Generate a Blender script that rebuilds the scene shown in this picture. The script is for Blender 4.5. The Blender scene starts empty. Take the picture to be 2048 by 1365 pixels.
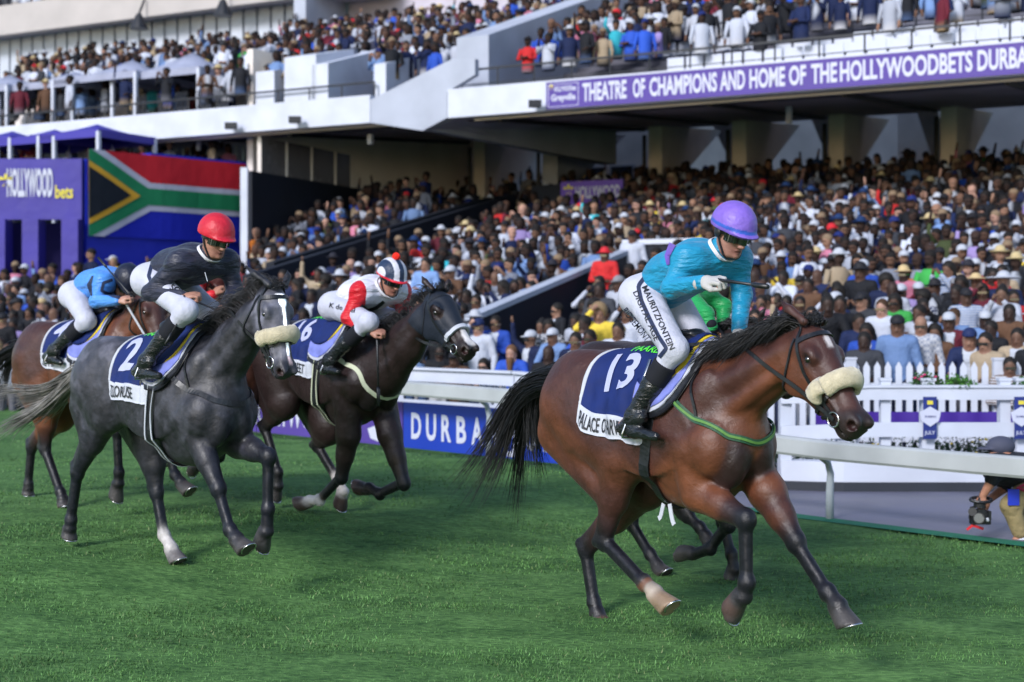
import bpy, bmesh, math, random
import numpy as np
from mathutils import Vector, Matrix
C = bpy.context.scene.collection
scene = bpy.context.scene
random.seed(7); RNG = np.random.default_rng(11)
R = math.radians

# ------------------------------------------------------------ camera, light
FPX = 3000.0; HCAM = 1.80; YH = 640.0
cam = bpy.data.cameras.new('camera'); co = bpy.data.objects.new('camera', cam); C.objects.link(co)
co.location = (0, 0, HCAM); co.rotation_euler = (R(90), 0, 0)
cam.sensor_width = 36; cam.lens = 36*FPX/2048; cam.clip_end = 2000; cam.clip_start = .1
cam.shift_y = -(682.5-YH)/2048
cam.dof.use_dof = True; cam.dof.focus_distance = 8.6; cam.dof.aperture_fstop = 2.1
scene.camera = co
SUN_AZ, SUN_EL = 214.0, 31.0
w = bpy.data.worlds.new('World'); scene.world = w; w.use_nodes = True
nt = w.node_tree; nt.nodes.clear()
sky = nt.nodes.new('ShaderNodeTexSky'); sky.sky_type = 'NISHITA'; sky.sun_disc = False
sky.sun_elevation = R(SUN_EL); sky.sun_rotation = R(SUN_AZ); sky.air_density = 1.0; sky.dust_density = .7; sky.ozone_density = 1.2
bg = nt.nodes.new('ShaderNodeBackground'); bg.inputs[1].default_value = 0.13
ow = nt.nodes.new('ShaderNodeOutputWorld'); nt.links.new(sky.outputs[0], bg.inputs[0]); nt.links.new(bg.outputs[0], ow.inputs[0])
sl = bpy.data.lights.new('sun', 'SUN'); so = bpy.data.objects.new('sun', sl); C.objects.link(so)
sl.energy = 2.1; sl.angle = R(14); sl.color = (1, .985, 1.0)
_d = Vector((math.sin(R(SUN_AZ))*math.cos(R(SUN_EL)), math.cos(R(SUN_AZ))*math.cos(R(SUN_EL)), math.sin(R(SUN_EL))))
so.rotation_euler = (-_d).to_track_quat('-Z', 'Y').to_euler(); so.location = (0, 0, 30)
scene.view_settings.view_transform = 'Standard'; scene.view_settings.look = 'None'
scene.view_settings.exposure = 0.78; scene.view_settings.gamma = 1.0; scene.view_settings.use_curve_mapping = False
try: scene.cycles.max_bounces = 6; scene.cycles.diffuse_bounces = 4; scene.cycles.use_denoising = True
except Exception: pass
# ------------------------------------------------------------ helpers
def ss(a, b, x):
    t = np.clip((x-a)/(b-a), 0, 1); return t*t*(3-2*t)
RD = np.array([.575, -.818]); RN = np.array([.818, .575])      # along the rail (towards us) / away across it
def GZ(x, y):                                                   # the turf falls gently towards the camera
    return .22*(1-ss(-11.6, -8.0, RD[0]*x+RD[1]*y))*(1-ss(.6, 2.4, np.asarray(x, float)))
def tag(o, label=None, cat=None, group=None, kind=None):
    if label: o['label'] = label
    if cat: o['category'] = cat
    if group: o['group'] = group
    if kind: o['kind'] = kind
    return o
def empty(name, loc=(0, 0, 0), rz=0.0, label=None, cat=None, group=None):
    o = bpy.data.objects.new(name, None); C.objects.link(o); o.location = loc; o.rotation_euler = (0, 0, rz)
    o.empty_display_size = .2
    return tag(o, label, cat, group)
def mk(name, V, Fs, mat=None, parent=None, col=None, smooth=False, attr=None):
    me = bpy.data.meshes.new(name)
    V = np.asarray(V, dtype=np.float32)
    if isinstance(Fs, np.ndarray) and Fs.ndim == 2:
        n, k = Fs.shape
        me.vertices.add(len(V)); me.vertices.foreach_set('co', V.ravel())
        me.loops.add(n*k); me.loops.foreach_set('vertex_index', Fs.astype(np.int32).ravel())
        me.polygons.add(n); me.polygons.foreach_set('loop_start', np.arange(0, n*k, k, dtype=np.int32))
        try: me.polygons.foreach_set('loop_total', np.full(n, k, dtype=np.int32))
        except Exception: pass
        me.update(calc_edges=True)
    else:
        me.from_pydata([tuple(v) for v in V], [], [tuple(int(i) for i in f) for f in Fs]); me.update()
    if col is not None:
        a = me.color_attributes.new('Col', 'FLOAT_COLOR', 'POINT')
        c4 = np.ones((len(V), 4), dtype=np.float32); c4[:, :np.asarray(col).shape[-1]] = col; a.data.foreach_set('color', c4.ravel())
    if smooth: me.polygons.foreach_set('use_smooth', np.ones(len(me.polygons), dtype=bool))
    if mat: me.materials.append(mat)
    o = bpy.data.objects.new(name, me); C.objects.link(o)
    if parent: o.parent = parent
    return o
class MB:                                                       # collects simple solids into one mesh
    def __init__(s): s.v = []; s.f = []
    def add(s, V, Fs):
        b = len(s.v); s.v += [tuple(map(float, p)) for p in V]; s.f += [tuple(b+i for i in f) for f in Fs]; return s
    def box(s, c, d, rz=0.0, ax=None):                          # centre, full dimensions, optional axes
        c = Vector(c); X, Y, Z = ax if ax else (Vector((math.cos(rz), math.sin(rz), 0)), Vector((-math.sin(rz), math.cos(rz), 0)), Vector((0, 0, 1)))
        V = [c+X*(i*d[0]/2)+Y*(j*d[1]/2)+Z*(k*d[2]/2) for k in (-1, 1) for j in (-1, 1) for i in (-1, 1)]
        return s.add(V, [(0, 2, 3, 1), (4, 5, 7, 6), (0, 1, 5, 4), (2, 6, 7, 3), (0, 4, 6, 2), (1, 3, 7, 5)])
    def bar(s, a, b, w, h=None, up=(0, 0, 1)):                  # rectangular bar from a to b
        a = Vector(a); b = Vector(b); X = (b-a); L = X.length; X.normalize(); up = Vector(up)
        if abs(X.dot(up)) > .99: up = Vector((1, 0, 0))
        Y = up.cross(X).normalized(); Z = X.cross(Y)
        return s.box((a+b)/2, (L, w, h or w), ax=(X, Y, Z))
    def tube(s, P, r, n=8, closed=False):
        P = [Vector(p) for p in P]; m = len(P); rr = r if isinstance(r, (list, tuple)) else [r]*m
        V = []; prev = None
        for i, p in enumerate(P):
            t = (P[(i+1) % m]-P[i-1]) if closed else (P[min(i+1, m-1)]-P[max(i-1, 0)])
            t.normalize()
            if prev is None: a = t.orthogonal().normalized()
            else: a = (prev-t*prev.dot(t)).normalized()
            prev = a; b = t.cross(a)
            V += [p+(a*math.cos(2*math.pi*j/n)+b*math.sin(2*math.pi*j/n))*rr[i] for j in range(n)]
        Fs = []
        for i in range(m if closed else m-1):
            for j in range(n):
                k = (i+1) % m; Fs.append((i*n+j, i*n+(j+1) % n, k*n+(j+1) % n, k*n+j))
        if not closed: Fs += [tuple(range(n))[::-1], tuple((m-1)*n+j for j in range(n))]
        return s.add(V, Fs)
    def prism(s, poly, fn, t0, t1):                             # polygon (a,b) extruded between t0,t1 ; fn(a,b,t)->xyz
        n = len(poly); V = [fn(a, b, t) for t in (t0, t1) for a, b in poly]
        return s.add(V, [tuple(range(n))[::-1], tuple(range(n, 2*n))]+[(i, (i+1) % n, n+(i+1) % n, n+i) for i in range(n)])
    def sphere(s, c, r, n=10, m=6, sc=(1, 1, 1)):
        V = [(c[0], c[1], c[2]+r*sc[2])]
        for i in range(1, m):
            th = math.pi*i/m
            V += [(c[0]+r*sc[0]*math.sin(th)*math.cos(2*math.pi*j/n), c[1]+r*sc[1]*math.sin(th)*math.sin(2*math.pi*j/n), c[2]+r*sc[2]*math.cos(th)) for j in range(n)]
        V.append((c[0], c[1], c[2]-r*sc[2])); L = len(V)-1
        Fs = [(0, 1+j, 1+(j+1) % n) for j in range(n)]
        for i in range(m-2):
            Fs += [(1+i*n+j, 1+(i+1)*n+j, 1+(i+1)*n+(j+1) % n, 1+i*n+(j+1) % n) for j in range(n)]
        Fs += [(L, 1+(m-2)*n+(j+1) % n, 1+(m-2)*n+j) for j in range(n)]
        return s.add(V, Fs)
    def build(s, name, mat=None, parent=None, smooth=False): return mk(name, np.array(s.v), s.f, mat, parent, smooth=smooth)

# ------------------------------------------------------------ materials
_mats = {}
def crowd_mat(name, rough, mode):
    """mode skin: Col x object colour ; cloth: object colour, where alpha=1 the painted Col shows"""
    m = bpy.data.materials.new(name); m.use_nodes = True; t = m.node_tree; N = t.nodes; L = t.links; b = N['Principled BSDF']; b.inputs['Roughness'].default_value = rough; b.inputs['Specular IOR Level'].default_value = .3
    a = N.new('ShaderNodeAttribute'); a.attribute_name = 'Col'; o = N.new('ShaderNodeObjectInfo')
    if mode == 'skin':
        x = N.new('ShaderNodeVectorMath'); x.operation = 'MULTIPLY'; L.new(a.outputs['Color'], x.inputs[0]); L.new(o.outputs['Color'], x.inputs[1]); L.new(x.outputs[0], b.inputs['Base Color'])
    elif mode in ('cloth', 'stripe', 'check'):
        x = N.new('ShaderNodeMix'); x.data_type = 'RGBA'; L.new(a.outputs['Alpha'], x.inputs[0]); L.new(a.outputs['Color'], x.inputs[7])
        src = o.outputs['Color']
        if mode != 'cloth':
            tc = N.new('ShaderNodeTexCoord'); w_ = N.new('ShaderNodeTexWave' if mode == 'stripe' else 'ShaderNodeTexChecker'); w_.inputs['Scale'].default_value = 9 if mode == 'stripe' else 26; L.new(tc.outputs['Object'], w_.inputs['Vector'])
            if mode == 'stripe': w_.bands_direction = 'Z'
            r = N.new('ShaderNodeMath'); r.operation = 'GREATER_THAN'; r.inputs[1].default_value = .5; L.new(w_.outputs[1], r.inputs[0])
            y = N.new('ShaderNodeMix'); y.data_type = 'RGBA'; L.new(r.outputs[0], y.inputs[0]); L.new(src, y.inputs[6]); y.inputs[7].default_value = (.45, .46, .50, 1); src = y.outputs[2]
        L.new(src, x.inputs[6]); L.new(x.outputs[2], b.inputs['Base Color'])
        nb = N.new('ShaderNodeTexNoise'); nb.inputs['Scale'].default_value = 9; bp = N.new('ShaderNodeBump'); bp.inputs['Strength'].default_value = .6; bp.inputs['Distance'].default_value = .04; L.new(nb.outputs[0], bp.inputs['Height']); L.new(bp.outputs[0], b.inputs['Normal'])
    else: L.new(o.outputs['Color'], b.inputs['Base Color'])
    return m
def mat(name, col, rough=.6, spec=.5, metal=0.0, noise=None, bump=None, coat=0.0, attr=None, sheen=0.0, emit=None, objcol=False, alpha=None, wave=None):
    """noise=(scale, amount) tonal variation ; bump=(scale, strength, distance[, stretch])"""
    if name in _mats: return _mats[name]
    m = bpy.data.materials.new(name); m.use_nodes = True; t = m.node_tree; N = t.nodes; Lk = t.links
    b = N['Principled BSDF']; b.inputs['Roughness'].default_value = rough; b.inputs['Metallic'].default_value = metal
    b.inputs['Specular IOR Level'].default_value = spec; b.inputs['Coat Weight'].default_value = coat; b.inputs['Coat Roughness'].default_value = .25
    b.inputs['Sheen Weight'].default_value = sheen; b.inputs['Sheen Roughness'].default_value = .4
    src = None
    if attr: a = N.new('ShaderNodeAttribute'); a.attribute_name = attr; src = a.outputs['Color']
    elif objcol: a = N.new('ShaderNodeObjectInfo'); src = a.outputs['Color']
    else: b.inputs['Base Color'].default_value = (*col, 1)
    tc = N.new('ShaderNodeTexCoord')
    if noise:
        nz = N.new('ShaderNodeTexNoise'); nz.inputs['Scale'].default_value = noise[0]; nz.inputs['Detail'].default_value = 5
        Lk.new(tc.outputs['Object'], nz.inputs['Vector'])
        mr = N.new('ShaderNodeMapRange'); mr.inputs[1].default_value = .3; mr.inputs[2].default_value = .7
        mr.inputs[3].default_value = 1-noise[1]; mr.inputs[4].default_value = 1+noise[1]; Lk.new(nz.outputs[0], mr.inputs[0])
        mx = N.new('ShaderNodeVectorMath'); mx.operation = 'SCALE'
        if src: Lk.new(src, mx.inputs[0])
        else: mx.inputs[0].default_value = col
        Lk.new(mr.outputs[0], mx.inputs['Scale']); src = mx.outputs[0]
        rr = N.new('ShaderNodeMapRange'); rr.inputs[1].default_value = .3; rr.inputs[2].default_value = .7
        rr.inputs[3].default_value = max(rough-.08, .02); rr.inputs[4].default_value = min(rough+.08, 1); Lk.new(nz.outputs[0], rr.inputs[0]); Lk.new(rr.outputs[0], b.inputs['Roughness'])
    if src: Lk.new(src, b.inputs['Base Color'])
    if bump:
        nb = N.new('ShaderNodeTexNoise'); nb.inputs['Scale'].default_value = bump[0]; nb.inputs['Detail'].default_value = 4
        if len(bump) > 3:
            mp = N.new('ShaderNodeMapping'); mp.inputs['Scale'].default_value = bump[3]
            if len(bump) > 4: mp.inputs['Rotation'].default_value = bump[4]
            Lk.new(tc.outputs['Object'], mp.inputs[0]); Lk.new(mp.outputs[0], nb.inputs['Vector'])
        else: Lk.new(tc.outputs['Object'], nb.inputs['Vector'])
        bp = N.new('ShaderNodeBump'); bp.inputs['Strength'].default_value = bump[1]; bp.inputs['Distance'].default_value = bump[2]
        Lk.new(nb.outputs[0], bp.inputs['Height']); Lk.new(bp.outputs[0], b.inputs['Normal'])
    _mats[name] = m; return m

# ------------------------------------------------------------ signed-distance modelling
class SD:
    def __init__(s): s.P = []
    def rc(s, a, b, ra, rb, c=None, c2=None, k=.04, sy=1.0, neg=False, cut=None):
        s.P.append(dict(t='rc', a=np.array(a, float), b=np.array(b, float), ra=ra, rb=rb, c=c, c2=c2 if c2 is not None else c, k=k, sy=sy, neg=neg, cut=cut)); return s
    def chain(s, pts, rs, c=None, k=.04, sy=1.0):
        for i in range(len(pts)-1): s.rc(pts[i], pts[i+1], rs[i], rs[i+1], c if not isinstance(c, list) else c[i], None if not isinstance(c, list) else c[i+1], k, sy)
        return s
    def el(s, c0, r, c=None, k=.04, M=None, neg=False, pit=0.0, cut=None):
        """ellipsoid; M rows = local axes; pit = pitch in the x-z plane"""
        if M is None: M = np.array([[math.cos(pit), 0, math.sin(pit)], [0, 1, 0], [-math.sin(pit), 0, math.cos(pit)]])
        s.P.append(dict(t='el', a=np.array(c0, float), r=np.array(r, float), M=M, c=c, c2=c, k=k, neg=neg, cut=cut)); return s
    def bb(s, p):
        if p['t'] == 'rc':
            r = max(p['ra'], p['rb']); e = np.array([r, r/min(p['sy'], 1), r]); return np.minimum(p['a'], p['b'])-e, np.maximum(p['a'], p['b'])+e
        r = p['r'].max(); ext = np.sqrt(((p['M']*p['r'][:, None])**2).sum(0)); return p['a']-ext, p['a']+ext
    def dist(s, p, Q):
        if p['t'] == 'rc':
            sc = np.array([1, p['sy'], 1], dtype=np.float32); a = p['a']*sc; b = p['b']*sc; q = Q*sc
            d = (b-a).astype(np.float32); L = float(d@d)+1e-9; t = np.clip(((q-a.astype(np.float32))@d)/L, 0, 1)
            D = np.linalg.norm(q-a.astype(np.float32)-t[..., None]*d, axis=-1)-(p['ra']+(p['rb']-p['ra'])*t)
            if p['cut'] is not None: D = np.maximum(D, (Q-np.float32(p['cut'][0]))@np.float32(p['cut'][1]))
            return D.astype(np.float32), t
        q = (Q-p['a'].astype(np.float32))@p['M'].T.astype(np.float32); r = p['r'].astype(np.float32)
        k0 = np.linalg.norm(q/r, axis=-1); k1 = np.linalg.norm(q/(r*r), axis=-1)+1e-6
        D = k0*(k0-1)/k1
        if p['cut'] is not None: D = np.maximum(D, (Q-np.float32(p['cut'][0]))@np.float32(p['cut'][1]))
        return D.astype(np.float32), None
    def ev(s, Q, pad=0.0):
        D = np.full(Q.shape[:-1], 9.0, np.float32)
        for p in s.P:
            d, _ = s.dist(p, Q)
            D = s.comb(D, d, p)
        return D
    def comb(s, D, d, p):
        k = p['k']
        if p['neg']:
            h = np.clip(.5-.5*(D+d)/k, 0, 1); return D*(1-h)+(-d)*h+k*h*(1-h)
        h = np.clip(.5+.5*(D-d)/k, 0, 1); return D*(1-h)+d*h-k*h*(1-h)
    def colors(s, Q, soft=.012):
        W = np.zeros(len(Q)); A = np.zeros((len(Q), 3)); over = []
        for p in s.P:
            if p['c'] is None: continue
            d, t = s.dist(p, Q.astype(np.float32))
            c = np.array(p['c'])[None]; 
            if t is not None: c = c*(1-t[:, None])+np.array(p['c2'])[None]*t[:, None]
            if p['neg']: over.append((d, c)); continue
            w = np.exp(-np.clip(d, -.03, 1)/soft)+1e-12; W += w; A += w[:, None]*c
        A /= W[:, None]
        for d, c in over:
            w = np.exp(-np.clip(d, 0, 1)/.006)[:, None]; A = A*(1-w)+c*w
        return A
    def mesh(s, h):
        lo = np.min([s.bb(p)[0] for p in s.P if not p['neg']], axis=0)-3*h; hi = np.max([s.bb(p)[1] for p in s.P if not p['neg']], axis=0)+3*h
        n = np.ceil((hi-lo)/h).astype(int)+1
        ax = [np.float32(lo[i]+h*np.arange(n[i])) for i in range(3)]
        D = np.full(n, 9.0, np.float32)
        for p in s.P:
            a, b = s.bb(p); m = p['k']+2.5*h; i0 = np.clip(((a-m-lo)/h).astype(int), 0, n-1); i1 = np.clip(((b+m-lo)/h).astype(int)+2, 1, n)
            if (i1 <= i0).any(): continue
            sl = tuple(slice(i0[j], i1[j]) for j in range(3))
            Q = np.stack(np.meshgrid(ax[0][sl[0]], ax[1][sl[1]], ax[2][sl[2]], indexing='ij'), -1)
            d, _ = s.dist(p, Q); D[sl] = s.comb(D[sl], d, p)
        return nets(D, lo, h)
def nets(D, lo, h):
    ins = D < 0; n = np.array(D.shape)
    cs = np.zeros(n-1, np.int8)
    for i in (0, 1):
        for j in (0, 1):
            for k in (0, 1): cs += ins[i:n[0]-1+i, j:n[1]-1+j, k:n[2]-1+k]
    act = (cs > 0) & (cs < 8); idx = -np.ones(n-1, np.int64); I = np.argwhere(act); idx[act] = np.arange(len(I))
    S = np.zeros((len(I), 3)); cnt = np.zeros(len(I))
    off = [(i, j, k) for i in (0, 1) for j in (0, 1) for k in (0, 1)]
    val = {o: D[I[:, 0]+o[0], I[:, 1]+o[1], I[:, 2]+o[2]] for o in off}
    for o in off:
        for a in range(3):
            if o[a]: continue
            q = list(o); q[a] = 1; q = tuple(q); va, vb = val[o], val[q]; m = (va < 0) != (vb < 0)
            t = np.where(m, va/np.where(m, va-vb, 1), 0); P = np.array(o, float)[None].repeat(len(I), 0); P[:, a] += t
            S[m] += P[m]; cnt[m] += 1
    V = (I+S/np.maximum(cnt, 1)[:, None])*h+lo
    F = []
    for a in range(3):
        b, c = (a+1) % 3, (a+2) % 3
        s0 = [slice(None)]*3; s1 = [slice(None)]*3; s0[a] = slice(0, n[a]-1); s1[a] = slice(1, n[a])
        x = ins[tuple(s0)]; y = ins[tuple(s1)]
        E = np.argwhere(x != y); 
        E = E[(E[:, b] > 0) & (E[:, c] > 0) & (E[:, b] < n[b]-1) & (E[:, c] < n[c]-1)]
        fl = x[E[:, 0], E[:, 1], E[:, 2]]
        def g(db, dc): q = E.copy(); q[:, b] -= db; q[:, c] -= dc; return idx[q[:, 0], q[:, 1], q[:, 2]]
        q = np.stack([g(1, 1), g(0, 1), g(0, 0), g(1, 0)], 1); q[~fl] = q[~fl][:, ::-1]; F.append(q)
    return V, np.concatenate(F)
def relax(V, F, it=1, lam=.5):
    E = np.concatenate([F[:, [0, 1]], F[:, [1, 2]], F[:, [2, 3]], F[:, [3, 0]]])
    for _ in range(it):
        S = np.zeros_like(V); c = np.bincount(E.ravel(), minlength=len(V))
        for a in range(3): S[:, a] = np.bincount(E[:, 0], V[E[:, 1], a], len(V))+np.bincount(E[:, 1], V[E[:, 0], a], len(V))
        V = V+(S/np.maximum(c, 1)[:, None]-V)*lam
    return V
def sdobj(name, s, h, m, parent, it=1, colfn=None):
    V, F = s.mesh(h); V = relax(V, F, it); c = s.colors(V)
    if colfn is not None: c = colfn(V, c)
    return mk(name, V, F, m, parent, col=c, smooth=True)

# ------------------------------------------------------------ frames
class Frame:                                                    # body frame of a moving figure: u forward, v away from us, z up
    def __init__(s, pxr, Y, deg, z0=0.0):
        s.al = R(deg); s.f = np.array([math.cos(s.al), -math.sin(s.al)]); s.w = np.array([math.sin(s.al), math.cos(s.al)])
        s.B = np.array([(pxr-1024)/FPX*Y, Y])
    def p(s, px, py, v=0.0):
        k = (px-1024)/FPX; u = (k*s.B[1]-s.B[0]+v*(k*s.w[1]-s.w[0]))/(s.f[0]-k*s.f[1])
        Y = s.B[1]+u*s.f[1]+v*s.w[1]; return np.array([u, v, HCAM-(py-YH)*Y/FPX])
    def proj(s, q):
        P = s.B+q[0]*s.f+q[1]*s.w; return 1024+FPX*P[0]/P[1], YH-FPX*(q[2]-HCAM)/P[1]
    def loc(s, P): d = np.array(P[:2])-s.B; return np.array([d@s.f, d@s.w, P[2]])
    def hit(s, sd, px, py, off=0.0):
        o = s.loc((0, 0, HCAM)); e = s.loc(((px-1024)/FPX, 1.0, HCAM-(py-YH)/FPX)); d = e-o; d /= np.linalg.norm(d)
        t0 = np.linalg.norm(s.B)-1.9; T = t0+np.arange(0, 3.4, .008); Q = (o+T[:, None]*d).astype(np.float32)
        D = sd.ev(Q); i = np.argmax(D < off)
        if D[i] >= off: i = int(np.argmin(D)); 
        return o+T[i]*d
    def hits(s, sd, px, py, off=0.0):
        px = np.asarray(px, float); py = np.asarray(py, float); o = s.loc((0, 0, HCAM)); k = (px-1024)/FPX
        Wd = np.stack([k, np.ones_like(k)], 1); e = np.stack([(Wd-s.B)@s.f, (Wd-s.B)@s.w, HCAM-(py-YH)/FPX], 1); d = e-o; d /= np.linalg.norm(d, axis=1, keepdims=True)
        t = np.full(len(px), np.linalg.norm(s.B)-1.7); 
        for _ in range(70): t = t+np.clip(sd.ev((o+t[:, None]*d).astype(np.float32))-off, -.02, .08)*.8
        return o+t[:, None]*d
    def root(s, name, label, cat, group=None): return empty(name, (s.B[0], s.B[1], 0), -s.al, label, cat, group)
def normal(sd, Q, e=.006):
    Q = np.asarray(Q, np.float32).reshape(-1, 3); n = np.zeros_like(Q)
    for a in range(3):
        d = np.zeros(3, np.float32); d[a] = e; n[:, a] = sd.ev(Q+d)-sd.ev(Q-d)
    return n/(np.linalg.norm(n, axis=1, keepdims=True)+1e-9)
def snap(sd, Q, off, it=5):                                     # move points to distance off from the surface
    Q = np.array(Q, np.float32)
    for _ in range(it): Q = Q-normal(sd, Q)*(sd.ev(Q)-off)[:, None]
    return Q
def resample(P, n):
    P = np.asarray(P, float); L = np.r_[0, np.cumsum(np.linalg.norm(np.diff(P, axis=0), axis=1))]; t = np.linspace(0, L[-1], n)
    return np.stack([np.interp(t, L, P[:, i]) for i in range(P.shape[1])], 1)
def smoothline(P, n, it=2):
    Q = resample(P, n)
    for _ in range(it): Q[1:-1] = .5*Q[1:-1]+.25*(Q[:-2]+Q[2:])
    return Q
def strap(name, P, sd, w, m, parent, th=.005, closed=False, off=.004, nrm=None):
    """flat strap of width w lying on the surface of sd along P"""
    P = np.asarray(P, float)
    if sd is not None:
        for _ in range(3):
            P = snap(sd, P, off, 2)
            P[1:-1] = .5*P[1:-1]+.25*(P[:-2]+P[2:])
        P = P+normal(sd, P)*np.clip(off-sd.ev(np.array(P, np.float32)), 0, None)[:, None]
        N = normal(sd, P)
        for _ in range(3): N[1:-1] = .5*N[1:-1]+.25*(N[:-2]+N[2:])
    else: N = np.asarray(nrm, float)*np.ones_like(P)
    n = len(P); T = (np.roll(P, -1, 0)-np.roll(P, 1, 0)) if closed else np.gradient(P, axis=0)
    T /= np.linalg.norm(T, axis=1, keepdims=True)+1e-9
    S = np.cross(N, T); S /= np.linalg.norm(S, axis=1, keepdims=True)+1e-9; N = np.cross(T, S)
    V = np.concatenate([P+S*w/2, P-S*w/2, P-S*w/2+N*th, P+S*w/2+N*th])
    F = []
    for i in range(n if closed else n-1):
        j = (i+1) % n
        for a, b in ((0, 1), (1, 2), (2, 3), (3, 0)): F.append((a*n+i, b*n+i, b*n+j, a*n+j))
    if not closed: F += [(0, 3*n, 2*n, n), (n-1, 2*n-1, 3*n-1, 4*n-1)]
    return mk(name, V, F, m, parent, smooth=False)
def ring(sd, c, ax, r0, n=40, up=(0, 0, 1), arc=None):          # loop where the plane through c (normal ax) cuts the skin
    c = np.array(c, float); ax = np.array(ax, float); ax /= np.linalg.norm(ax); up = np.array(up, float); up = up-ax*(up@ax); up /= np.linalg.norm(up); sd_ = np.cross(ax, up)
    A = np.linspace(*(arc or (0, 2*math.pi*(1-1/n))), n); T = np.arange(0, r0, .004); out = []
    for a in A:
        d = up*math.cos(a)+sd_*math.sin(a); Q = (c+T[:, None]*d).astype(np.float32); D = sd.ev(Q); i = int(np.argmax(D > 0)); i = i if D[i] > 0 else len(T)-1
        out.append(c+T[i]*d)
    return np.array(out)
def hair(name, roots, paths, w, m, parent, taper=True):
    """strands: list of (n,3) arrays with widths"""
    V = []; F = []
    for P, wd in zip(paths, w):
        n = len(P); T = np.gradient(P, axis=0); T /= np.linalg.norm(T, axis=1, keepdims=True)+1e-9
        a = np.cross(T, RNG.normal(size=3)); a /= np.linalg.norm(a, axis=1, keepdims=True)+1e-9; b = np.cross(T, a)
        t = np.linspace(0, 1, n)[:, None]; r = wd*(1-.85*t**2); base = len(V)*3
        for i in range(n):
            V.append([P[i]+a[i]*r[i], P[i]-a[i]*r[i]*.5+b[i]*r[i]*.6, P[i]-a[i]*r[i]*.5-b[i]*r[i]*.6])
        for i in range(n-1):
            for j in range(3):
                k = (j+1) % 3; F.append((base+i*3+j, base+i*3+k, base+i*3+3+k, base+i*3+3+j))
    return mk(name, np.array(V).reshape(-1, 3), np.array(F), m, parent, smooth=True)
_fontcache = {}
def text2d(s, size=1.0, bold=0.0, sx=1.0, sub=0.0):
    """flat letters as (verts2d, faces), origin at left of the baseline; cap height = size"""
    cu = bpy.data.curves.new('t', 'FONT'); cu.body = s; cu.size = 1.0; cu.offset = bold; cu.resolution_u = 3
    o = bpy.data.objects.new('t', cu); me = bpy.data.meshes.new_from_object(o)
    V = np.array([v.co[:2] for v in me.vertices]); bm = bmesh.new(); bm.from_mesh(me)
    bmesh.ops.scale(bm, vec=(size/.69*sx, size/.69, 1), verts=bm.verts)
    bmesh.ops.triangulate(bm, faces=bm.faces)
    if sub:
        for _ in range(5):
            es = [e for e in bm.edges if e.calc_length() > sub]
            if not es: break
            bmesh.ops.subdivide_edges(bm, edges=es, cuts=1); bmesh.ops.triangulate(bm, faces=bm.faces)
    bm.verts.index_update(); V = np.array([v.co[:2] for v in bm.verts]); F = [tuple(v.index for v in f.verts) for f in bm.faces]
    bm.free(); bpy.data.objects.remove(o); bpy.data.meshes.remove(me); bpy.data.curves.remove(cu)
    return V, F
# ------------------------------------------------------------ grandstand coordinates: s along the stand, t back into it
SD_ = np.array([.878, -.479]); SN_ = np.array([.479, .878]); SO = np.array([0, 20.5])
def W3(s, t, z): p = SO+s*SD_+t*SN_; return (float(p[0]), float(p[1]), float(z))
def SS(px, t): k = (px-1024)/FPX; return (k*(20.5+.878*t)-.479*t)/(.878+.479*k)
def SZ(px, py, t): s = SS(px, t); Y = 20.5-.479*s+.878*t; return HCAM-(py-YH)*Y/FPX
def GP(px, py):                                                  # point on the turf seen at a pixel
    Y = 14.0
    for _ in range(30): X = (px-1024)/FPX*Y; Y = (HCAM-float(GZ(X, Y)))*FPX/(py-YH)
    return np.array([(px-1024)/FPX*Y, Y])
SRZ = math.atan2(SD_[1], SD_[0]); AXS = (Vector((SD_[0], SD_[1], 0)), Vector((SN_[0], SN_[1], 0)), Vector((0, 0, 1)))
def sbox(mb, s0, s1, t0, t1, z0, z1): return mb.box(W3((s0+s1)/2, (t0+t1)/2, (z0+z1)/2), (abs(s1-s0), abs(t1-t0), abs(z1-z0)), ax=AXS)
def part(name, m, parent, fn): mb = MB(); fn(mb); return mb.build(name, m, parent)
def inst(name, me, parent, M):                                   # a repeat sharing its mesh
    o = bpy.data.objects.new(name, me); C.objects.link(o); o.parent = parent; o.matrix_local = M; return o
M_WHITE = mat('white_paint', (.50, .53, .62), .55, .4, noise=(1.6, .10), bump=(30, .1, .004))
M_CREAM = mat('cream_concrete', (.74, .68, .64), .8, .2, noise=(1.1, .10), bump=(18, .3, .01))
M_GREYC = mat('grey_concrete', (.36, .39, .47), .8, .2, noise=(.9, .12), bump=(20, .3, .01))
M_SOFF = mat('soffit_paint', (.46, .43, .50), .8, .2, noise=(.7, .15))
M_DARKW = mat('dark_navy_wall', (.008, .011, .020), .7, .3, noise=(.8, .25))
M_STEP = mat('step_concrete', (.12, .12, .15), .9, .2, noise=(1.5, .3))
M_RAILB = mat('black_rail', (.012, .014, .02), .5, .4)
M_PURP = mat('purple_vinyl', (.052, .040, .27), .5, .3, noise=(1.2, .12), bump=(2.2, .35, .06))
M_BLUE = mat('blue_vinyl', (.012, .022, .36), .5, .3, noise=(1.2, .12), bump=(2.2, .35, .06))
M_SIGN = mat('sign_purple', (.075, .045, .26), .5, .3, noise=(.9, .06))
M_TENT = mat('tent_canvas', (.30, .32, .42), .8, .2, noise=(2, .15), bump=(5, .3, .03))
M_GLASS = mat('dark_glass', (.012, .013, .016), .12, .6, noise=(.8, .3))
M_PANE = mat('grey_pane', (.16, .15, .16), .25, .5, noise=(.5, .3))
M_LPANE = mat('pale_pane', (.46, .50, .58), .4, .5, noise=(.8, .15))
M_LETTER = mat('white_letter', (.50, .52, .64), .5)
M_YELS = mat('yellow_print', (.65, .55, .05), .6)

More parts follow.
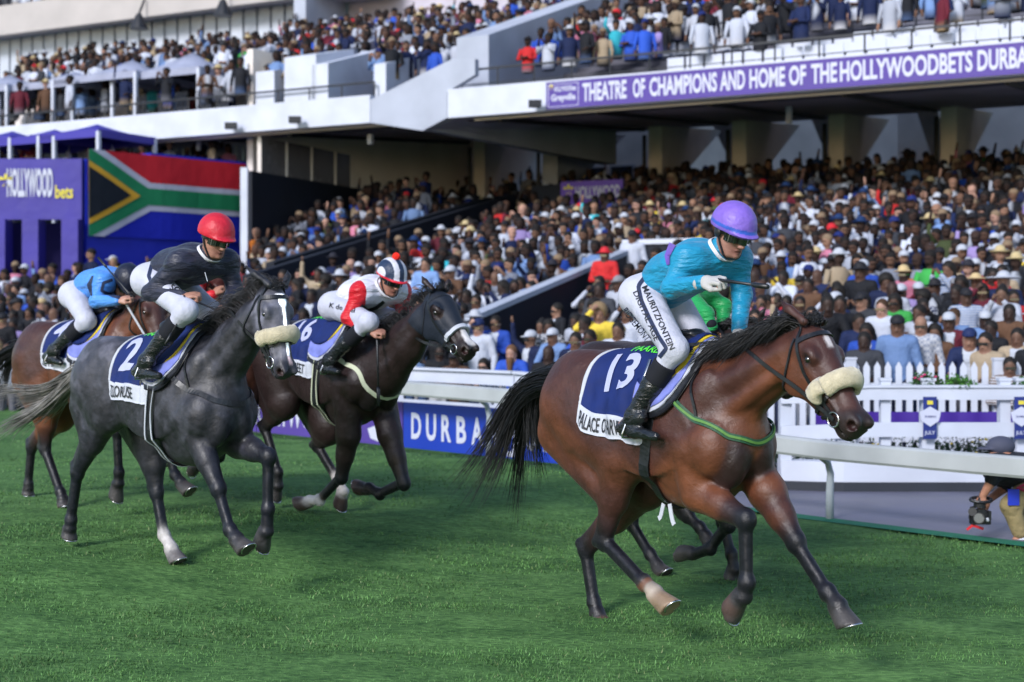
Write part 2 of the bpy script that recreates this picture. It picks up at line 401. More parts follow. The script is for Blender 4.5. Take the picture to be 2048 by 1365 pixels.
# turf
def build_turf():
    x = np.r_[np.linspace(-400, -24, 14), np.linspace(-22, 14, 145), np.linspace(16, 400, 14)]; y = np.r_[np.linspace(-60, 4, 12), np.linspace(4.2, 40, 170), np.linspace(45, 900, 12)]
    X, Y = np.meshgrid(x, y, indexing='ij'); nx, ny = X.shape; Z = GZ(X, Y)+.012*np.sin(X*2.1+Y*1.3)*np.sin(Y*2.7)
    dE = (X-EL0[0])*EN[0]+(Y-EL0[1])*EN[1]; Z = np.where(dE > .10, Z-.30, Z)
    V = np.stack([X.ravel(), Y.ravel(), Z.ravel()], 1); I = np.arange(nx*ny).reshape(nx, ny); F = np.stack([I[:-1, :-1], I[1:, :-1], I[1:, 1:], I[:-1, 1:]], -1).reshape(-1, 4)
    m = bpy.data.materials.new('turf'); m.use_nodes = True; t = m.node_tree; N = t.nodes; L = t.links; b = N['Principled BSDF']; b.inputs['Roughness'].default_value = .9; b.inputs['Specular IOR Level'].default_value = .15
    tc = N.new('ShaderNodeTexCoord'); mp = N.new('ShaderNodeMapping'); mp.inputs['Rotation'].default_value = (0, 0, R(10)); mp.inputs['Scale'].default_value = (.8, 1.25, 1); L.new(tc.outputs['Object'], mp.inputs[0])
    n1 = N.new('ShaderNodeTexNoise'); n1.inputs['Scale'].default_value = 2.2; n1.inputs['Detail'].default_value = 7; n1.inputs['Roughness'].default_value = .7; L.new(mp.outputs[0], n1.inputs[0])
    n2 = N.new('ShaderNodeTexNoise'); n2.inputs['Scale'].default_value = 22; n2.inputs['Detail'].default_value = 5; L.new(mp.outputs[0], n2.inputs[0])
    cr = N.new('ShaderNodeValToRGB'); e = cr.color_ramp.elements; e[0].position = .36; e[0].color = (.024, .072, .020, 1); e[1].position = .66; e[1].color = (.135, .27, .080, 1); x = e.new(.5); x.color = (.070, .155, .044, 1)
    mx = N.new('ShaderNodeMath'); mx.operation = 'MULTIPLY_ADD'; mx.inputs[1].default_value = .55; L.new(n1.outputs[0], mx.inputs[0]); m2 = N.new('ShaderNodeMath'); m2.operation = 'MULTIPLY'; m2.inputs[1].default_value = .45; L.new(n2.outputs[0], m2.inputs[0]); L.new(m2.outputs[0], mx.inputs[2])
    L.new(mx.outputs[0], cr.inputs[0]); L.new(cr.outputs[0], b.inputs['Base Color']); bp = N.new('ShaderNodeBump'); bp.inputs['Strength'].default_value = .8; bp.inputs['Distance'].default_value = .05; L.new(mx.outputs[0], bp.inputs['Height']); L.new(bp.outputs[0], b.inputs['Normal'])
    tag(mk('turf', V, F, m, smooth=True), kind='structure')
EL0 = GP(485, 865); EL1 = GP(2048, 1090); ED = (EL1-EL0)/np.linalg.norm(EL1-EL0); EN = np.array([-ED[1], ED[0]]); EN = EN if EN[1] > 0 else -EN
def EP(a, b, z=0.0): p = EL0+ED*a+EN*b; return (float(p[0]), float(p[1]), float(GZ(*p))+z)
def EA(px, b=0.0):                                               # distance along the turf edge at a pixel column
    k = (px-1024)/FPX; o = EL0+EN*b; return float((k*o[1]-o[0])/(ED[0]-k*ED[1]))
build_turf()
def build_grass():
    r = np.random.default_rng(2); P = []
    for (y0, y1, dens) in ((7.2, 9.5, 3600), (9.5, 12.5, 1900), (12.5, 17, 550), (17, 25, 220)):
        w0 = (y0+y1)/2*.37+.4; n = int((y1-y0)*2*w0*dens); x = r.uniform(-w0, w0, n); y = r.uniform(y0, y1, n)
        cl = np.sin(x*5.1+np.sin(y*7))*np.sin(y*9.3+np.sin(x*4.)*1.5)+.5*np.sin(x*17)*np.sin(y*23); k = r.uniform(size=n) < .62+.38*cl; P.append(np.stack([x[k], y[k]], 1))
    P = np.concatenate(P); d = (P-EL0)@EN; P = P[d < -.05]; n = len(P)
    h = r.uniform(.009, .026, n)*np.where(P[:, 1] > 12, 1.15, 1); a = r.uniform(0, 2*np.pi, n); w = r.uniform(.0018, .0040, n)*(1+(P[:, 1]-7)/9); lean = r.normal(size=(n, 2))*.45
    z = GZ(P[:, 0], P[:, 1])-.004; dx = np.cos(a)*w; dy = np.sin(a)*w
    A = np.stack([P[:, 0]-dx, P[:, 1]-dy, z], 1); B = np.stack([P[:, 0]+dx, P[:, 1]+dy, z], 1); T = np.stack([P[:, 0]+lean[:, 0]*h, P[:, 1]+lean[:, 1]*h, z+h], 1)
    V = np.stack([A, B, T], 1).reshape(-1, 3); F = np.arange(3*n).reshape(n, 3)
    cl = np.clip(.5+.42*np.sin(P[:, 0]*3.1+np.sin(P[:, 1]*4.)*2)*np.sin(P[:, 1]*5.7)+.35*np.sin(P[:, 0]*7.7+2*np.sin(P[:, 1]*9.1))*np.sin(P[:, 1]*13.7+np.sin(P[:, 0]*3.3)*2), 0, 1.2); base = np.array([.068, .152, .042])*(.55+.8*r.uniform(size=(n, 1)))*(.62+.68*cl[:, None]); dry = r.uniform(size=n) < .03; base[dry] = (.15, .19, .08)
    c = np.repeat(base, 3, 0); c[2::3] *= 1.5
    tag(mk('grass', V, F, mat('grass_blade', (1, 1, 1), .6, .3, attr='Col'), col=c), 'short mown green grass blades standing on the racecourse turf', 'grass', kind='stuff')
build_grass()

# running rail on curved posts
rail = empty('running_rail', EP(5, 0), 0, 'continuous pale plastic running rail on curved posts along the track edge', 'rail')
def railz(a): return float(np.interp(a, [0, EA(1060), EA(1657), EA(2048)], [.90, .82, .73, .72]))
inv = Matrix.Translation(-Vector(rail.location))
def addl(o): 
    o.data.transform(inv); return o
a_ = np.linspace(-14, EA(2048)+6, 26); P = np.array([EP(a, -.18, 0) for a in a_]); mb = MB()
prof = [(-.050, -.085), (.05, -.085), (.070, -.03), (.065, .05), (.04, .080), (-.035, .080), (-.062, .062), (-.066, -.062)]
for i, (a, p) in enumerate(zip(a_, P)):
    for (q, z) in prof: mb.v.append((p[0]+EN[0]*q, p[1]+EN[1]*q, p[2]+railz(a)+z-.08))
n8 = len(prof)
for i in range(len(a_)-1):
    for j in range(n8): mb.f.append((i*n8+j, i*n8+(j+1) % n8, (i+1)*n8+(j+1) % n8, (i+1)*n8+j))
mb.f += [tuple(range(n8)), tuple((len(a_)-1)*n8+j for j in range(n8))[::-1]]
addl(mb.build('rail_tube', mat('rail_plastic', (.38, .40, .41), .45, .4, noise=(2.5, .10), bump=(8, .15, .01)), rail, False))
for px in (330, 640, 975, 1290, 1657, 2150):
    a = EA(px); b = EP(a, .02); zt = railz(a)-.15; mb = MB()
    mb.tube([(b[0], b[1], b[2]-.02), (b[0], b[1], b[2]+zt*.45), (b[0]+EN[0]*.01, b[1]+EN[1]*.01, b[2]+zt*.72), (b[0]-EN[0]*.03, b[1]-EN[1]*.03, b[2]+zt*.9), (b[0]-EN[0]*.12-ED[0]*.02, b[1]-EN[1]*.12, b[2]+zt+.0)], [.038, .036, .033, .03, .028], 10)
    addl(mb.build('rail_post', mat('post_plastic', (.38, .42, .46), .45, .4, noise=(4, .1)), rail, True))
# advertising boards under the rail
def board(name, label, a0, a1, m, b=.22, h=.56, cat='banner'):
    t = empty(name, EP((a0+a1)/2, b), 0, label, cat); iv = Matrix.Translation(-Vector(t.location)); mb = MB(); n = 14
    for i in range(n+1):
        a = a0+(a1-a0)*i/n
        for z in (.0, h):
            for q in (0, .035): p = EP(a, b+q, z); mb.v.append(p)
    for i in range(n):
        k = i*4; mb.f += [(k, k+4, k+6, k+2), (k+1, k+3, k+7, k+5), (k+2, k+6, k+7, k+3), (k, k+1, k+5, k+4)]
    mb.f += [(0, 2, 3, 1), (n*4, n*4+1, n*4+3, n*4+2)]
    o = mb.build('panel', m, t); o.data.transform(iv); return t, iv
def bwrite(t, iv, s, a0, a1, z0, size, m, b=.22, nm='lettering', bold=.02):
    V, F = text2d(s, size, bold, 1, sub=.3); w = V[:, 0].max(); V[:, 0] *= (a1-a0)/w
    P = np.array([EP(a0+v[0], b-.006, z0+v[1]) for v in V]); o = mk(nm, P, F, m, t); o.data.transform(iv); return o
aP = EA(806, .22)
t1, iv1 = board('advertising_board', 'purple trackside board with big white letters behind the dark horse', -8, aP-.01, M_SIGN)
bwrite(t1, iv1, 'HOLLYWOOD', EA(498, .22), EA(668, .22), .12, .34, M_LETTER)
bwrite(t1, iv1, 'bets', EA(678, .22), EA(722, .22), .10, .22, M_YELS)
mb = MB(); c = (EA(763, .22)); mb.prism([(-.13, .16), (0, .24), (.15, .17), (.13, .06), (.0, .0), (-.10, .04)], lambda a, z, q: EP(c+a*2.2, .213-q, z+.03), 0, .006); o = mb.build('shield_emblem', M_LETTER, t1); o.data.transform(iv1)
t2, iv2 = board('advertising_board', 'royal blue trackside board with spaced white letters', aP+.01, EA(1340, .22), mat('royal_blue_board', (.008, .038, .36), .45, .4, noise=(1, .06)))
for ch, px in zip('DURBAN', (822, 852, 882, 912, 945, 975)):
    bwrite(t2, iv2, ch, EA(px, .22), EA(px+21, .22), .13, .30, M_LETTER, bold=.03)
for ch, px in zip('JULY', (1022, 1052, 1086, 1113)):
    bwrite(t2, iv2, ch, EA(px, .22), EA(px+20, .22), .13, .30, M_LETTER, bold=.03)
# white board fence right behind the rail
fence = empty('white_fence', EP(6, 1.0), 0, 'white board fence with flat top that the front row leans on', 'fence'); ivf = Matrix.Translation(-Vector(fence.location))
def fpart(name, fn, m=M_WHITE, parent=None, iv=None):
    mb = MB(); fn(mb); o = mb.build(name, m, parent or fence); o.data.transform(iv or ivf); return o
fa1 = EA(1300, .9)
for a0 in np.arange(-12, fa1, 2.4):
    a1 = min(a0+2.38, fa1)
    for z0, z1, nm in ((.78, .93, 'board'), (.45, .54, 'board')): fpart(nm, lambda mb: mb.bar(EP(a0, .9, (z0+z1)/2), EP(a1, .9, (z0+z1)/2), .03, z1-z0))
    fpart('top_board', lambda mb: mb.bar(EP(a0, .9, .948), EP(a1, .9, .948), .12, .03))
    fpart('post', lambda mb: mb.bar(EP(a0, .96, 0), EP(a0, .96, .93), .10, .10))
pk = MB(); pk.prism([(-.035, 0), (.035, 0), (.035, .78), (-.035, .78)], lambda a, z, q: (a, q, z), -.01, .01); pkm = pk.build('picket', M_WHITE, fence); pk_me = pkm.data
first = True
for a in np.arange(4, fa1, .14):
    p = Vector(EP(a, 1.04, 0))-Vector(fence.location); Mx = Matrix.Translation(p) @ Matrix.Rotation(math.atan2(ED[1], ED[0]), 4, 'Z')
    if first: pkm.matrix_local = Mx; first = False
    else: inst('picket', pk_me, fence, Mx)

# paved apron on the right, curved white fence on a plinth, picket fence behind
pv = MB(); PA = [EP(a, .03)[:2] for a in np.linspace(EA(1480), EA(2048)+8, 14)]; back = [(16, 15.9), (9, 15.75), (5.4, 15.7), (3.5, 15.8), (2.6, 16.1), (1.4, 17)]
poly = PA+back; V = [(x, y, .012) for x, y in poly]  # flat apron
m_pave = mat('wet_paving', (.125, .125, .175), .45, .4, noise=(1.3, .22), bump=(9, .25, .02, (.5, 3, 1)))
tag(mk('paving', V, [tuple(range(len(V)))], m_pave), kind='structure')
ST_ = MB()
for i in range(13):
    a0 = EA(1480)+(EA(2048)+8-EA(1480))*i/13; a1 = EA(1480)+(EA(2048)+8-EA(1480))*(i+1)/13
    ST_.add([EP(a0, -.16, .014), EP(a1, -.16, .014), EP(a1, .05, .018), EP(a0, .05, .018)], [(0, 1, 2, 3)])
tag(ST_.build('turf_edge_strip', mat('artificial_green', (.020, .15, .085), .8, .2, noise=(8, .15), bump=(60, .3, .01))), kind='structure')
tag(MB().box((22, 44, -.165), (60, 56.4, .02)).box((-20, 44, -.165), (26, 30, .02)).build('concourse_ground', M_STEP), kind='structure')
wf = empty('railed_fence', (5, 15.8, 0), 0, 'curved white three board fence on a plinth beside the paving', 'fence'); ivw = Matrix.Translation(-Vector(wf.location))
def WC(px, dy=0.0):                                              # plan curve of the fence by column
    Y = 15.62+max(0, (1700-px)/1700*3.2)**1.5*1.2+dy; return ((px-1024)/FPX*Y, Y)
cols = [1562, 1600, 1640, 1688, 1740, 1800, 1857, 1930, 2011, 2090, 2200, 2330]
def strip(nm, z0, z1, th, m, dy=0.0):
    mb = MB(); n = len(cols); zf = lambda i, z: z-(.05*max(0, (1740-cols[i])/180) if z > .5 else 0)
    for i, px in enumerate(cols):
        x, y = WC(px, dy)
        mb.v += [(x, y, zf(i, z0)), (x, y, zf(i, z1)), (x, y+th, zf(i, z1)), (x, y+th, zf(i, z0))]
    for i in range(n-1):
        for j in range(4): mb.f.append((i*4+j, (i+1)*4+j, (i+1)*4+(j+1) % 4, i*4+(j+1) % 4))
    mb.f += [(0, 1, 2, 3), ((n-1)*4+3, (n-1)*4+2, (n-1)*4+1, (n-1)*4)]
    o = mb.build(nm, m, wf); o.data.transform(ivw); return o
strip('kerb', .0, .105, .5, mat('dark_kerb', (.018, .022, .032), .7, noise=(3, .2)), -.02); strip('plinth', .107, .32, .22, M_WHITE, .01)
strip('board', .58, .73, .035, M_WHITE); strip('board', .965, 1.09, .035, M_WHITE); strip('top_board', 1.092, 1.12, .09, M_WHITE, -.02)
for px, w in ((1572, .12), (1688, .13), (1772, .10), (1857, .13), (2011, .11), (2045, .12), (2190, .12)):
    x, y = WC(px, .05); o = part('post', M_WHITE, wf, lambda mb: mb.box((x, y+w/2+.0, .70), (w, w, .93)).box((x, y+w/2, 1.175), (w*1.2, w*1.2, .03))); o.data.transform(ivw)
for j, px in enumerate((1858, 2040)):
    x, y = WC(px); fl = empty('hanging_flag', (x, y-.03, 1.0), 0, ('navy pennant with white shield hanging on the middle white post', 'navy pennant with white shield hanging at the right picture edge')[j], 'flag', 'navy pennants on the white fence')
    nv = mat('navy_flag', (.008, .02, .16), .6, noise=(6, .15), bump=(9, .3, .02))
    mb = MB(); mb.prism([(-.07, .0), (.07, .0), (.07, -.44), (-.07, -.44)], lambda a, z, q: (a, q, z), -.008, 0); mb.build('cloth', nv, fl)
    mb = MB(); mb.prism([(-.11, -.16), (-.05, -.13), (0, -.10), (.05, -.13), (.11, -.16), (.09, -.25), (0, -.31), (-.09, -.25)], lambda a, z, q: (a, q, z), -.018, -.010); mb.build('shield', M_LETTER, fl)
    V, F = text2d('JULY', .035, .02); V[:, 0] -= V[:, 0].max()/2; mk('lettering', np.stack([V[:, 0], np.full(len(V), -.0105), V[:, 1]-.39], 1), F, M_LETTER, fl)
    V, F = text2d('DURBAN', .02, .02); V[:, 0] -= V[:, 0].max()/2; mk('lettering', np.stack([V[:, 0], np.full(len(V), -.0205), V[:, 1]-.215], 1), F, nv, fl)
    mb = MB(); mb.prism([(-.03, -.04), (.03, -.04), (.03, -.08), (-.03, -.08)], lambda a, z, q: (a, q, z), -.013, -.010); mb.build('gold_mark', M_YELS, fl)
pf = empty('picket_fence', (6, 18, 0), 0, 'tall white picket fence in front of the standing crowd at right', 'fence')
def pline(u): return np.array([2.3+u, 18.6-.10*u])
pk = MB(); pk.prism([(-.038, 0), (.038, 0), (.038, 1.19), (0, 1.26), (-.038, 1.19)], lambda a, z, q: (a, q, z), -.012, .012); pm_ = None
for i, u in enumerate(np.arange(0, 9.5, .128)):
    p = pline(u); loc = Vector((p[0], p[1], .03))-Vector(pf.location); Mx = Matrix.Translation(loc) @ Matrix.Rotation(-.10, 4, 'Z')
    if pm_ is None: o = pk.build('picket', M_WHITE, pf); o.matrix_local = Mx; pm_ = o.data
    else: inst('picket', pm_, pf, Mx)
for z in (.35, .98): a, b = pline(-.1), pline(9.6); o = part('rail', M_WHITE, pf, lambda mb: mb.bar((a[0], a[1]+.03, z), (b[0], b[1]+.03, z), .03, .09)); o.data.transform(Matrix.Translation(-Vector(pf.location)))
for u in (.1, 1.85, 3.6, 5.4, 7.2): p = pline(u); o = part('post', M_WHITE, pf, lambda mb: mb.box((p[0], p[1]-.03, .66), (.12, .08, 1.30)).box((p[0], p[1]-.03, 1.325), (.14, .10, .03))); o.data.transform(Matrix.Translation(-Vector(pf.location)))
# purple fabric skirt and flowerbed behind the railed fence
sk = MB()
for i in range(60):
    u = i/59; p = np.array([3.5+5.5*u, 17.3-.05*u]); q = .03*math.sin(i*1.9); sk.v += [(p[0], p[1]+q, .56), (p[0], p[1]+q*.3, .74)]
    if i: k = 2*i; sk.f.append((k-2, k, k+1, k-1))
tag(sk.build('fabric_skirt', mat('violet_fabric', (.045, .012, .24), .6), smooth=True), 'violet fabric skirt strung behind the white boards', 'bunting')
def shrub(name, label, c, sx, sy, sz, n, cols_, seed, flowers=None, cat='plant'):
    r = np.random.default_rng(seed); root = empty(name, c, 0, label, cat); V = []; F = []; K = []
    for i in range(n):
        d = r.normal(size=3); d /= np.linalg.norm(d); p = d*np.array([sx, sy, sz])*r.uniform(.55, 1.05)*(1+.25*math.sin(i*.7)); p[2] = abs(p[2])
        a = r.normal(size=3); a /= np.linalg.norm(a); b = np.cross(a, r.normal(size=3)); b /= np.linalg.norm(b); L = r.uniform(.02, .045); w = L*.35; k = len(V)
        V += [p-b*w, p+a*L*.5-b*w*0+b*w, p+a*L, p+a*L*.4-b*w]; F.append((k, k+1, k+2, k+3)); c_ = np.array(cols_[r.integers(len(cols_))])*r.uniform(.6, 1.4); K += [c_]*4
    tag(mk('foliage', V, np.array(F), mat('leaf', (1, 1, 1), .55, .4, attr='Col'), root, col=np.array(K)), kind='stuff')
    mb = MB(); [mb.tube([(x, 0, -.05), (x*1.6, r.normal()*.05, sz*.7)], .008, 5) for x in np.linspace(-sx*.5, sx*.5, 5)]; mb.build('stem', mat('stem', (.03, .05, .015), .8), root)
    if flowers:
        mb = MB(); 
        for i in range(flowers[1]): d = r.normal(size=3); d /= np.linalg.norm(d); p = d*np.array([sx, sy, sz])*1.05; p[2] = abs(p[2]); mb.sphere(p, r.uniform(.012, .024), 6, 4, (1, 1, .6))
        tag(mb.build('blossom', mat('blossom_%s' % flowers[2], flowers[0], .7), root), kind='stuff')
shrub('hedge', 'low dark flowerbed with yellow blossoms behind the white plinth', (5.4, 16.7, .18), 1.9, .35, .30, 6500, [(.012, .035, .012), (.02, .05, .015)], 3, ((.75, .55, .02), 60, 'yellow'))
shrub('hedge', 'dark green flowerbed behind the left end of the curved fence', (3.4, 17.0, .18), .8, .3, .30, 2600, [(.012, .035, .012), (.02, .05, .015)], 4)
shrub('flower_basket', 'leafy basket with pink blossoms on the white fence top beside the bay nose', (4.35, 15.75, 1.10), .16, .12, .12, 700, [(.02, .07, .015), (.03, .10, .02)], 5, ((.6, .03, .16), 10, 'pink'))
shrub('flower_basket', 'bright lime basket hanging over the fence right of the pink blossoms', (4.68, 15.72, 1.08), .17, .12, .12, 800, [(.06, .20, .02), (.03, .10, .02)], 6)
shrub('flower_basket', 'small green basket on the fence top at the right picture edge', (5.38, 15.72, 1.10), .12, .1, .10, 420, [(.04, .12, .02), (.02, .08, .015)], 7)

# ------------------------------------------------------------ the grandstand
gs = empty('grandstand', W3(0, 12, 0), 0, 'huge multi tier white grandstand packed with racegoers behind the track', 'grandstand'); ivg = Matrix.Translation(-Vector(gs.location))
def gp(name, m, fn, parent=gs): mb = MB(); fn(mb); o = mb.build(name, m, parent); o.data.transform(ivg); return o
LZ = lambda t: -.15+.22*max(0, t-1.0)                            # lower terrace
UZ = lambda t: 6.95+.34*max(0, t-13.6)                           # upper deck
mb = MB()
for i in range(28):
    t0 = 1+i*.78; sbox(mb, -26, 16, t0, t0+.78+.01, LZ(t0)-.6, LZ(t0)-.002*i)
o = mb.build('terrace_step', M_STEP, gs); o.data.transform(ivg); tag(o, kind='stuff')
mb = MB()
for i in range(16): t0 = 13.0+i*.78; sbox(mb, -44, 14, t0, t0+.79, UZ(t0)-.30, UZ(t0))
o = mb.build('deck_step', M_STEP, gs); o.data.transform(ivg); tag(o, kind='stuff')
gp('concourse_slab', M_STEP, lambda m: sbox(m, -26, 16, 22.8, 31, 4.2, 4.55))
ZT, ZB = SZ(2048, 80, 12.6), SZ(2048, 150, 12.6)
sl0, sl1, sr0 = SS(-200, 12.6)-8, SS(740, 12.6), SS(895, 12.6)
gp('fascia', M_WHITE, lambda m: sbox(m, sr0, 12, 12.6, 12.85, ZB, ZT)); gp('fascia', M_WHITE, lambda m: sbox(m, sl0, sl1, 12.6, 12.85, ZB+.03, ZT+.03))
gp('soffit', M_SOFF, lambda m: m.add([W3(sr0, 12.86, ZB), W3(12, 12.86, ZB), W3(12, 24, ZB+.95), W3(sr0, 24, ZB+.95), W3(sr0, 12.86, ZB+.1), W3(12, 12.86, ZB+.1), W3(12, 24, ZB+1.05), W3(sr0, 24, ZB+1.05)], [(0, 3, 2, 1), (4, 5, 6, 7), (0, 1, 5, 4), (2, 3, 7, 6), (1, 2, 6, 5), (0, 4, 7, 3)]))
gp('soffit', M_SOFF, lambda m: m.add([W3(sl0, 12.86, ZB), W3(sr0-.01, 12.86, ZB), W3(sr0-.01, 24, ZB+.95), W3(sl0, 24, ZB+.95), W3(sl0, 12.86, ZB+.1), W3(sr0-.01, 12.86, ZB+.1), W3(sr0-.01, 24, ZB+1.05), W3(sl0, 24, ZB+1.05)], [(0, 3, 2, 1), (4, 5, 6, 7), (0, 1, 5, 4), (2, 3, 7, 6), (1, 2, 6, 5), (0, 4, 7, 3)]))
gp('drip_moulding', M_CREAM, lambda m: sbox(m, sr0+.5, 12, 13.0, 13.06, ZB-.05, ZB+.01)); gp('drip_moulding', M_CREAM, lambda m: sbox(m, sl0, sl1+.4, 13.0, 13.06, ZB-.02, ZB+.04))
# the stepped wall between the two decks
def wallpoly(name, m, pts, t0, t1): return gp(name, m, lambda mb: mb.prism([(SS(px, t0), SZ(px, py, t0)) for px, py in pts], lambda a, z, t: W3(a, t, z), t0, t1))
wallpoly('stair_wall', M_GREYC, [(741, 246), (741, 200), (905, 118), (950, 118), (950, 150), (894, 184), (894, 236), (845, 262)], 12.62, 12.80)
gp('beam', M_GREYC, lambda m: m.add([W3(SS(845, 12.6), 12.9, ZB-.20), W3(SS(895, 12.6), 12.9, ZB), W3(SS(895, 12.6)+.1, 22, ZB+.75), W3(SS(895, 12.6)+.1, 22, ZB-.25), W3(SS(845, 12.6)-.2, 12.9, ZB-.20), W3(SS(895, 12.6)-.45, 12.9, ZB), W3(SS(895, 12.6)-.35, 22, ZB+.75), W3(SS(895, 12.6)-.35, 22, ZB-.25)], [(0, 1, 2, 3), (7, 6, 5, 4), (0, 4, 5, 1), (3, 2, 6, 7), (0, 3, 7, 4), (1, 5, 6, 2)]))
# fins holding the deck
def fin(px, t=21.8, w=.42, m=M_CREAM, z0=3.6, br=3.6, base=1.25, lb=5.9):
    s = SS(px, t); zt = ZB+.085*(t-12.86)
    gp('column_fin', m, lambda mb: mb.prism([(t, z0), (t+base, z0), (t+base, lb), (t+base+br, zt+.085*(base+br)), (t, zt-.002)], lambda a, z, q: W3(q, a, z), s-w/2, s+w/2))
    gp('downpipe', M_RAILB, lambda mb: mb.tube([W3(s-w/2-.08, t-.1, zt-.25), W3(s-w/2-.08, t-.1, z0)], .06, 6))
    gp('roof_pipe', M_RAILB, lambda mb: mb.bar(W3(s-w/2-.10, 13.2, ZB-.04), W3(s-w/2-.10, t-.1, zt-.10), .10, .09))
for px in (1310, 1478, 1672, 1897, 2170): fin(px)
fin(1100, 21.0, .5, M_GREYC); fin(958, 22.5, .4); fin(868, 23.5, .4)
gp('back_wall', M_CREAM, lambda m: sbox(m, -20, -9.5, 29.5, 29.8, 4.4, 11)); gp('back_wall', M_CREAM, lambda m: sbox(m, -9.49, 16, 29.5, 29.8, 4.4, 6.1)); gp('yard_wall', M_CREAM, lambda m: sbox(m, -12, 22, 35, 35.3, 3, 12.5)); gp('back_wall', M_CREAM, lambda m: sbox(m, 2.6, 16, 29.5, 29.8, 6.11, 11)); gp('back_wall', M_CREAM, lambda m: sbox(m, -2.2, -.4, 29.5, 29.8, 6.11, 11))
for s_ in (-7, -3.8, -.6): gp('rear_brace', M_CREAM, lambda m: m.prism([(26, 8.3), (29.4, 6.2), (29.4, 6.9), (27.2, 8.3)], lambda a, z, q: W3(q, a, z), s_-.3, s_+.3)); gp('lobby_wall', mat('maroon_brick', (.09, .035, .04), .8, noise=(5, .3), bump=(14, .5, .02)), lambda m: sbox(m, -3, 9, 26.0, 26.2, 4.5, 6.3))
for s0, s1, z0, z1 in ((-13.6, -12.4, 6.1, 7.1), (-12.1, -11.3, 6.2, 7.1), (-10.9, -10.4, 6.2, 7.0), (3.2, 4.6, 6.3, 7.6)):
    w_ = gp('window', M_GREYC, lambda m: sbox(m, s0-.06, s1+.06, 29.40, 29.5, z0-.06, z1+.06) if z0 > 6 or s0 < 0 else sbox(m, s0-.06, s1+.06, 29.40, 29.5, z0-.06, z1+.06)); mb = MB(); sbox(mb, s0, s1, 29.36, 29.41, z0, z1); o = mb.build('pane', M_GLASS, w_); o.data.transform(ivg)
gp('hanging_lamp', M_WHITE, lambda m: m.box(W3(SS(1578, 16), 16, ZB+.0), (.12, .12, .40), rz=SRZ)); gp('hanging_lamp', M_WHITE, lambda m: m.box(W3(SS(741, 14), 14, ZB-.18), (.12, .12, .25), rz=SRZ))
for px, py in ((1070, 208), (590, 240), (462, 252)):
    f_ = gp('floodlight', M_RAILB, lambda m: m.box(W3(SS(px, 12.3), 12.3, SZ(px, py, 12.3)), (.30, .18, .16), rz=SRZ+.5).bar(W3(SS(px, 12.3), 12.3, SZ(px, py, 12.3)), W3(SS(px, 12.6), 12.6, SZ(px, py, 12.6)), .05))
# sign along the right fascia
sg = empty('stand_sign', W3(0, 12.5, ZB), 0, 'long purple sign with white capitals along the upper deck front', 'sign'); ivs = Matrix.Translation(-Vector(sg.location))
def sgp(name, V, F, m): o = mk(name, V, F, m, sg); o.data.transform(ivs); return o
ss0, s_a, s_b = SS(1092, 12.55), SS(1165, 12.55), SS(2048, 12.55)
mb = MB(); sbox(mb, ss0, 11.9, 12.555, 12.598, ZB+.02, ZT-.05); o = mb.build('sign_panel', M_SIGN, sg); o.data.transform(ivs)
mb = MB(); sbox(mb, ss0, 11.9, 12.545, 12.555, ZT-.052, ZT-.02); o = mb.build('sign_edge', M_LETTER, sg); o.data.transform(ivs)
def swrite(s, a0, a1, z0, size, m, nm='lettering', bold=.03, off=12.548):
    V, F = text2d(s, size, bold); V[:, 0] -= V[:, 0].min(); V[:, 0] *= (a1-a0)/V[:, 0].max(); sgp(nm, [W3(a0+v[0], off, z0+v[1]) for v in V], F, m)
zc = (ZT+ZB)/2; hh_ = (ZT-ZB)*.56
xs = SS(1165, 12.55)
for wd, p0, p1 in (('THEATRE', 1165, 1253), ('OF', 1266, 1290), ('CHAMPIONS', 1299, 1434), ('AND', 1440, 1490), ('HOME', 1499, 1570), ('OF', 1578, 1612), ('THE', 1622, 1674), ('HOLLYWOODBETS', 1680, 1945), ('DURBAN', 1955, 2078), ('JULY', 2090, 2180)):
    swrite(wd, SS(p0, 12.55), SS(p1, 12.55), zc-hh_/2, hh_, M_LETTER)
zr = (ZB+.06, ZT-.10); l0, l1 = SS(1096, 12.55), SS(1157, 12.55)
mb = MB()
for (a, b, c, d) in ((l0, l1, zr[1]-.012, zr[1]), (l0, l1, zr[0], zr[0]+.012), (l0, l0+.014, zr[0], zr[1]), (l1-.014, l1, zr[0], zr[1])): sbox(mb, a, b, 12.549, 12.555, c, d)
o = mb.build('logo_frame', M_LETTER, sg); o.data.transform(ivs)
swrite('HOLLYWOODbets', l0+.16, l1-.06, zc+.07, .11, M_LETTER); swrite('Greyville', l0+.08, l1-.08, zc-.14, .14, M_LETTER); swrite('*', l0+.03, l0+.14, zc+.02, .2, M_YELS)
# deck railings, seats
def railing(t, s0, s1, z, n, h=1.0):
    r = gp('guard_rail', M_RAILB, lambda m: m.bar(W3(s0, t, z+h), W3(s1, t, z+h), .045).bar(W3(s0, t, z+h*.55), W3(s1, t, z+h*.55), .02).bar(W3(s0, t, z+h*.3), W3(s1, t, z+h*.3), .02))
    pm = None
    for s in np.linspace(s0, s1, n):
        if pm is None: o = gp('rail_post', M_RAILB, lambda m: m.bar(W3(s, t, z), W3(s, t, z+h), .035), r); pm = o.data; sx = s
        else: inst('rail_post', pm, r, Matrix.Translation(Vector(W3(s, t, 0))-Vector(W3(sx, t, 0))))
railing(12.95, sr0+.2, 12, 6.98, 22, .78); railing(12.95, sl0, sl1-.1, 6.98, 26, .70)
railing(19.5, sr0+3, 12, UZ(19.5), 12, .9)
seat = MB(); seat.box((0, 0, .02), (.40, .38, .04)).box((0, .19, .20), (.40, .03, .36)); sm = None
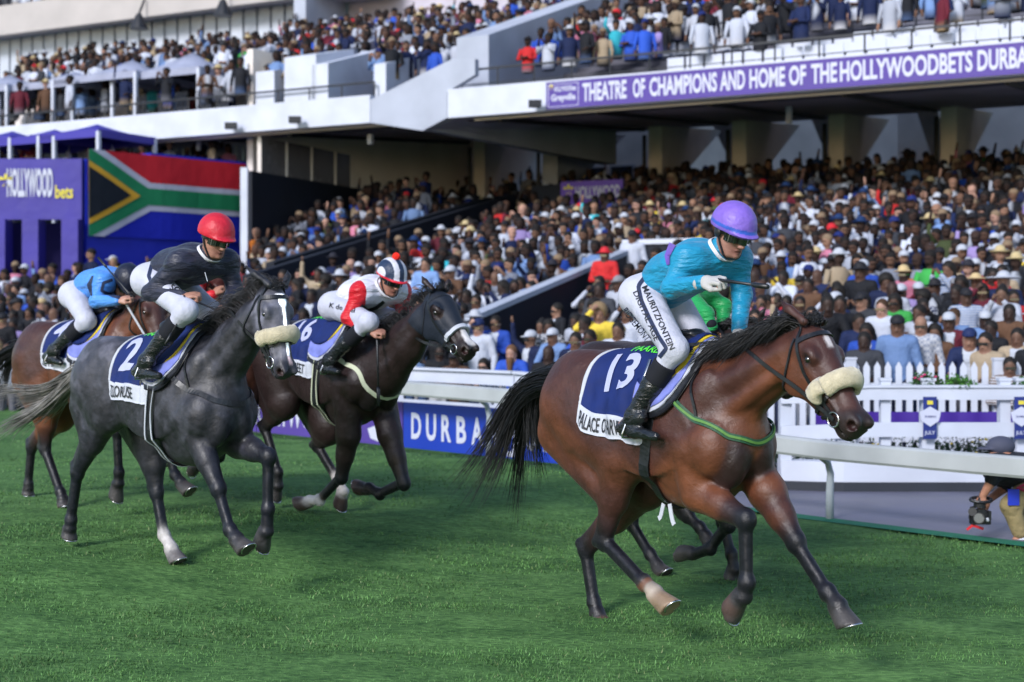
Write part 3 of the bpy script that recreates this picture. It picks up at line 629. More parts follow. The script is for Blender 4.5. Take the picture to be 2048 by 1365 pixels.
for row, (t, a, b, st) in enumerate(((13.5, SS(1345, 13.5), 11, .46), (14.3, SS(1560, 14.3), 11, .46), (15.1, SS(1720, 15.1), 10, .46), (16.2, SS(1330, 16.2), SS(1500, 16.2), .5))):
    for s in np.arange(a, b, st):
        Mx = Matrix.Translation(Vector(W3(s, t, UZ(t)+.42))-Vector(gs.location)) @ Matrix.Rotation(SRZ, 4, 'Z')
        if sm is None: o = seat.build('stadium_seat', M_WHITE, gs); o.matrix_local = Mx; sm = o.data
        else: inst('stadium_seat', sm, gs, Mx)
sm = None
for t in (17.5, 18.3, 19.1):
    for s in np.arange(SS(560, t), SS(700, t), .5):
        Mx = Matrix.Translation(Vector(W3(s, t, UZ(t)+.42))-Vector(gs.location)) @ Matrix.Rotation(SRZ, 4, 'Z')
        if sm is None: o = seat.build('red_seat', mat('red_plastic', (.35, .02, .03), .5), gs); o.matrix_local = Mx; sm = o.data
        else: inst('red_seat', sm, gs, Mx)
# stair walls
def stairwall(name, m, px, t0, t1, zf, h, w=.22, s=None, capm=None):
    s = SS(px, t0) if s is None else s
    gp(name, m, lambda mb: mb.prism([(t0, zf(t0)-.2), (t1, zf(t1)-.2), (t1, zf(t1)+h), (t0, zf(t0)+h)], lambda a, z, q: W3(q, a, z), s-w/2, s+w/2))
    if capm: gp('coping', capm, lambda mb: mb.prism([(t0-.05, zf(t0)+h), (t1+.05, zf(t1)+h), (t1+.05, zf(t1)+h+.09), (t0-.05, zf(t0)+h+.09)], lambda a, z, q: W3(q, a, z), s-w/2-.03, s+w/2+.03))
stairwall('stair_parapet', M_GREYC, 945, 13.6, 23, UZ, 1.75, .9)
stairwall('stair_parapet', M_WHITE, 640, 13.1, 16.5, UZ, 1.35, .5); stairwall('stair_parapet', M_WHITE, 760, 13.1, 16.0, UZ, 1.2, .35); stairwall('stair_parapet', M_WHITE, 600, 13.1, 14.8, UZ, 1.6, 1.0); stairwall('stair_parapet', M_WHITE, 530, 13.1, 14.6, UZ, 1.3, .6)
stairwall('stair_parapet', M_GREYC, 620, 18, 24, UZ, 1.2, 2.2)
LZ2 = lambda t: LZ(t)
for px, t0, t1 in ((490, 6.5, 18), (540, 8.0, 17.5)): stairwall('stair_wall', M_DARKW, px, t0, t1, LZ2, 1.65, .22)
S_W = SS(945, 3.0)
def px_of(s_, t): x, y, _ = W3(s_, t, 0); return 1024+FPX*x/y
T_W = next(t for t in np.arange(3.2, 14, .05) if px_of(S_W, t) > 1262)
stairwall('stair_wall', M_DARKW, 0, 3.0, T_W, LZ2, 1.50, .18, s=S_W, capm=M_GREYC)
gp('landing_wall', M_DARKW, lambda m: sbox(m, S_W+.12, S_W+1.55, T_W-.2, T_W-.02, LZ(T_W)-.3, LZ(T_W)+1.60)); gp('coping', M_WHITE, lambda m: sbox(m, S_W-.1, S_W+1.6, T_W-.25, T_W+.03, LZ(T_W)+1.605, LZ(T_W)+1.70))
# dark wall, glazed screen and white pole left of centre
def vwall(name, m, p0, p1, z0, z1, th=.2, parent=gs):
    a = Vector((p0[0], p0[1], z0)); b = Vector((p1[0], p1[1], z0)); return gp(name, m, lambda mb: mb.bar(a+Vector((0, 0, (z1-z0)/2)), b+Vector((0, 0, (z1-z0)/2)), th, z1-z0), parent)
def PX(px, Y): return ((px-1024)/FPX*Y, Y)
w0, w1 = PX(497, 37.5), PX(838, 46.3); vwall('dark_wall', M_DARKW, w0, w1, 2.2, 5.52)
g0, g1 = PX(520, 39.0), PX(835, 47.2); vwall('rear_screen', M_CREAM, PX(500, 39.9), PX(1120, 53), 4.0, 9)
for i in range(7):
    f0 = i/7; f1 = (i+.9)/7; a = (g0[0]+(g1[0]-g0[0])*f0, g0[1]+(g1[1]-g0[1])*f0); b = (g0[0]+(g1[0]-g0[0])*f1, g0[1]+(g1[1]-g0[1])*f1)
    w_ = vwall('window', M_PANE if i < 6 else M_GLASS, a, b, 5.35, 6.55, .10); c = (a[0]*1.0, a[1]-.06); gp('mullion', M_CREAM, lambda m: m.box((c[0], c[1], 5.95), (.10, .12, 1.2)), w_)
gp('white_pole', M_WHITE, lambda m: m.box((PX(489, 36.5)[0], 36.5, 4.2), (.17, .17, 2.6)))
# small banner on the terrace
hb = empty('terrace_banner', W3(SS(1180, 18), 18, 4.7), 0, 'small purple banner with white lettering hung among the middle terrace crowd', 'banner'); ivh = Matrix.Translation(-Vector(hb.location))
z0_, z1_ = SZ(1180, 408, 18), SZ(1180, 362, 18); a0, a1 = SS(1122, 18), SS(1246, 18)
mb = MB(); sbox(mb, a0, a1, 17.98, 18.03, z0_, z1_); o = mb.build('panel', mat('violet_panel', (.10, .03, .40), .5), hb); o.data.transform(ivh)
V, F = text2d('HOLLYWOOD', .30, .03); V[:, 0] *= (a1-a0)*.72/V[:, 0].max(); o = mk('lettering', [W3(a0+(a1-a0)*.24+v[0], 17.97, z0_+.16+v[1]) for v in V], F, M_LETTER, hb); o.data.transform(ivh)
V, F = text2d('*', .45, .03); o = mk('star', [W3(a0+.10+v[0], 17.97, z0_+.05+v[1]) for v in V], F, M_YELS, hb); o.data.transform(ivh)
gp('landing_wall', M_DARKW, lambda m: sbox(m, a0-.9, a0-.02, 18.0, 18.2, z0_-.4, z1_-.05))
# rear upper tier at left
uz0 = 12.95
gp('upper_fascia', mat('upper_cream', (.42, .39, .38), .8, noise=(1, .08)), lambda m: sbox(m, -62, -18.5, 24, 24.4, uz0, uz0+1.15)); gp('upper_slab', M_SOFF, lambda m: sbox(m, -62, -18.5, 24.41, 30, uz0+.1, uz0+.5))
for i, s in enumerate(np.arange(-60, -22, .62)): gp('glass_screen', M_LPANE, lambda m: sbox(m, s, s+.52, 25.0, 25.08, 8.6, uz0+.1)) 
gp('screen_backing', M_GREYC, lambda m: sbox(m, -62, -21, 25.3, 25.5, 7.5, uz0+.1)); gp('end_wall', M_GREYC, lambda m: sbox(m, -21.4, -20.9, 23.6, 26, 8, uz0+1)); gp('rear_wall', M_SOFF, lambda m: sbox(m, -20.8, 14, 26, 26.3, 8, 20))
for px, py in ((278, 45), (446, 18)):
    s = SS(px, 23.6); z = SZ(px, py, 23.6); gp('speaker_cone', M_RAILB, lambda m: m.tube([W3(s, 23.6, z-.25), W3(s, 23.6, z-.1), W3(s, 23.6, z+.3), W3(s, 23.6, z+.32)], [.34, .28, .10, .05], 12).bar(W3(s, 23.6, z+.3), W3(s, 23.9, z+.9), .06))
# flag block with its side face
C0 = np.array(PX(165, 36)); dF = np.array([.66, .75]); bl = empty('banner_block', (C0[0], C0[1], 0), 0, 'purple fabric clad block with doorway pillars and white lettering at far left', 'block'); ivb = Matrix.Translation(-Vector(bl.location))
def bw(name, m, a, b, z0, z1, th=.15): mb = MB(); a = Vector((a[0], a[1], (z0+z1)/2)); b = Vector((b[0], b[1], (z0+z1)/2)); mb.bar(a, b, th, z1-z0); o = mb.build(name, m, bl); o.data.transform(ivb); return o
ZTB = 5.66; zd = 1.8+(640-440)*36/3000
bw('front_face', M_PURP, (C0[0]-9, 36), C0, zd, ZTB); 
LFl = 5.75
E1 = C0+dF*LFl
bw('side_face', M_BLUE, C0+dF*.06, E1, .5, ZTB+.0)
for px0, px1 in ((-260, -60), (-40, 18), (52, 84), (130, 163)): bw('pillar', M_PURP, PX(px0, 36), PX(px1, 36), .5, zd, .6)
bw('inner_wall', mat('deep_violet', (.02, .012, .12), .8), (C0[0]-9, 37.2), (C0[0]-.1, 37.2), .5, zd)
bw('roof_block', M_BLUE, C0+dF*2.2+np.array([-.45, .4]), C0+dF*6.4+np.array([-.45, .4]), ZTB-.3, ZTB+.36, .5)
V, F = text2d('HOLLYWOOD', .62, .035); V[:, 0] *= (PX(108, 36)[0]-PX(16, 36)[0])/V[:, 0].max(); o = mk('lettering', [(PX(16, 36)[0]+v[0], 35.9, SZ(0, 0, 0)*0+1.8+(640-392)*.012+v[1]) for v in V], F, M_LETTER, bl); o.data.transform(ivb)
V, F = text2d('bets', .30, .02); o = mk('lettering', [(PX(112, 36)[0]+v[0]*.6, 35.9, 4.72+v[1]) for v in V], F, M_YELS, bl); o.data.transform(ivb)
V, F = text2d('*', .5, .03); o = mk('star', [(PX(2, 36)[0]+v[0], 35.9, 4.75+v[1]) for v in V], F, M_YELS, bl); o.data.transform(ivb)
# the big flag
fg = empty('flag', (C0[0], C0[1], 3.5), 0, 'large six colour national flag with green Y stretched over the block', 'flag'); ivfl = Matrix.Translation(-Vector(fg.location)); nf = np.array([dF[1], -dF[0]])
FW, FH = 4.75, 2.08; zf0 = 1.8+(640-472)*36/3000
def fpt(x, y, off): # x 0..3, y 0..2
    q = C0+dF*(.08+x/3*FW)+nf*(off+.125); return (q[0]+nf[0]*.02*math.sin(x*5), q[1]+nf[1]*.02*math.sin(x*5+y), zf0+y/2*FH)
def fpoly(name, pts, col, off):
    P = []; n = len(pts)
    mb = MB(); bm = bmesh.new(); vs = [bm.verts.new((a, b, 0)) for a, b in pts]; bm.faces.new(vs); bmesh.ops.triangulate(bm, faces=bm.faces)
    for _ in range(4):
        es = [e for e in bm.edges if e.calc_length() > .3]
        if es: bmesh.ops.subdivide_edges(bm, edges=es, cuts=1); bmesh.ops.triangulate(bm, faces=bm.faces)
    bm.verts.index_update(); V = [fpt(v.co.x, v.co.y, off) for v in bm.verts]; F = [tuple(v.index for v in f.verts) for f in bm.faces]; bm.free()
    o = mk(name, V, F, mat('flag_'+name, col, .7, .2, bump=(3, .4, .05)), fg); o.data.transform(ivfl)
fpoly('red_band', [(0, 2), (3, 2), (3, 1.0), (0, 1.0)], (.42, .014, .025), .0); fpoly('blue_band', [(0, 0), (3, 0), (3, 1.0), (0, 1.0)], (.010, .018, .36), .0)
fpoly('white_band', [(3, 1.333), (1.13, 1.333), (.27, 2.0), (-.0, 2.0), (0, 0), (.27, 0), (1.13, .667), (3, .667)], (.40, .41, .52), .012)
fpoly('green_band', [(3, 1.2), (1.08, 1.2), (.05, 2.0), (0, 2.0), (0, 0), (.05, 0), (1.08, .8), (3, .8)], (.012, .17, .075), .024)
fpoly('gold_band', [(0, 1.74), (.93, 1.0), (0, .26)], (.55, .30, .03), .036); fpoly('black_triangle', [(0, 1.6), (.75, 1.0), (0, .4)], (.008, .012, .02), .048)
# platform behind the block with people, purple canopies, white screens
gp('platform', M_STEP, lambda m: m.box((-15.8, 44.2, 4.85), (17, 8, .2))); 
for i in range(16): gp('white_screen', M_LPANE, lambda m: m.box((PX(285+i*15, 44)[0], 44, 6.35), (.17, .06, 1.5)))
def canopy(name, label, c, sx, sy, h, m, drop=.5, poles=True, sag=.18):
    root = empty(name, c, 0, label, 'canopy', None); n = 10; V = []; F = []
    for i in range(n+1):
        for j in range(n+1):
            u = i/n*2-1; v = j/n*2-1; r = max(abs(u), abs(v)); z = h*(1-r)**1.5-sag*(1-abs(abs(u)-abs(v)))*r*.4+drop*0; V.append((u*sx/2, v*sy/2, z))
    for i in range(n):
        for j in range(n): a = i*(n+1)+j; F.append((a, a+n+1, a+n+2, a+1))
    b = len(V); V += [(x, y, z-.03) for x, y, z in V]; F += [tuple(b+i for i in f[::-1]) for f in F]; mk('roof', V, F, m, root, smooth=True)
    mb = MB()
    for (a, b2) in (((-1, -1), (1, -1)), ((1, -1), (1, 1)), ((1, 1), (-1, 1)), ((-1, 1), (-1, -1))): mb.bar((a[0]*sx/2, a[1]*sy/2, -.10), (b2[0]*sx/2, b2[1]*sy/2, -.10), .02, .2)
    mb.build('valance', m, root)
    if poles:
        for u in (-1, 1):
            for v in (-1, 1): mb = MB(); mb.bar((u*sx*.49, v*sy*.49, -2.3), (u*sx*.49, v*sy*.49, -.05), .09); mb.build('pole', M_WHITE, root)
    root.rotation_euler = (0, 0, SRZ); return root
tl_ = ['second from the left', 'leftmost', 'third from the left', 'tallest, nearest the white stair parapets']
for lab, px, py, t, wd, h in (('leftmost grey marquee on the deck, half outside the picture', 20, 190, 15.0, 3.2, .6), ('second grey marquee from the left on the deck', 150, 180, 15.2, 3.0, .55), ('third grey marquee on the deck, peak rising higher', 265, 165, 15.2, 3.2, .65), ('rightmost grey marquee on the deck beside the white parapets', 385, 158, 15.4, 3.2, .75)):
    canopy('marquee', lab, W3(SS(px, t), t, SZ(px, py, t)), wd, 3.2, h, M_TENT)
for lab, px, py in (('purple peaked umbrella canopy, leftmost under the white fascia', 25, 285), ('purple peaked umbrella canopy, middle of three', 110, 282), ('largest purple peaked umbrella canopy, right of three', 195, 272)):
    canopy('umbrella_canopy', lab, W3(SS(px, 11.2), 11.2, SZ(px, py, 11.2)), 2.1, 2.1, .30, mat('umbrella_purple', (.04, .03, .30), .6), poles=True, sag=.05)
gp('deck_wall', M_CREAM, lambda m: sbox(m, SS(0, 14)-3, SS(420, 14), 17.0, 17.2, 6.9, 8.9))
for i, px in enumerate((300, 350, 385, 425)):
    gp('crate_gate', M_RAILB, lambda m: [sbox(m, SS(px, 13.2), SS(px, 13.2)+.5, 13.2, 13.24, 7.05, 7.95)] and None) if False else None
M_GATE = mat('gate_panel', (.18, .19, .25), .6)
for px in (272, 315, 352, 395, 430):
    s = SS(px, 13.3); g_ = gp('barrier_panel', M_GATE, lambda m: sbox(m, s, s+.42, 13.3, 13.34, 7.0, 7.55)); 
    for k in range(5): gp('bar', M_RAILB, lambda m: sbox(m, s+.04+k*.085, s+.065+k*.085, 13.25, 13.28, 6.98, 7.95), g_)
# ------------------------------------------------------------ racehorses
M_COAT = mat('horse_coat', (1, 1, 1), .46, .4, attr='Col', noise=(9, .22), bump=(13, .45, .022), sheen=.03)
def coat_detail(m, hs=.25):
    t = m.node_tree; N = t.nodes; L = t.links; b = N['Principled BSDF']; bp = [n for n in N if n.type == 'BUMP'][0]; tc = [n for n in N if n.type == 'TEX_COORD'][0]
    mp = N.new('ShaderNodeMapping'); mp.inputs['Scale'].default_value = (1, 1, .28); L.new(tc.outputs['Object'], mp.inputs[0])
    a = N.new('ShaderNodeTexNoise'); a.inputs['Scale'].default_value = 380; a.inputs['Detail'].default_value = 3; L.new(mp.outputs[0], a.inputs[0])
    b2 = N.new('ShaderNodeBump'); b2.inputs['Strength'].default_value = hs; b2.inputs['Distance'].default_value = .004; L.new(a.outputs[0], b2.inputs['Height']); L.new(bp.outputs[0], b2.inputs['Normal'])
    v = N.new('ShaderNodeTexNoise'); v.inputs['Scale'].default_value = 4.2; v.inputs['Detail'].default_value = 2; v.inputs['Distortion'].default_value = 1.4; L.new(tc.outputs['Object'], v.inputs[0])
    s1 = N.new('ShaderNodeMath'); s1.operation = 'SUBTRACT'; s1.inputs[1].default_value = .5; L.new(v.outputs[0], s1.inputs[0]); s2 = N.new('ShaderNodeMath'); s2.operation = 'ABSOLUTE'; L.new(s1.outputs[0], s2.inputs[0])
    s3 = N.new('ShaderNodeMapRange'); s3.inputs[1].default_value = 0; s3.inputs[2].default_value = .012; s3.inputs[3].default_value = 1; s3.inputs[4].default_value = 0; L.new(s2.outputs[0], s3.inputs[0])   # vein lines
    b3 = N.new('ShaderNodeBump'); b3.inputs['Strength'].default_value = .12; b3.inputs['Distance'].default_value = .008; L.new(s3.outputs[0], b3.inputs['Height']); L.new(b2.outputs[0], b3.inputs['Normal']); L.new(b3.outputs[0], b.inputs['Normal'])
coat_detail(M_COAT)
M_DAP = mat('grey_coat', (1, 1, 1), .48, .4, attr='Col', noise=(20, .30), bump=(13, .45, .022), sheen=0)
M_HAIRB = mat('black_hair', (.008, .008, .010), .45, .5)
M_HAIRG = mat('grey_hair', (.20, .19, .18), .55, .4, noise=(6, .7))
M_EYE = mat('eye', (.004, .003, .003), .08, .8, coat=1)
M_LEATHER = mat('black_leather', (.010, .011, .014), .38, .5, noise=(40, .3))
M_STEEL = mat('steel', (.55, .55, .58), .25, .5, metal=1)
M_FLEECE = mat('fleece', (.50, .44, .31), .95, .1, noise=(22, .2), bump=(130, .6, .012), sheen=.5)
M_NAVY = mat('navy_cloth', (.006, .018, .11), .75, .3, bump=(220, .25, .004), noise=(12, .15))
M_WCLOTH = mat('white_cloth', (.46, .48, .54), .75, .3, bump=(35, .25, .012), noise=(9, .08))
M_PRINTB = mat('black_print', (.012, .012, .016), .6)
M_PRINTN = mat('number_print', (.40, .42, .62), .6)
M_GREENP = mat('green_print', (.10, .75, .05), .6)
M_YEL = mat('yellow_trim', (.62, .46, .02), .6)
M_PERI = mat('periwinkle_cloth', (.16, .19, .52), .7, noise=(14, .15))

def horse(name, label, fr, S, z0, legs, neck, poll, muz, colc, marks, head_roll=0.0, h=.0105, ears=None, hood=False, body=None, blaze=None, neckr=(.188, .142, .110)):
    """fr: body frame; legs: name -> (v, [pixels]) with joints from the photograph, on the plane v of the moving body"""
    coat, dark, leg, hoofc = colc['coat'], colc['dark'], colc['leg'], colc.get('hoof', (.05, .045, .045))
    sd = SD(); B = lambda x, y, z: np.array([x*S, y*S, z*S+z0])
    e = lambda x, y, z, r, **k: sd.el(B(x, y, z), np.array(r)*S, **k)
    e(-.26, 0, 1.235, (.60, .245, .310), c=coat, k=.05)
    e(.10, 0, 1.18, (.36, .245, .41), c=coat, k=.10)
    e(-.02, 0, .98, (.34, .17, .215), c=dark if colc.get('belly') else coat, k=.10)
    e(-.42, 0, 1.17, (.34, .21, .21), c=coat, k=.10)
    sd.rc(B(-.30, 0, 1.44), B(.14, 0, 1.50), .10*S, .115*S, coat, coat, k=.12, sy=1.35)
    sd.rc(B(-.66, 0, 1.42), B(-.30, 0, 1.43), .15*S, .12*S, coat, coat, k=.12)
    for sgn in (-1, 1):
        e(-.76, sgn*.115, 1.36, (.30, .155, .22), c=coat, k=.08, pit=-.12)
        e(-.955, sgn*.13, 1.19, (.145, .115, .255), c=coat, k=.04, pit=.25)
        e(-.70, sgn*.17, 1.17, (.20, .11, .25), c=coat, k=.05, pit=-.35)
        e(.22, sgn*.150, 1.22, (.100, .080, .30), c=coat, k=.028, pit=-.42)
        e(.33, sgn*.16, 1.10, (.13, .10, .15), c=coat, k=.04)
        e(.10, sgn*.175, 1.12, (.13, .09, .15), c=coat, k=.03)
        e(.40, sgn*.085, 1.04, (.115, .085, .15), c=dark, k=.028)
        e(-.10, sgn*.235, 1.16, (.34, .035, .24), c=coat, k=.05)
    e(.36, 0, 1.17, (.16, .17, .20), c=coat, k=.07)
    for sgn in (-1, 1):                                             # grooves between the muscles
        g = lambda a, b, r: sd.rc(B(*a), B(*b), r*S, r*.6*S, k=.035, neg=True)
        g((-.80, sgn*.285, 1.40), (-.86, sgn*.285, 1.05), .030); g((-.50, sgn*.285, 1.38), (-.56, sgn*.29, 1.08), .028)
        g((.03, sgn*.285, 1.36), (-.04, sgn*.285, 1.02), .026); g((.28, sgn*.285, 1.32), (.20, sgn*.29, 1.02), .024)
        g((-.98, sgn*.275, 1.24), (-.90, sgn*.28, 1.0), .020)
    # neck
    NB = fr.p(*neck[0]); NM = fr.p(*neck[1]); NT = fr.p(*neck[2]); P = fr.p(*poll); M_ = fr.p(*muz)
    sd.rc(B(.22, 0, 1.30), NB, .26*S, neckr[0]*S, coat, coat, k=.09, sy=1.28)
    sd.rc(NB, NM, neckr[0]*S, neckr[1]*S, coat, coat, k=.05, sy=1.45); sd.rc(NM, NT, neckr[1]*S, neckr[2]*S, coat, coat, k=.05, sy=1.4)
    # jugular groove muscles
    up = np.array([0, 0, 1.0]); nd = (NT-NB)/np.linalg.norm(NT-NB); nz = up-nd*(up@nd); nz /= np.linalg.norm(nz)
    for sgn in (-1, 1):
        sv = np.array([0, sgn*1.0, 0])
        sd.rc(NB-nz*.09*S+sv*.085*S, NT-nz*.055*S+sv*.05*S, .055*S, .04*S, coat, coat, k=.02)
        sd.rc(NB+nz*.04*S+sv*.085*S, NT+nz*.02*S+sv*.045*S, .085*S, .05*S, coat, coat, k=.03)
    # head frame
    X = M_-P; HL = np.linalg.norm(X)/.53; X = X/np.linalg.norm(X)
    Y = np.array([0, 1.0, 0]); Y = Y-X*(Y@X); Y /= np.linalg.norm(Y); Z = np.cross(X, Y); Z = Z if Z[2] > 0 or X[2] < -.9 else Z
    if Z[0] < 0 and X[2] < -.7: Z = -Z
    if head_roll: cr, sr = math.cos(head_roll), math.sin(head_roll); Y, Z = Y*cr+Z*sr, Z*cr-Y*sr
    HZ = HL*1.26; HY = HL*1.13
    Hm = np.array([X, Y, Z]); H = lambda x, y, z: P+X*x*HL+Y*y*HY+Z*z*HZ
    he = lambda x, y, z, r, k=.03, c=coat, neg=False, rot=0: sd.el(H(x, y, z), np.array(r)*np.array([HL, HY, HZ]), c=c, k=k, M=(np.array([[math.cos(rot), 0, math.sin(rot)], [0, 1, 0], [-math.sin(rot), 0, math.cos(rot)]])@Hm), neg=neg)
    mz = colc['muzzle']
    sd.rc(NT, H(.10, 0, -.06), neckr[2]*S, .10*HL, coat, coat, k=.05, sy=1.25)
    he(.10, 0, -.045, (.16, .098, .105)); he(.20, 0, -.075, (.17, .085, .115))
    for sgn in (-1, 1):
        he(.17, sgn*.055, -.125, (.115, .035, .105), .02)
        he(.165, sgn*.088, .005, (.055, .028, .028), .02)
        sd.rc(H(.20, sgn*.088, -.045), H(.36, sgn*.058, -.065), .016*HL, .010*HL, coat, coat, k=.018)
        sd.rc(H(.26, sgn*.03, -.15), H(.50, sgn*.02, -.115), .045*HL, .028*HL, coat, mz, k=.03)
        he(.575, sgn*.042, -.035, (.055, .026, .040), .02, mz)
    sd.rc(H(.12, 0, -.02), H(.50, 0, -.035), .088*HL, .058*HL, coat, coat, k=.04); sd.rc(H(.22, 0, -.10), H(.50, 0, -.085), .078*HL, .054*HL, coat, mz, k=.04)
    he(.555, 0, -.060, (.075, .058, .062), .03, mz); he(.555, 0, -.118, (.050, .036, .032), .018, mz); he(.60, 0, -.085, (.035, .045, .04), .02, mz)
    for sgn in (-1, 1):
        he(.600, sgn*.040, -.012, (.032, .022, .020), .012, mz)
        he(.175, sgn*.108, -.020, (.028, .016, .020), .010, dark, True)
        he(.600, sgn*.050, -.032, (.027, .026, .022), .005, (.022, .007, .007), True)
        sd.rc(H(.50, sgn*.060, -.100), H(.635, sgn*.030, -.100), .009*HL, .007*HL, (.006, .004, .004), k=.006, neg=True)
        sd.rc(H(.36, sgn*.075, -.05), H(.53, sgn*.055, -.055), .010*HL, .008*HL, k=.02, c=coat, c2=mz)
    he(.60, 0, -.103, (.06, .05, .0045), .006, (.006, .004, .004), True)
    # ears
    earT = []
    for i, sgn in enumerate((-1, 1)):
        b = H(-.015, sgn*.062, .045)
        tip = fr.p(*ears[i]) if ears else H(-.17, sgn*.085, .12)
        mid = b*.45+tip*.55+Y*sgn*.012*HL
        sd.rc(b, mid, .025*HL, .026*HL, coat, coat, k=.015); sd.rc(mid, tip, .026*HL, .005*HL, coat, dark, k=.012); earT.append(tip)
        f = np.cross(tip-b, Y); f /= np.linalg.norm(f); f = f if f@X > 0 else -f
        if True: sd.rc(b*.7+mid*.3+f*.026*HL+Y*sgn*.012, tip*.8+mid*.2+f*.02*HL, .017*HL, .008*HL, dark, dark, k=.008, neg=True)
    # legs
    mets = (.35, .36, .38)
    def hoof(cor, toe, fet, mark):
        cor = np.array(cor); ax = toe-cor; L = np.linalg.norm(ax); ax /= L; ln = .088*S
        hc = marks.get('hoof', hoofc) if mark else hoofc
        side = np.array([0, 1.0, 0]); pas = cor-fet; pas /= np.linalg.norm(pas)
        # sole plane passes through the toe; its normal lies between the pastern axis and the vertical of the foot
        back = np.cross(side, ax); back = back if back@(fet-cor+np.array([-.001, 0, 0])) > 0 or back[0] < 0 else -back
        if back[0]*0+back@np.array([-1, 0, -.2]) < 0: back = -back
        sole = toe-ax*.004+back*.055*S; n = ax*.80-back*.60*-1*0+np.array([0, 0, 0]); n = ax*.84-back*-.54*-1
        n = ax*.86+back*.50; n /= np.linalg.norm(n)
        c0 = cor+back*.018*S; c1 = toe+back*.040*S+ax*.03
        sd.rc(c0, c1, .046*S, .070*S, hc, hc, k=.006, cut=(toe, n))
        q = c1-n*((c1-toe)@n); 
        return q, n
    shoes = []
    kp = {}
    for nm, (v, px) in legs.items():
        J = [fr.p(a[0], a[1], v if len(a) < 3 else a[2]) for a in px]; sg = -1 if v < 0 else 1; kp[nm] = J
        mark = marks.get(nm); pc = mark if mark else leg
        if nm.endswith('fore'):
            el, kn, ft, cr, toe = J
            el0 = B(.22, sg*.15, 1.08)
            sd.rc(el0, el, .115*S, .098*S, coat, coat, k=.03)
            d = (kn-el); 
            gk = colc.get('gaskin', coat); sd.rc(el, el+d*.5, .100*S, .078*S, coat, gk, k=.03, sy=1.15); sd.rc(el+d*.45, kn, .076*S, .050*S, gk, leg, k=.02, sy=1.1)
            sd.el(kn, (.057*S, .050*S, .064*S), c=leg, k=.015)
            fw = np.cross([0, 1, 0], ft-kn); fw /= np.linalg.norm(fw); fw = fw if fw[0] < 0 or fw[2] < -.5 else -fw
            sd.rc(kn, ft, .034*S, .031*S, leg, leg, k=.012); sd.rc(kn*.85+ft*.15+fw*.026*S, ft+fw*.020*S, .022*S, .024*S, leg, leg, k=.012)
        else:
            st, hk, ft, cr, toe = J
            sd.rc(B(-.84, sg*.15, 1.26), st, .225*S, .175*S, coat, coat, k=.05, sy=1.35)
            d = hk-st
            sd.rc(B(-.98, sg*.14, 1.10), st+d*.5, .15*S, .095*S, coat, coat, k=.04, sy=1.3)
            gk = colc.get('gaskin', coat); sd.rc(st, st+d*.5, .155*S, .102*S, coat, gk, k=.03, sy=1.35); sd.rc(st+d*.45, hk, .096*S, .050*S, gk, leg, k=.02, sy=1.3)
            sd.el(hk, (.062*S, .046*S, .070*S), c=leg, k=.015)
            fw = np.cross([0, 1, 0], ft-hk); fw /= np.linalg.norm(fw); fw = fw if fw[0] < 0 else -fw
            hp = hk+fw*.045*S-(ft-hk)/np.linalg.norm(ft-hk)*.045*S                # point of hock
            sd.rc(hp, hk, .032*S, .042*S, leg, leg, k=.015); sd.rc(st+d*.5+fw*.07*S, hp, .04*S, .026*S, coat, leg, k=.02)
            sd.rc(hk, ft, .038*S, .034*S, leg, leg, k=.012); sd.rc(hk+fw*.026*S, ft+fw*.02*S, .024*S, .026*S, leg, leg, k=.012)
        jt = kn if nm.endswith('fore') else hk
        for q_ in (-1, 1): sd.rc(jt*.78+ft*.22+fw*.006*S+np.array([0, q_*.040*S, 0]), jt*.16+ft*.84+fw*.004*S+np.array([0, q_*.036*S, 0]), .0085*S, .0075*S, k=.012, neg=True)   # groove between cannon bone and tendon
        sd.el(ft, (.049*S, .043*S, .051*S), c=leg if nm in marks.get('low', ()) else pc, k=.012); sd.rc(ft, cr, .037*S, .041*S, leg if nm in marks.get('low', ()) else pc, pc, k=.014); sd.el(cr, (.048*S, .047*S, .038*S), c=pc, k=.012)
        sd.el(ft+(cr-ft)*.1+fw*.030*S, (.022*S, .024*S, .026*S), c=pc, k=.012)
        shoes.append(hoof(cr, toe, ft, mark))
    root = fr.root(name[0], label, 'horse')
    def cf(V, c):
        if blaze:
            for (x0, y0, x1, y1, w0, w1, bc) in blaze:
                L = (V-P)@Hm.T/HL; t = np.clip((L[:, 0]-x0)/(x1-x0+1e-6), 0, 1); yc = y0+(y1-y0)*t; ww = w0+(w1-w0)*t
                m = (1-ss(.75, 1.2, np.abs(L[:, 1]-yc)/ww+.25*np.sin(L[:, 0]*90)*.3))*(ss(x0-.012, x0+.012, L[:, 0]))*(1-ss(x1-.012, x1+.012, L[:, 0]))*(ss(-.06, -.03, L[:, 2]))
                c = c*(1-m[:, None])+np.array(bc)*m[:, None]
        if 'dapple' in colc:
            r = np.random.default_rng(5); K = r.uniform(-1.2, 1.3, (900, 3)); K[:, 2] = r.uniform(.6, 1.9, 900); K[:, 1] *= .25
            # dappling: soft pale rings scattered over the coat
            z = np.zeros(len(V)); 
            for a in range(6):
                f = r.normal(size=3)*22; z += np.sin(V@f+r.uniform(0, 6))
            z += .9*np.sin(V[:, 0]*61+2*np.sin(V[:, 2]*33))*np.sin(V[:, 2]*57+2*np.sin(V[:, 0]*29)); k = ss(-.3, 2.2, z)*1.1*ss(.75, 1.1, V[:, 2]); c = c*(1+k[:, None])
            rump = ss(-.2, -.8, V[:, 0])*ss(1.25, 1.5, V[:, 2]); c = c*(1+1.1*rump[:, None])
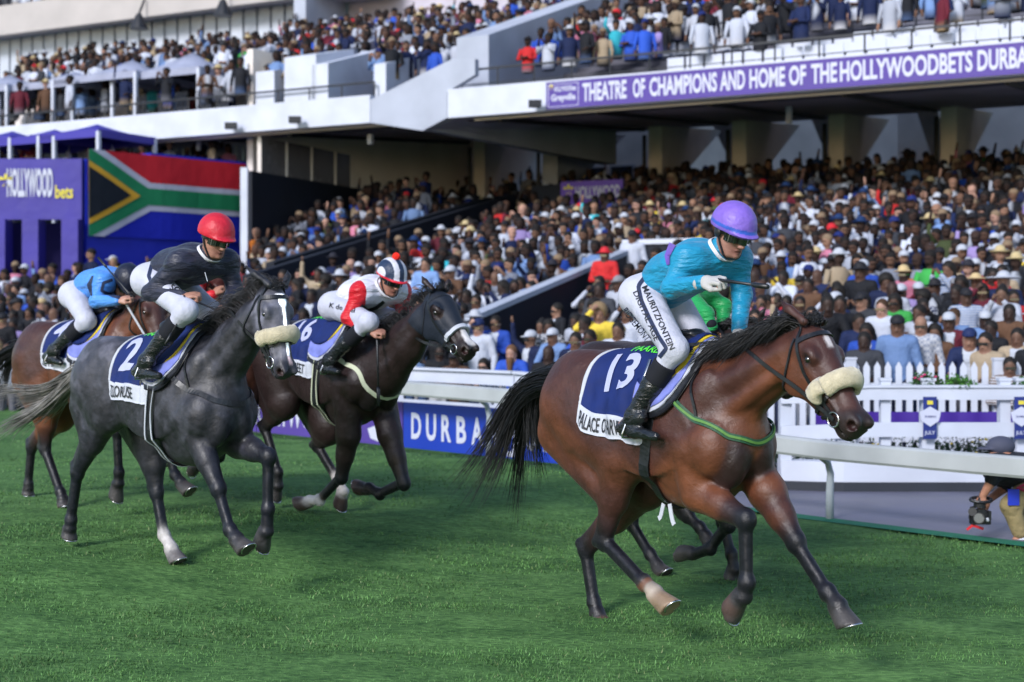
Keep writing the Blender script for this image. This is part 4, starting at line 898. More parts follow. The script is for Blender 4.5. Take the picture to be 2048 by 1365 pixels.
            hd = (V-P)@Hm.T/HL; hm = ss(-.02, .05, hd[:, 0])*ss(-.2, -.12, hd[:, 2])*(1-ss(.42, .55, hd[:, 0])); c = c*(1+3.0*hm[:, None]); c = c*(1-.35*(ss(.1, .45, V[:, 0])*(1-ss(-.02, .05, hd[:, 0])))[:, None])
        if 'flank' in colc:                                       # richer tan where the coat thins: buttock, flank, elbow, head side
            z = np.zeros(len(V)); r = np.random.default_rng(3)
            for a in range(5): z += np.sin(V@(r.normal(size=3)*7)+r.uniform(0, 6))
            hd = (V-P)@Hm.T/HL; k = ss(.4, 2.6, z)*.55+ss(-.62, -1.0, V[:, 0])*ss(.75, 1.0, V[:, 2])*(1-ss(1.3, 1.5, V[:, 2]))*.8+ss(-.05, .05, hd[:, 0])*(1-ss(.40, .52, hd[:, 0]))*ss(-.02, -.12, hd[:, 2])*.8+(1-ss(.03, .10, np.abs(V[:, 2]-.98)))*ss(-.3, 0, V[:, 0])*.3
            notleg = ss(.03, .055, c[:, 0])*(1-ss(.12, .2, c[:, 2])); c = c*(1-(k*notleg)[:, None]*.75)+np.array(colc['flank'])*(k*notleg)[:, None]*.75
        return c
    bo = sdobj('body', sd, h, M_DAP if 'dapple' in colc else M_COAT, root, 1, cf)
    # horseshoes
    for q, n in shoes:
        mb = MB(); a = np.cross(n, [0, 1, 0]); a /= np.linalg.norm(a); b = np.array([0, 1.0, 0])
        pts = [q+a*.050*S*math.cos(t)*1.05+b*.046*S*math.sin(t)+n*.001 for t in np.linspace(-2.5, 2.5, 12)]
        if a[0] < 0: pts = [q-a*.050*S*math.cos(t)*1.05+b*.046*S*math.sin(t)+n*.001 for t in np.linspace(-2.5, 2.5, 12)]
        mb.tube(pts, .0055, 5); mb.build('horseshoe', M_STEEL, root, True)
    # eyes
    for sgn in (-1, 1):
        mb = MB(); c = H(.175, sgn*.086, -.020); mb.sphere(c, .021*HL, 12, 8); mb.build('eye', M_EYE, root, True)
    return dict(root=root, sd=sd, H=H, Hm=Hm, HL=HL, P=P, B=B, S=S, z0=z0, kp=kp, fr=fr, body=bo, NT=NT, NM=NM, NB=NB, earT=earT)

def tail(hh, pts, n, m, spread=(.03, .10), w=.0022, root_r=.03, seed=1, drop=0.0):
    r = np.random.default_rng(seed); fr = hh['fr']; B = hh['B']; base = B(-1.06, 0, 1.40)
    P0 = np.array([base]+[fr.p(*p) for p in pts]); paths = []; ws = []
    for i in range(n):
        L = r.uniform(.45, 1.0)**.7; o0 = r.normal(size=3)*root_r*.6; o1 = r.normal(size=3)*np.array([1, .8, 1]); cl = r.integers(0, 9); rc = np.random.default_rng(seed*100+cl).normal(size=3)
        Q = resample(P0, 14); Q = smoothline(Q, 14, 3); t = np.linspace(0, 1, 14)[:, None]
        Q = Q+o0*(1-t)+(o1*.30+rc*.95)*(spread[0]*t+spread[1]*t**2.2)+np.sin(t*r.uniform(4, 9)+r.uniform(0, 6))*r.normal(size=3)*.012*t
        Q[:, 2] -= drop*r.uniform(0, 1)*t[:, 0]**2
        k = max(5, int(14*L)); paths.append(Q[:k]); ws.append(w*r.uniform(.6, 1.3))
    return hair('tail', None, paths, ws, m, hh['root'])
def mane(hh, n, m, flow, length=(.10, .22), w=.003, seed=2, forelock=True, side=-1, lift=.03, t0=0.0):
    """crest hair streaming back along -u with the given flow"""
    r = np.random.default_rng(seed); paths = []; ws = []; H = hh['H']; S = hh['S']
    crest = [hh['B'](.10, 0, 1.60), hh['NB']+np.array([-.09, 0, .17])*S, hh['NM']+np.array([-.10, 0, .115])*S, hh['NT']+np.array([-.06, 0, .09])*S, H(-.03, 0, .05)]
    Cp = resample(np.array(crest), 60); Cp = snap(hh['sd'], Cp, -.004)
    for i in range(n):
        a = r.uniform(t0, 1); p = Cp[min(int(a*59), 59)]+r.normal(size=3)*np.array([.008, .014, .004])
        L = r.uniform(*length)*(1.0-.35*abs(a-.5)); fl = np.array(flow, float)+r.normal(size=3)*.13; fl[1] += side*.55*r.uniform(0, 1)
        t = np.linspace(0, 1, 8)[:, None]; q = p+fl*L*t+np.array([0, 0, 1])*lift*np.sin(t*2.5)+np.array([0, 0, -1])*L*.45*t**2+np.sin(t*4+a*40)*r.normal(size=3)*.006
        paths.append(q); ws.append(w*r.uniform(.5, 1.3))
    o = hair('mane', None, paths, ws, m, hh['root'])
    if forelock:
        paths = []; ws = []
        for i in range(n//11):
            p = H(r.uniform(-.05, .02), r.normal()*.03, .05); t = np.linspace(0, 1, 8)[:, None]
            fl = hh['Hm'][0]*r.uniform(-.02, .6)+np.array(flow)*.45+np.array([0, r.normal()*.25, .15]); L = r.uniform(.06, .12)
            q = p+fl*L*t+hh['Hm'][2]*.035*np.sin(t*2.6); paths.append(q); ws.append(w*r.uniform(.6, 1.2))
        hair('forelock', None, paths, ws, m, hh['root'])

def tack(hh, fleece=None, rein_col=None, white_bridle=False):
    """bridle from straps laid round the head"""
    sd, H, HL, Hm, root = hh['sd'], hh['H'], hh['HL'], hh['Hm'], hh['root']; X, Y, Z = Hm
    br = empty('bridle'); br.parent = root
    nb = ring(sd, H(.395, 0, -.07), X, .2, 40, Z); strap('noseband', nb, sd, .020, M_LEATHER, br, closed=True)
    ax = X*.55+Z*-.83                                             # headpiece plane: behind the ears down the cheeks to the bit
    c = H(.05, 0, -.04); 
    A = np.array([H(.475, -.05, -.088), H(.36, -.066, -.085), H(.22, -.092, -.075), H(.08, -.095, -.03), H(-.02, -.085, .02), H(-.05, 0, .06)])
    A = smoothline(A, 26, 1); mir = A-2*((A-hh['P'])@Y)[:, None]*Y
    strap('headpiece', np.concatenate([A, mir[::-1][1:]]), sd, .017, M_LEATHER, br)
    bb = np.array([H(.055, -.098, -.02), H(.075, -.07, .045), H(.085, 0, .075)]); bb = smoothline(bb, 14, 1); mir = bb-2*((bb-hh['P'])@Y)[:, None]*Y
    strap('browband', np.concatenate([bb, mir[::-1][1:]]), sd, .026, M_LEATHER, br)
    tl = np.array([H(.03, -.095, -.02), H(.10, -.092, -.12), H(.17, -.06, -.215), H(.18, 0, -.24)]); tl = smoothline(tl, 20, 1); mir = tl-2*((tl-hh['P'])@Y)[:, None]*Y
    strap('throat_lash', np.concatenate([tl, mir[::-1][1:]]), sd, .011, M_LEATHER, br, off=.006)
    ch = np.array([H(.48, -.05, -.09), H(.44, -.05, -.13), H(.42, 0, -.165)]); mir = ch-2*((ch-hh['P'])@Y)[:, None]*Y
    strap('chin_strap', smoothline(np.concatenate([ch, mir[::-1][1:]]), 20, 1), sd, .015, M_LEATHER, br)
    rings = []
    for sgn in (-1, 1):
        c = H(.505, sgn*.062, -.088); mb = MB(); a = X; b = Z
        mb.tube([c+(a*math.cos(t)+b*math.sin(t))*.036+Y*sgn*.004 for t in np.linspace(0, 2*math.pi, 20, endpoint=False)], .0042, 6, True)
        mb.tube([c-Y*sgn*.03+b*0, c+X*.036], .006, 6); mb.build('bit_ring', M_STEEL, br, True); rings.append(c)
    if fleece:
        x0, r0 = fleece
        P = ring(sd, H(x0, 0, -.06), X+Z*-.12, .2, 34, Z, arc=(-2.05, 2.05)); V = []; n = len(P); N = normal(sd, P); r = np.random.default_rng(4)
        T = np.gradient(P, axis=0); T /= np.linalg.norm(T, axis=1, keepdims=True); Sx = np.cross(N, T)
        mb = MB(); m = 18
        for i in range(n):
            e = min(1, min(i, n-1-i)/3.0+.45); wob = 1+.05*r.normal()
            for j in range(m):
                a = 2*math.pi*j/m; rr = r0*e*wob*(1+.03*r.normal())
                mb.v.append(tuple(P[i]+N[i]*(r0*.75+rr*.85*math.sin(a))+Sx[i]*rr*1.25*math.cos(a)))
        for i in range(n-1):
            for j in range(m): mb.f.append((i*m+j, i*m+(j+1) % m, (i+1)*m+(j+1) % m, (i+1)*m+j))
        mb.f += [tuple(range(m))[::-1], tuple((n-1)*m+j for j in range(m))]
        o = mb.build('fleece_noseband', M_FLEECE, br, True)
    return br, rings

def conform(hh, fn, V2, F, name, m, parent, off=.004, mode='poly'):
    """put a flat (x,y) mesh onto the cloth surface through fn(x,y)->point, lifted off"""
    P = fn(V2[:, 0], V2[:, 1]); 
    return mk(name, P, F, m, parent)

def saddlery(hh, number, hname, cloth, strapcol=M_LEATHER, girth_u=.0, girth_m=None, breast=None, num_size=.20, trims=None, girth_stripe=None, spons=True):
    """number cloth that drapes over the back behind the saddle, saddle, girth, breastplate"""
    sd, B, S, root, z0 = hh['sd'], hh['B'], hh['S'], hh['root'], hh['z0']; fr = hh['fr']
    u0, u1, hang, hang1 = cloth                                    # rear, front, drop at the rear and at the front
    T = np.arange(.05, .62, .006)
    nu, na = 40, 60; us = np.linspace(u0, u1, nu); A = np.linspace(-2.0, 2.0, 2*na+1)
    G = np.zeros((nu, 2*na+1, 3))
    for i, u in enumerate(us):
        c = B(u, 0, 1.18)
        d = np.stack([np.zeros_like(A), np.sin(A), np.cos(A)], 1); Q = (c+T[None, :, None]*d[:, None, :]).astype(np.float32); D = sd.ev(Q)
        k = np.argmax(D > 0, 1); k[D.max(1) <= 0] = len(T)-1; G[i] = c+T[k][:, None]*d
    for _ in range(2): G[1:-1, 1:-1] = (G[1:-1, 1:-1]*2+G[:-2, 1:-1]+G[2:, 1:-1]+G[1:-1, :-2]+G[1:-1, 2:])/6
    # arc-length coordinate from the spine down each side
    arc = np.zeros((nu, na+1)); near = G[:, na::-1]; far = G[:, na:]
    arc[:, 1:] = np.cumsum(np.linalg.norm(np.diff(near, axis=1), axis=2), axis=1)
    def surf(x, y, side=-1, off=.012):
        """x: 0..1 rear->front, y: metres below the spine"""
        x = np.clip(np.asarray(x, float), 0, 1); y = np.asarray(y, float); g = near if side < 0 else far
        fi = x*(nu-1); i = np.clip(fi.astype(int), 0, nu-2); f = (fi-i)[:, None]
        out = []
        for ii in (0, 1):
            a = arc[i+ii]; k = np.clip((a < y[:, None]).sum(1)-1, 0, na-1); aa = a[np.arange(len(k)), k]; bb = a[np.arange(len(k)), k+1]
            t = np.clip((y-aa)/(bb-aa+1e-6), 0, 1.5)[:, None]; out.append(g[i+ii, k]*(1-t)+g[i+ii, k+1]*t)
        P = out[0]*(1-f)+out[1]*f
        c = P.copy(); c[:, 1] = 0; c[:, 2] = B(0, 0, 1.18)[2]; n = P-c; n /= np.linalg.norm(n, axis=1, keepdims=True)+1e-9
        fold = .010*np.sin(x*17+y*9)*ss(.10, .5, y)+.006*np.sin(x*31-y*14)*ss(.1, .5, y)
        return P+n*(off+fold)[:, None]
    Lh = lambda x: hang+(hang1-hang)*x
    def panel(name, x0, x1, y0, y1, m, parent, off, nx=26, ny=26):
        for side in (-1, 1):
            X, Yq = np.meshgrid(np.linspace(0, 1, nx), np.linspace(0, 1, ny), indexing='ij'); X = X.ravel(); Yq = Yq.ravel()
            xx = (x0(Yq) if callable(x0) else x0)+((x1(Yq) if callable(x1) else x1)-(x0(Yq) if callable(x0) else x0))*X
            yy = y0(xx)+(y1(xx)-y0(xx))*Yq
            V = surf(xx, yy, side, off); V2 = surf(xx, yy, side, off-.005)
            n = nx*ny; F = []
            for i in range(nx-1):
                for j in range(ny-1):
                    a = i*ny+j; F.append((a, a+1, a+ny+1, a+ny)); F.append((n+a, n+a+ny, n+a+ny+1, n+a+1))
            for i in range(nx-1):
                for j in (0, ny-1): F.append((i*ny+j, (i+1)*ny+j, n+(i+1)*ny+j, n+i*ny+j))
            for j in range(ny-1):
                for i in (0, nx-1): F.append((i*ny+j, i*ny+j+1, n+i*ny+j+1, n+i*ny+j))
            yield mk(name, np.concatenate([V, V2]), np.array(F), m, parent, smooth=True)
    r0 = lambda y: .02+.10*(1-y)**1.5*0+.0*y
    list(panel('number_cloth', lambda y: .06*(1-y), 1.0, lambda x: 0*x, lambda x: Lh(x)*.80, M_NAVY, root, .014))
    nc = [o for o in root.children if o.name.startswith('number_cloth')]
    list(panel('name_strip', .0, 1.0, lambda x: Lh(x)*.80, lambda x: Lh(x), M_WCLOTH, root, .015, 26, 8))
    list(panel('cloth_edging', lambda y: .045*(1-y), lambda y: .045*(1-y)+.030, lambda x: 0*x+.01, lambda x: Lh(x)*.81, M_WCLOTH, root, .0165, 4, 26))
    W = (u1-u0)*S
    def txt(s, size, x, ytop, m, nm, off, skew=0.0, bold=0.0, sx=1.0, follow=0.0, parent=None):
        V, F = text2d(s, size, bold, sx, sub=.02)
        xx = x+(V[:, 0]-V[:, 1]*skew)/W; yy = (ytop(xx) if callable(ytop) else ytop)+size-V[:, 1]
        mk(nm, surf(xx, yy, -1, off), F, m, parent or nc[0])
    txt(number[0], num_size, number[1], number[2], M_PRINTN, 'number', .020, skew=number[3], bold=.03, sx=number[4])
    if spons:
        txt(spons, num_size*.24, number[5], number[2]-num_size*.36, M_GREENP, 'sponsor_print', .020, bold=.012)
    ns = [o for o in root.children if o.name.startswith('name_strip')]
    hs = (hang+hang1)/2*.20*.60
    txt(hname[0], hs, hname[1], lambda x: Lh(x)*.80+hs*.33, M_PRINTB, 'name_print', .021, bold=.012, sx=hname[2], parent=ns[0])
    # saddle: pad, flap, seat and the striped pad edge that shows ahead of the boot
    gu = girth_u
    def sheet(name, us_, prof, m, off, th=.006):
        for side in (-1, 1):
            mbv = []; nx, ny = len(us_), 14
            P = np.zeros((nx, ny, 3))
            for i, u in enumerate(us_):
                c = B(u, 0, 1.18); a1 = prof[i]
                AA = np.linspace(0, a1, ny)*side; d = np.stack([np.zeros_like(AA), np.sin(AA), np.cos(AA)], 1)
                D = sd.ev((c+T[None, :, None]*d[:, None, :]).astype(np.float32)); k = np.argmax(D > 0, 1); P[i] = c+(T[k]+off)[:, None]*d
            for _ in range(3): P[1:-1, 1:-1] = (P[1:-1, 1:-1]*2+P[:-2, 1:-1]+P[2:, 1:-1]+P[1:-1, :-2]+P[1:-1, 2:])/6
            V = P.reshape(-1, 3); c = V.copy(); c[:, 1] = 0; c[:, 2] = B(0, 0, 1.18)[2]; n = V-c; n /= np.linalg.norm(n, axis=1, keepdims=True)
            V = np.concatenate([V+n*th, V]); N = nx*ny; F = []
            for i in range(nx-1):
                for j in range(ny-1):
                    a = i*ny+j; F.append((a, a+1, a+ny+1, a+ny)); F.append((N+a, N+a+ny, N+a+ny+1, N+a+1))
            for i in range(nx-1):
                j = ny-1; F.append((i*ny+j, (i+1)*ny+j, N+(i+1)*ny+j, N+i*ny+j))
            for j in range(ny-1):
                for i in (0, nx-1): F.append((i*ny+j, i*ny+j+1, N+i*ny+j+1, N+i*ny+j))
            mk(name, V, np.array(F), m, root, smooth=True)
    U = np.linspace(gu-.12, gu+.25, 22); t = np.linspace(0, 1, 22)
    sheet('saddle_pad', U, 1.25*np.sqrt(np.clip(1-(np.abs(t-.35)/.68)**2.6, .02, 1))+.12, M_LEATHER, .016, .008)
    U = np.linspace(gu-.105, gu+.215, 20); t = np.linspace(0, 1, 20)
    sheet('pad_border', U, 1.17*np.sqrt(np.clip(1-(np.abs(t-.36)/.68)**2.4, .02, 1))+.10, M_WCLOTH, .026, .004)
    sheet('pad_cloth', U[:-1], (1.12*np.sqrt(np.clip(1-(np.abs(t-.36)/.68)**2.4, .02, 1))+.08)[:-1], M_PERI, .031, .004)
    U = np.linspace(gu-.10, gu+.19, 16); t = np.linspace(0, 1, 16)
    sheet('saddle_trim', U, .80*np.sqrt(np.clip(1-(np.abs(t-.4)/.68)**2.4, .02, 1))+.06, M_YEL, .036, .004)
    U = np.linspace(gu-.10, gu+.17, 16)
    sheet('saddle_flap', U, .86*np.sqrt(np.clip(1-(np.abs(t-.36)/.68)**2.4, .02, 1))+.06, M_NAVY, .041, .006)
    mb = MB(); c = B(gu-.05, 0, 1.60); 
    sdl = SD(); top = lambda u: float(ring(sd, B(u, 0, 1.3), (1, 0, 0), .5, 1, arc=(0, 0))[0][2])
    sdl.chain([np.array([(gu-.20)*S, 0, top(gu-.20)+.055]), np.array([(gu-.08)*S, 0, top(gu-.08)+.03]), np.array([(gu+.06)*S, 0, top(gu+.06)+.045])], [.05, .055, .035], (1, 1, 1), .04, .55)
    V, F = sdl.mesh(.012); mk('saddle_seat', V, F, M_LEATHER, root, smooth=True)
    # girth
    g = ring(sd, B(gu-.02, 0, 1.15), (1, 0, -.16), .6, 60, arc=(.75, 2*math.pi-.75)); 
    strap('girth', g, sd, .075, girth_m or M_LEATHER, root, off=.012)
    if girth_stripe: 
        for k in (-1, 1): strap('girth_edging', g+np.array([k*.036, 0, 0]), sd, .012, girth_stripe, root, off=.018)
    if breast:
        bm_, col2, zb = breast
        P = [B(gu+.02, -.20, 1.42), B(.24, -.22, 1.28), B(.40, -.17, zb+.03), B(.50, 0, zb)]
        A_ = smoothline(np.array(P), 30, 3); mir = A_*np.array([1, -1, 1]); L = np.concatenate([A_, mir[::-1][1:]])
        strap('breastplate', L, sd, .035, bm_, root, off=.006)
        if col2: strap('breastplate_stripe', L[8:-8], sd, .013, col2, root, off=.012)
        P = np.array([B(.30, -.205, 1.26), B(.27, -.16, 1.42), B(.16, -.05, 1.60), B(.14, 0, 1.63)]); A_ = smoothline(P, 18, 2); mir = A_*np.array([1, -1, 1])
        strap('neck_strap', np.concatenate([A_, mir[::-1][1:]]), sd, .016, M_LEATHER, root, off=.006)
    return surf

def reins(hh, rings, hand, m, near_extra=None, parent=None):
    """rein from each bit ring to the rider's hands"""
    for i, c in enumerate(rings):
        P = [c]+(near_extra[i] if near_extra else [])+[hand[i]]
        P = smoothline(np.array(P), 16, 1)
        strap('rein', P, None, .018, m, hh['root'], nrm=np.array([0, -1.0 if i == 0 else 1.0, .15]))

BAY = dict(coat=(.050, .018, .014), dark=(.018, .008, .008), leg=(.005, .005, .009), muzzle=(.020, .012, .012), flank=(.155, .050, .020))
GREY = dict(coat=(.021, .021, .027), dark=(.015, .015, .021), leg=(.006, .007, .013), muzzle=(.030, .030, .040), gaskin=(.018, .018, .026), dapple=1)
DBAY = dict(coat=(.019, .010, .010), dark=(.012, .007, .008), leg=(.006, .006, .009), muzzle=(.015, .010, .010), flank=(.045, .020, .014))
# ------------------------------------------------------------ jockeys
M_SKIN = mat('skin', (1, 1, 1), .5, .4, attr='Col', noise=(30, .08), bump=(120, .15, .003))
M_GOG = mat('goggle_lens', (.004, .005, .006), .06, .8, coat=1)
M_BREECH = mat('breeches', (.46, .47, .56), .7, .3, bump=(9, .7, .035, (1, 1, .6)), noise=(10, .07))
M_BOOT = mat('boot_leather', (.010, .011, .014), .22, .6, bump=(26, .6, .02, (1, 1, 2.2)), noise=(20, .3))
M_SOCK = mat('boot_cuff', (.012, .013, .018), .8, .2)
M_GLOVE = mat('white_glove', (.42, .41, .40), .8, .2, bump=(60, .4, .004))
def silk(name, col): return mat(name, col, .48, .4, bump=(5.5, .75, .06, (1.0, 1.0, 3.4), (.5, .6, .2)), noise=(5, .08), sheen=.1)
def hand(sd, W, d, n, s=1.0, c=None, curl=1.0, sg=1):
    """fist closed round a rein: W wrist, d along the palm, n out of the back of the hand"""
    d = np.array(d, float); d /= np.linalg.norm(d); n = np.array(n, float); n = n-d*(n@d); n /= np.linalg.norm(n); g = np.cross(d, n)*sg
    P = W+d*.045*s
    sd.el(P, (.046*s, .038*s, .020*s), c=c, k=.012, M=np.array([d, g, n]))
    for i in range(4):
        ln = (.92, 1.0, .96, .80)[i]; K = W+d*(.080-.006*abs(i-1.2))*s+g*(i-1.5)*.0205*s
        a = K+(d*.030-n*.010)*s*ln; b = a+(-n*.027-d*.004)*s*ln*curl; e = b+(-d*.022+n*.004)*s*curl
        sd.rc(K-d*.02*s, K, .0105*s, .0115*s, c, c, k=.006); sd.rc(K, a, .0115*s, .0098*s, c, c, k=.004); sd.rc(a, b, .0098*s, .0090*s, c, c, k=.003); sd.rc(b, e, .009*s, .008*s, c, c, k=.003)
    a = W+d*.022*s-g*.030*s-n*.006*s; b = W+d*.058*s-g*.045*s-n*.024*s; e = W+d*.085*s-g*.028*s-n*.036*s
    sd.rc(a, b, .015*s, .0125*s, c, c, k=.01); sd.rc(b, e, .012*s, .009*s, c, c, k=.004)
    return P-n*.022*s
def face(sd, Hc, Fd, Up, s, c, lip, hairc=None):
    Fd = np.array(Fd, float); Fd /= np.linalg.norm(Fd); Up = np.array(Up, float); Up = Up-Fd*(Up@Fd); Up /= np.linalg.norm(Up); L = np.cross(Up, Fd); M = np.array([Fd, L, Up])
    Q = lambda x, y, z: Hc+(Fd*x+L*y+Up*z)*s
    e = lambda x, y, z, r, k=.02, c=c, neg=False: sd.el(Q(x, y, z), np.array(r)*s, c=c, k=k*s, M=M, neg=neg)
    e(0, 0, .02, (.096, .078, .098)); e(.022, 0, -.055, (.072, .064, .082)); e(.045, 0, -.115, (.040, .043, .030), .03)
    for g in (-1, 1):
        e(.062, g*.036, -.045, (.026, .022, .020), .018); e(.086, g*.030, -.008, (.012, .022, .007), .010)
        e(.089, g*.031, -.024, (.012, .017, .011), .008, (c[0]*.7, c[1]*.6, c[2]*.6), True)
        sd.rc(Q(.0, g*.060, -.06), Q(.045, g*.030, -.118), .020*s, .018*s, c, c, k=.03)
        e(-.004, g*.079, -.025, (.020, .009, .031), .006); e(.0, g*.088, -.025, (.008, .006, .014), .006, (c[0]*.6, c[1]*.5, c[2]*.5), True)
        e(.100, g*.012, -.066, (.010, .009, .008), .006)
    sd.rc(Q(.092, 0, -.018), Q(.112, 0, -.060), .010*s, .0135*s, c, c, k=.012)
    e(.088, 0, -.090, (.013, .024, .0055), .005, lip); e(.085, 0, -.101, (.014, .021, .0065), .005, lip); e(.096, 0, -.0955, (.010, .021, .0018), .002, (.05, .015, .012), True)
    e(.078, 0, -.122, (.020, .022, .016), .012)
    return Q, M
def rider(fr, name, label, J, col, skin=(.36, .17, .11), lip=(.30, .10, .08), head=None, gloves=(None, None), s=1.0, h=.0065, cap=None, breech=True, fwdtilt=.30, turn=0.0, grp=None, collar=(.6, .6, .65), sleeves=None, cuffs=None, boots=True):
    """J: shoulder/elbow/wrist/hand/hip/knee/ankle/toe/heel for near 'n' and far 'f' as (px,py,v)"""
    P = {k: fr.p(*v) for k, v in J.items()}; root = fr.root('jockey', label, 'jockey', grp)
    Hc = P['head']; Fd = np.array([math.cos(fwdtilt)*math.cos(turn), math.cos(fwdtilt)*math.sin(turn), -math.sin(fwdtilt)]); Up = np.array([math.sin(fwdtilt)*.9, 0, math.cos(fwdtilt)])
    sh = (P['nS']+P['fS'])/2; hp = (P['nH']+P['fH'])/2; ax = sh-hp; TL = np.linalg.norm(ax); bk = np.cross(ax/TL, [0, -1.0, 0]); bk = bk if bk[2] > 0 else -bk
    def torso(sd, g, c):
        sd.rc(hp+ax*.02, hp+ax*.35+bk*.035, .120*s+g, .120*s+g, c, c, k=.05, sy=.92); sd.rc(hp+ax*.35+bk*.035, hp+ax*.78+bk*.02, .125*s+g, .135*s+g, c, c, k=.06, sy=.80)
        sd.rc(P['nS']*.85+P['fS']*.15, P['fS']*.85+P['nS']*.15, .085*s+g, .085*s+g, c, c, k=.06)
        for q in 'nf': sd.el(P[q+'S'], np.array([.078, .078, .078])*s+g, c=c, k=.05)
    def arm(sd, q, g, c, g2=None, upto=1.0):
        S_, E_, W_ = P[q+'S'], P[q+'E'], P[q+'W']; W2 = E_+(W_-E_)*upto; g2 = g if g2 is None else g2
        sd.rc(S_, E_, .058*s+g, .044*s+g, c, c, k=.03); sd.rc(E_, W2, .044*s+g, .030*s+g2, c, c, k=.02); sd.el(E_, np.array([.046, .046, .046])*s+g, c=c, k=.015)
    def legs(sd, g, c, shin=True):
        for q in 'nf':
            sd.rc(P[q+'H'], P[q+'K'], .098*s+g, .064*s+g, c, c, k=.05); sd.el(P[q+'H']-ax*.06, np.array([.104, .104, .104])*s+g, c=c, k=.05)
            sd.el(P[q+'K'], np.array([.064, .060, .064])*s+g, c=c, k=.03)
            if shin: sd.rc(P[q+'K'], P[q+'A'], .056*s+g, .036*s+g, c, c, k=.03)
    # body: one continuous skin
    sd = SD(); Q, M = face(sd, Hc, Fd, Up, s, skin, lip)
    sd.rc(sh+ax*.02, Q(-.02, 0, -.09), .062*s, .052*s, skin, skin, k=.03)
    torso(sd, -.012, skin); [arm(sd, q, -.008, skin, -.002) for q in 'nf']; legs(sd, -.010, skin)
    grip = {}
    for q in 'nf':
        W_, G_ = P[q+'W'], P[q+'G']; d = G_-W_; d /= np.linalg.norm(d); n = np.array([0, -.45 if q == 'n' else .45, 1.0])
        grip[q] = hand(sd, W_, d, n, s*1.08, skin, sg=-1 if q == 'n' else 1)
        sd.rc(P[q+'A'], P[q+'L'], .036*s, .03*s, skin, skin, k=.02); sd.rc(P[q+'L'], P[q+'L']*.35+P[q+'T']*.65, .022*s, .018*s, skin, skin, k=.02)
    bo = sdobj('body', sd, h, M_SKIN, root, 1)
    # garments
    js = SD(); torso(js, .010, (1, 1, 1)); js.P = [p for p in js.P]
    if not sleeves: [arm(js, q, .009, (1, 1, 1), .012, .97) for q in 'nf']
    js.rc(sh+ax*.05, sh+ax*.05+(Hc-sh)*.35, .072*s, .062*s, (1, 1, 1), k=.03)
    # hem ends at the waist
    hem = hp+ax*.16; js.P.append(dict(t='el', a=hem-ax/TL*.45, r=np.array([.45, .6, .6]), M=np.array([ax/TL, [0, 1, 0], np.cross(ax/TL, [0, 1.0, 0])]), c=None, c2=None, k=.012, neg=True, cut=None))
    V, F = js.mesh(.009); V = relax(V, F, 1); jo = mk('silks', V, F, silk(col[0], col[1]), root, smooth=True)
    if sleeves:
        for q in 'nf':
            a = SD(); arm(a, q, .012, (1, 1, 1), .012, .97); a.el(P[q+'S'], np.array([.082, .082, .082])*s+.012, k=.03); V, F = a.mesh(.009); mk('sleeve', V, F, silk(*sleeves), root, smooth=True); js.P += a.P
    if cuffs:
        for q in 'nf':
            a = SD(); W_, E_ = P[q+'W'], P[q+'E']; a.rc(E_+(W_-E_)*.72, W_, .038*s+.012, .03*s+.014, k=.02); V, F = a.mesh(.008); mk('cuff', V, F, mat('navy_cuff', (.01, .014, .03), .7), root, smooth=True)
    bs = SD(); legs(bs, .008, (1, 1, 1), False); bs.rc(hp+ax*.02, hp+ax*.30+bk*.03, .122*s+.004, .120*s+.004, k=.05, sy=.92)
    for q in 'nf': bs.rc(P[q+'K'], P[q+'K']*.74+P[q+'A']*.26, .062*s, .054*s, k=.03)
    V, F = bs.mesh(.009); V = relax(V, F, 1); br = mk('breeches', V, F, M_BREECH, root, smooth=True)
    for q in 'nf':
        K, A, L, T = P[q+'K'], P[q+'A'], P[q+'L'], P[q+'T']; b = SD(); top = K*.72+A*.28
        b.rc(top, K*.45+A*.55, .060*s, .060*s, k=.02); b.rc(K*.45+A*.55, A, .060*s, .047*s, k=.02); b.el(A, np.array([.05, .045, .05])*s, k=.02)
        ft = T-L; b.rc(A, L+ft*.12, .046*s, .034*s, k=.02); b.rc(L, L+ft*.4, .034*s, .038*s, k=.02); b.rc(L+ft*.35, T, .038*s, .024*s, k=.02, sy=1.0)
        b.rc(L+ft*.15+np.array([0, 0, .02]), A+ft*.2, .035*s, .04*s, k=.02)
        for i, tt in enumerate((.62, .70, .78, .86)):              # folds round the ankle
            c = K*(1-tt)+A*tt; b.el(c+np.array([.004*(-1)**i, 0, 0]), np.array([.053, .052, .014])*s, k=.008, pit=.5+.12*(-1)**i)
        V, F = b.mesh(.008); bt = mk('boot', V, F, M_BOOT, root, smooth=True)
        c = SD(); c.rc(K*.78+A*.22, K*.56+A*.44, .066*s, .0655*s, k=.01, cut=(K*.78+A*.22, (K-A)/np.linalg.norm(K-A))); V, F = c.mesh(.009); mk('boot_cuff', V, F, M_SOCK, bt, smooth=True)
        mb = MB(); ft /= np.linalg.norm(ft); sc = L+ft*.085*s; up = A-L; up -= ft*(up@ft); up /= np.linalg.norm(up); lat = np.cross(ft, up)
        mb.tube([sc+up*.10, sc+up*.06+lat*.03, sc+lat*.055-up*.02, sc+lat*.055-up*.04, sc-lat*.055-up*.04, sc-lat*.055-up*.02, sc+up*.06-lat*.03], .006, 6, True)
        mb.tube([sc+up*.10, sc+up*.10+(np.array([sc[0]+.10, sc[1]*.8, 1.62])-sc-up*.10)*.9], .009, 4); mb.build('stirrup', M_STEEL, bt, True)
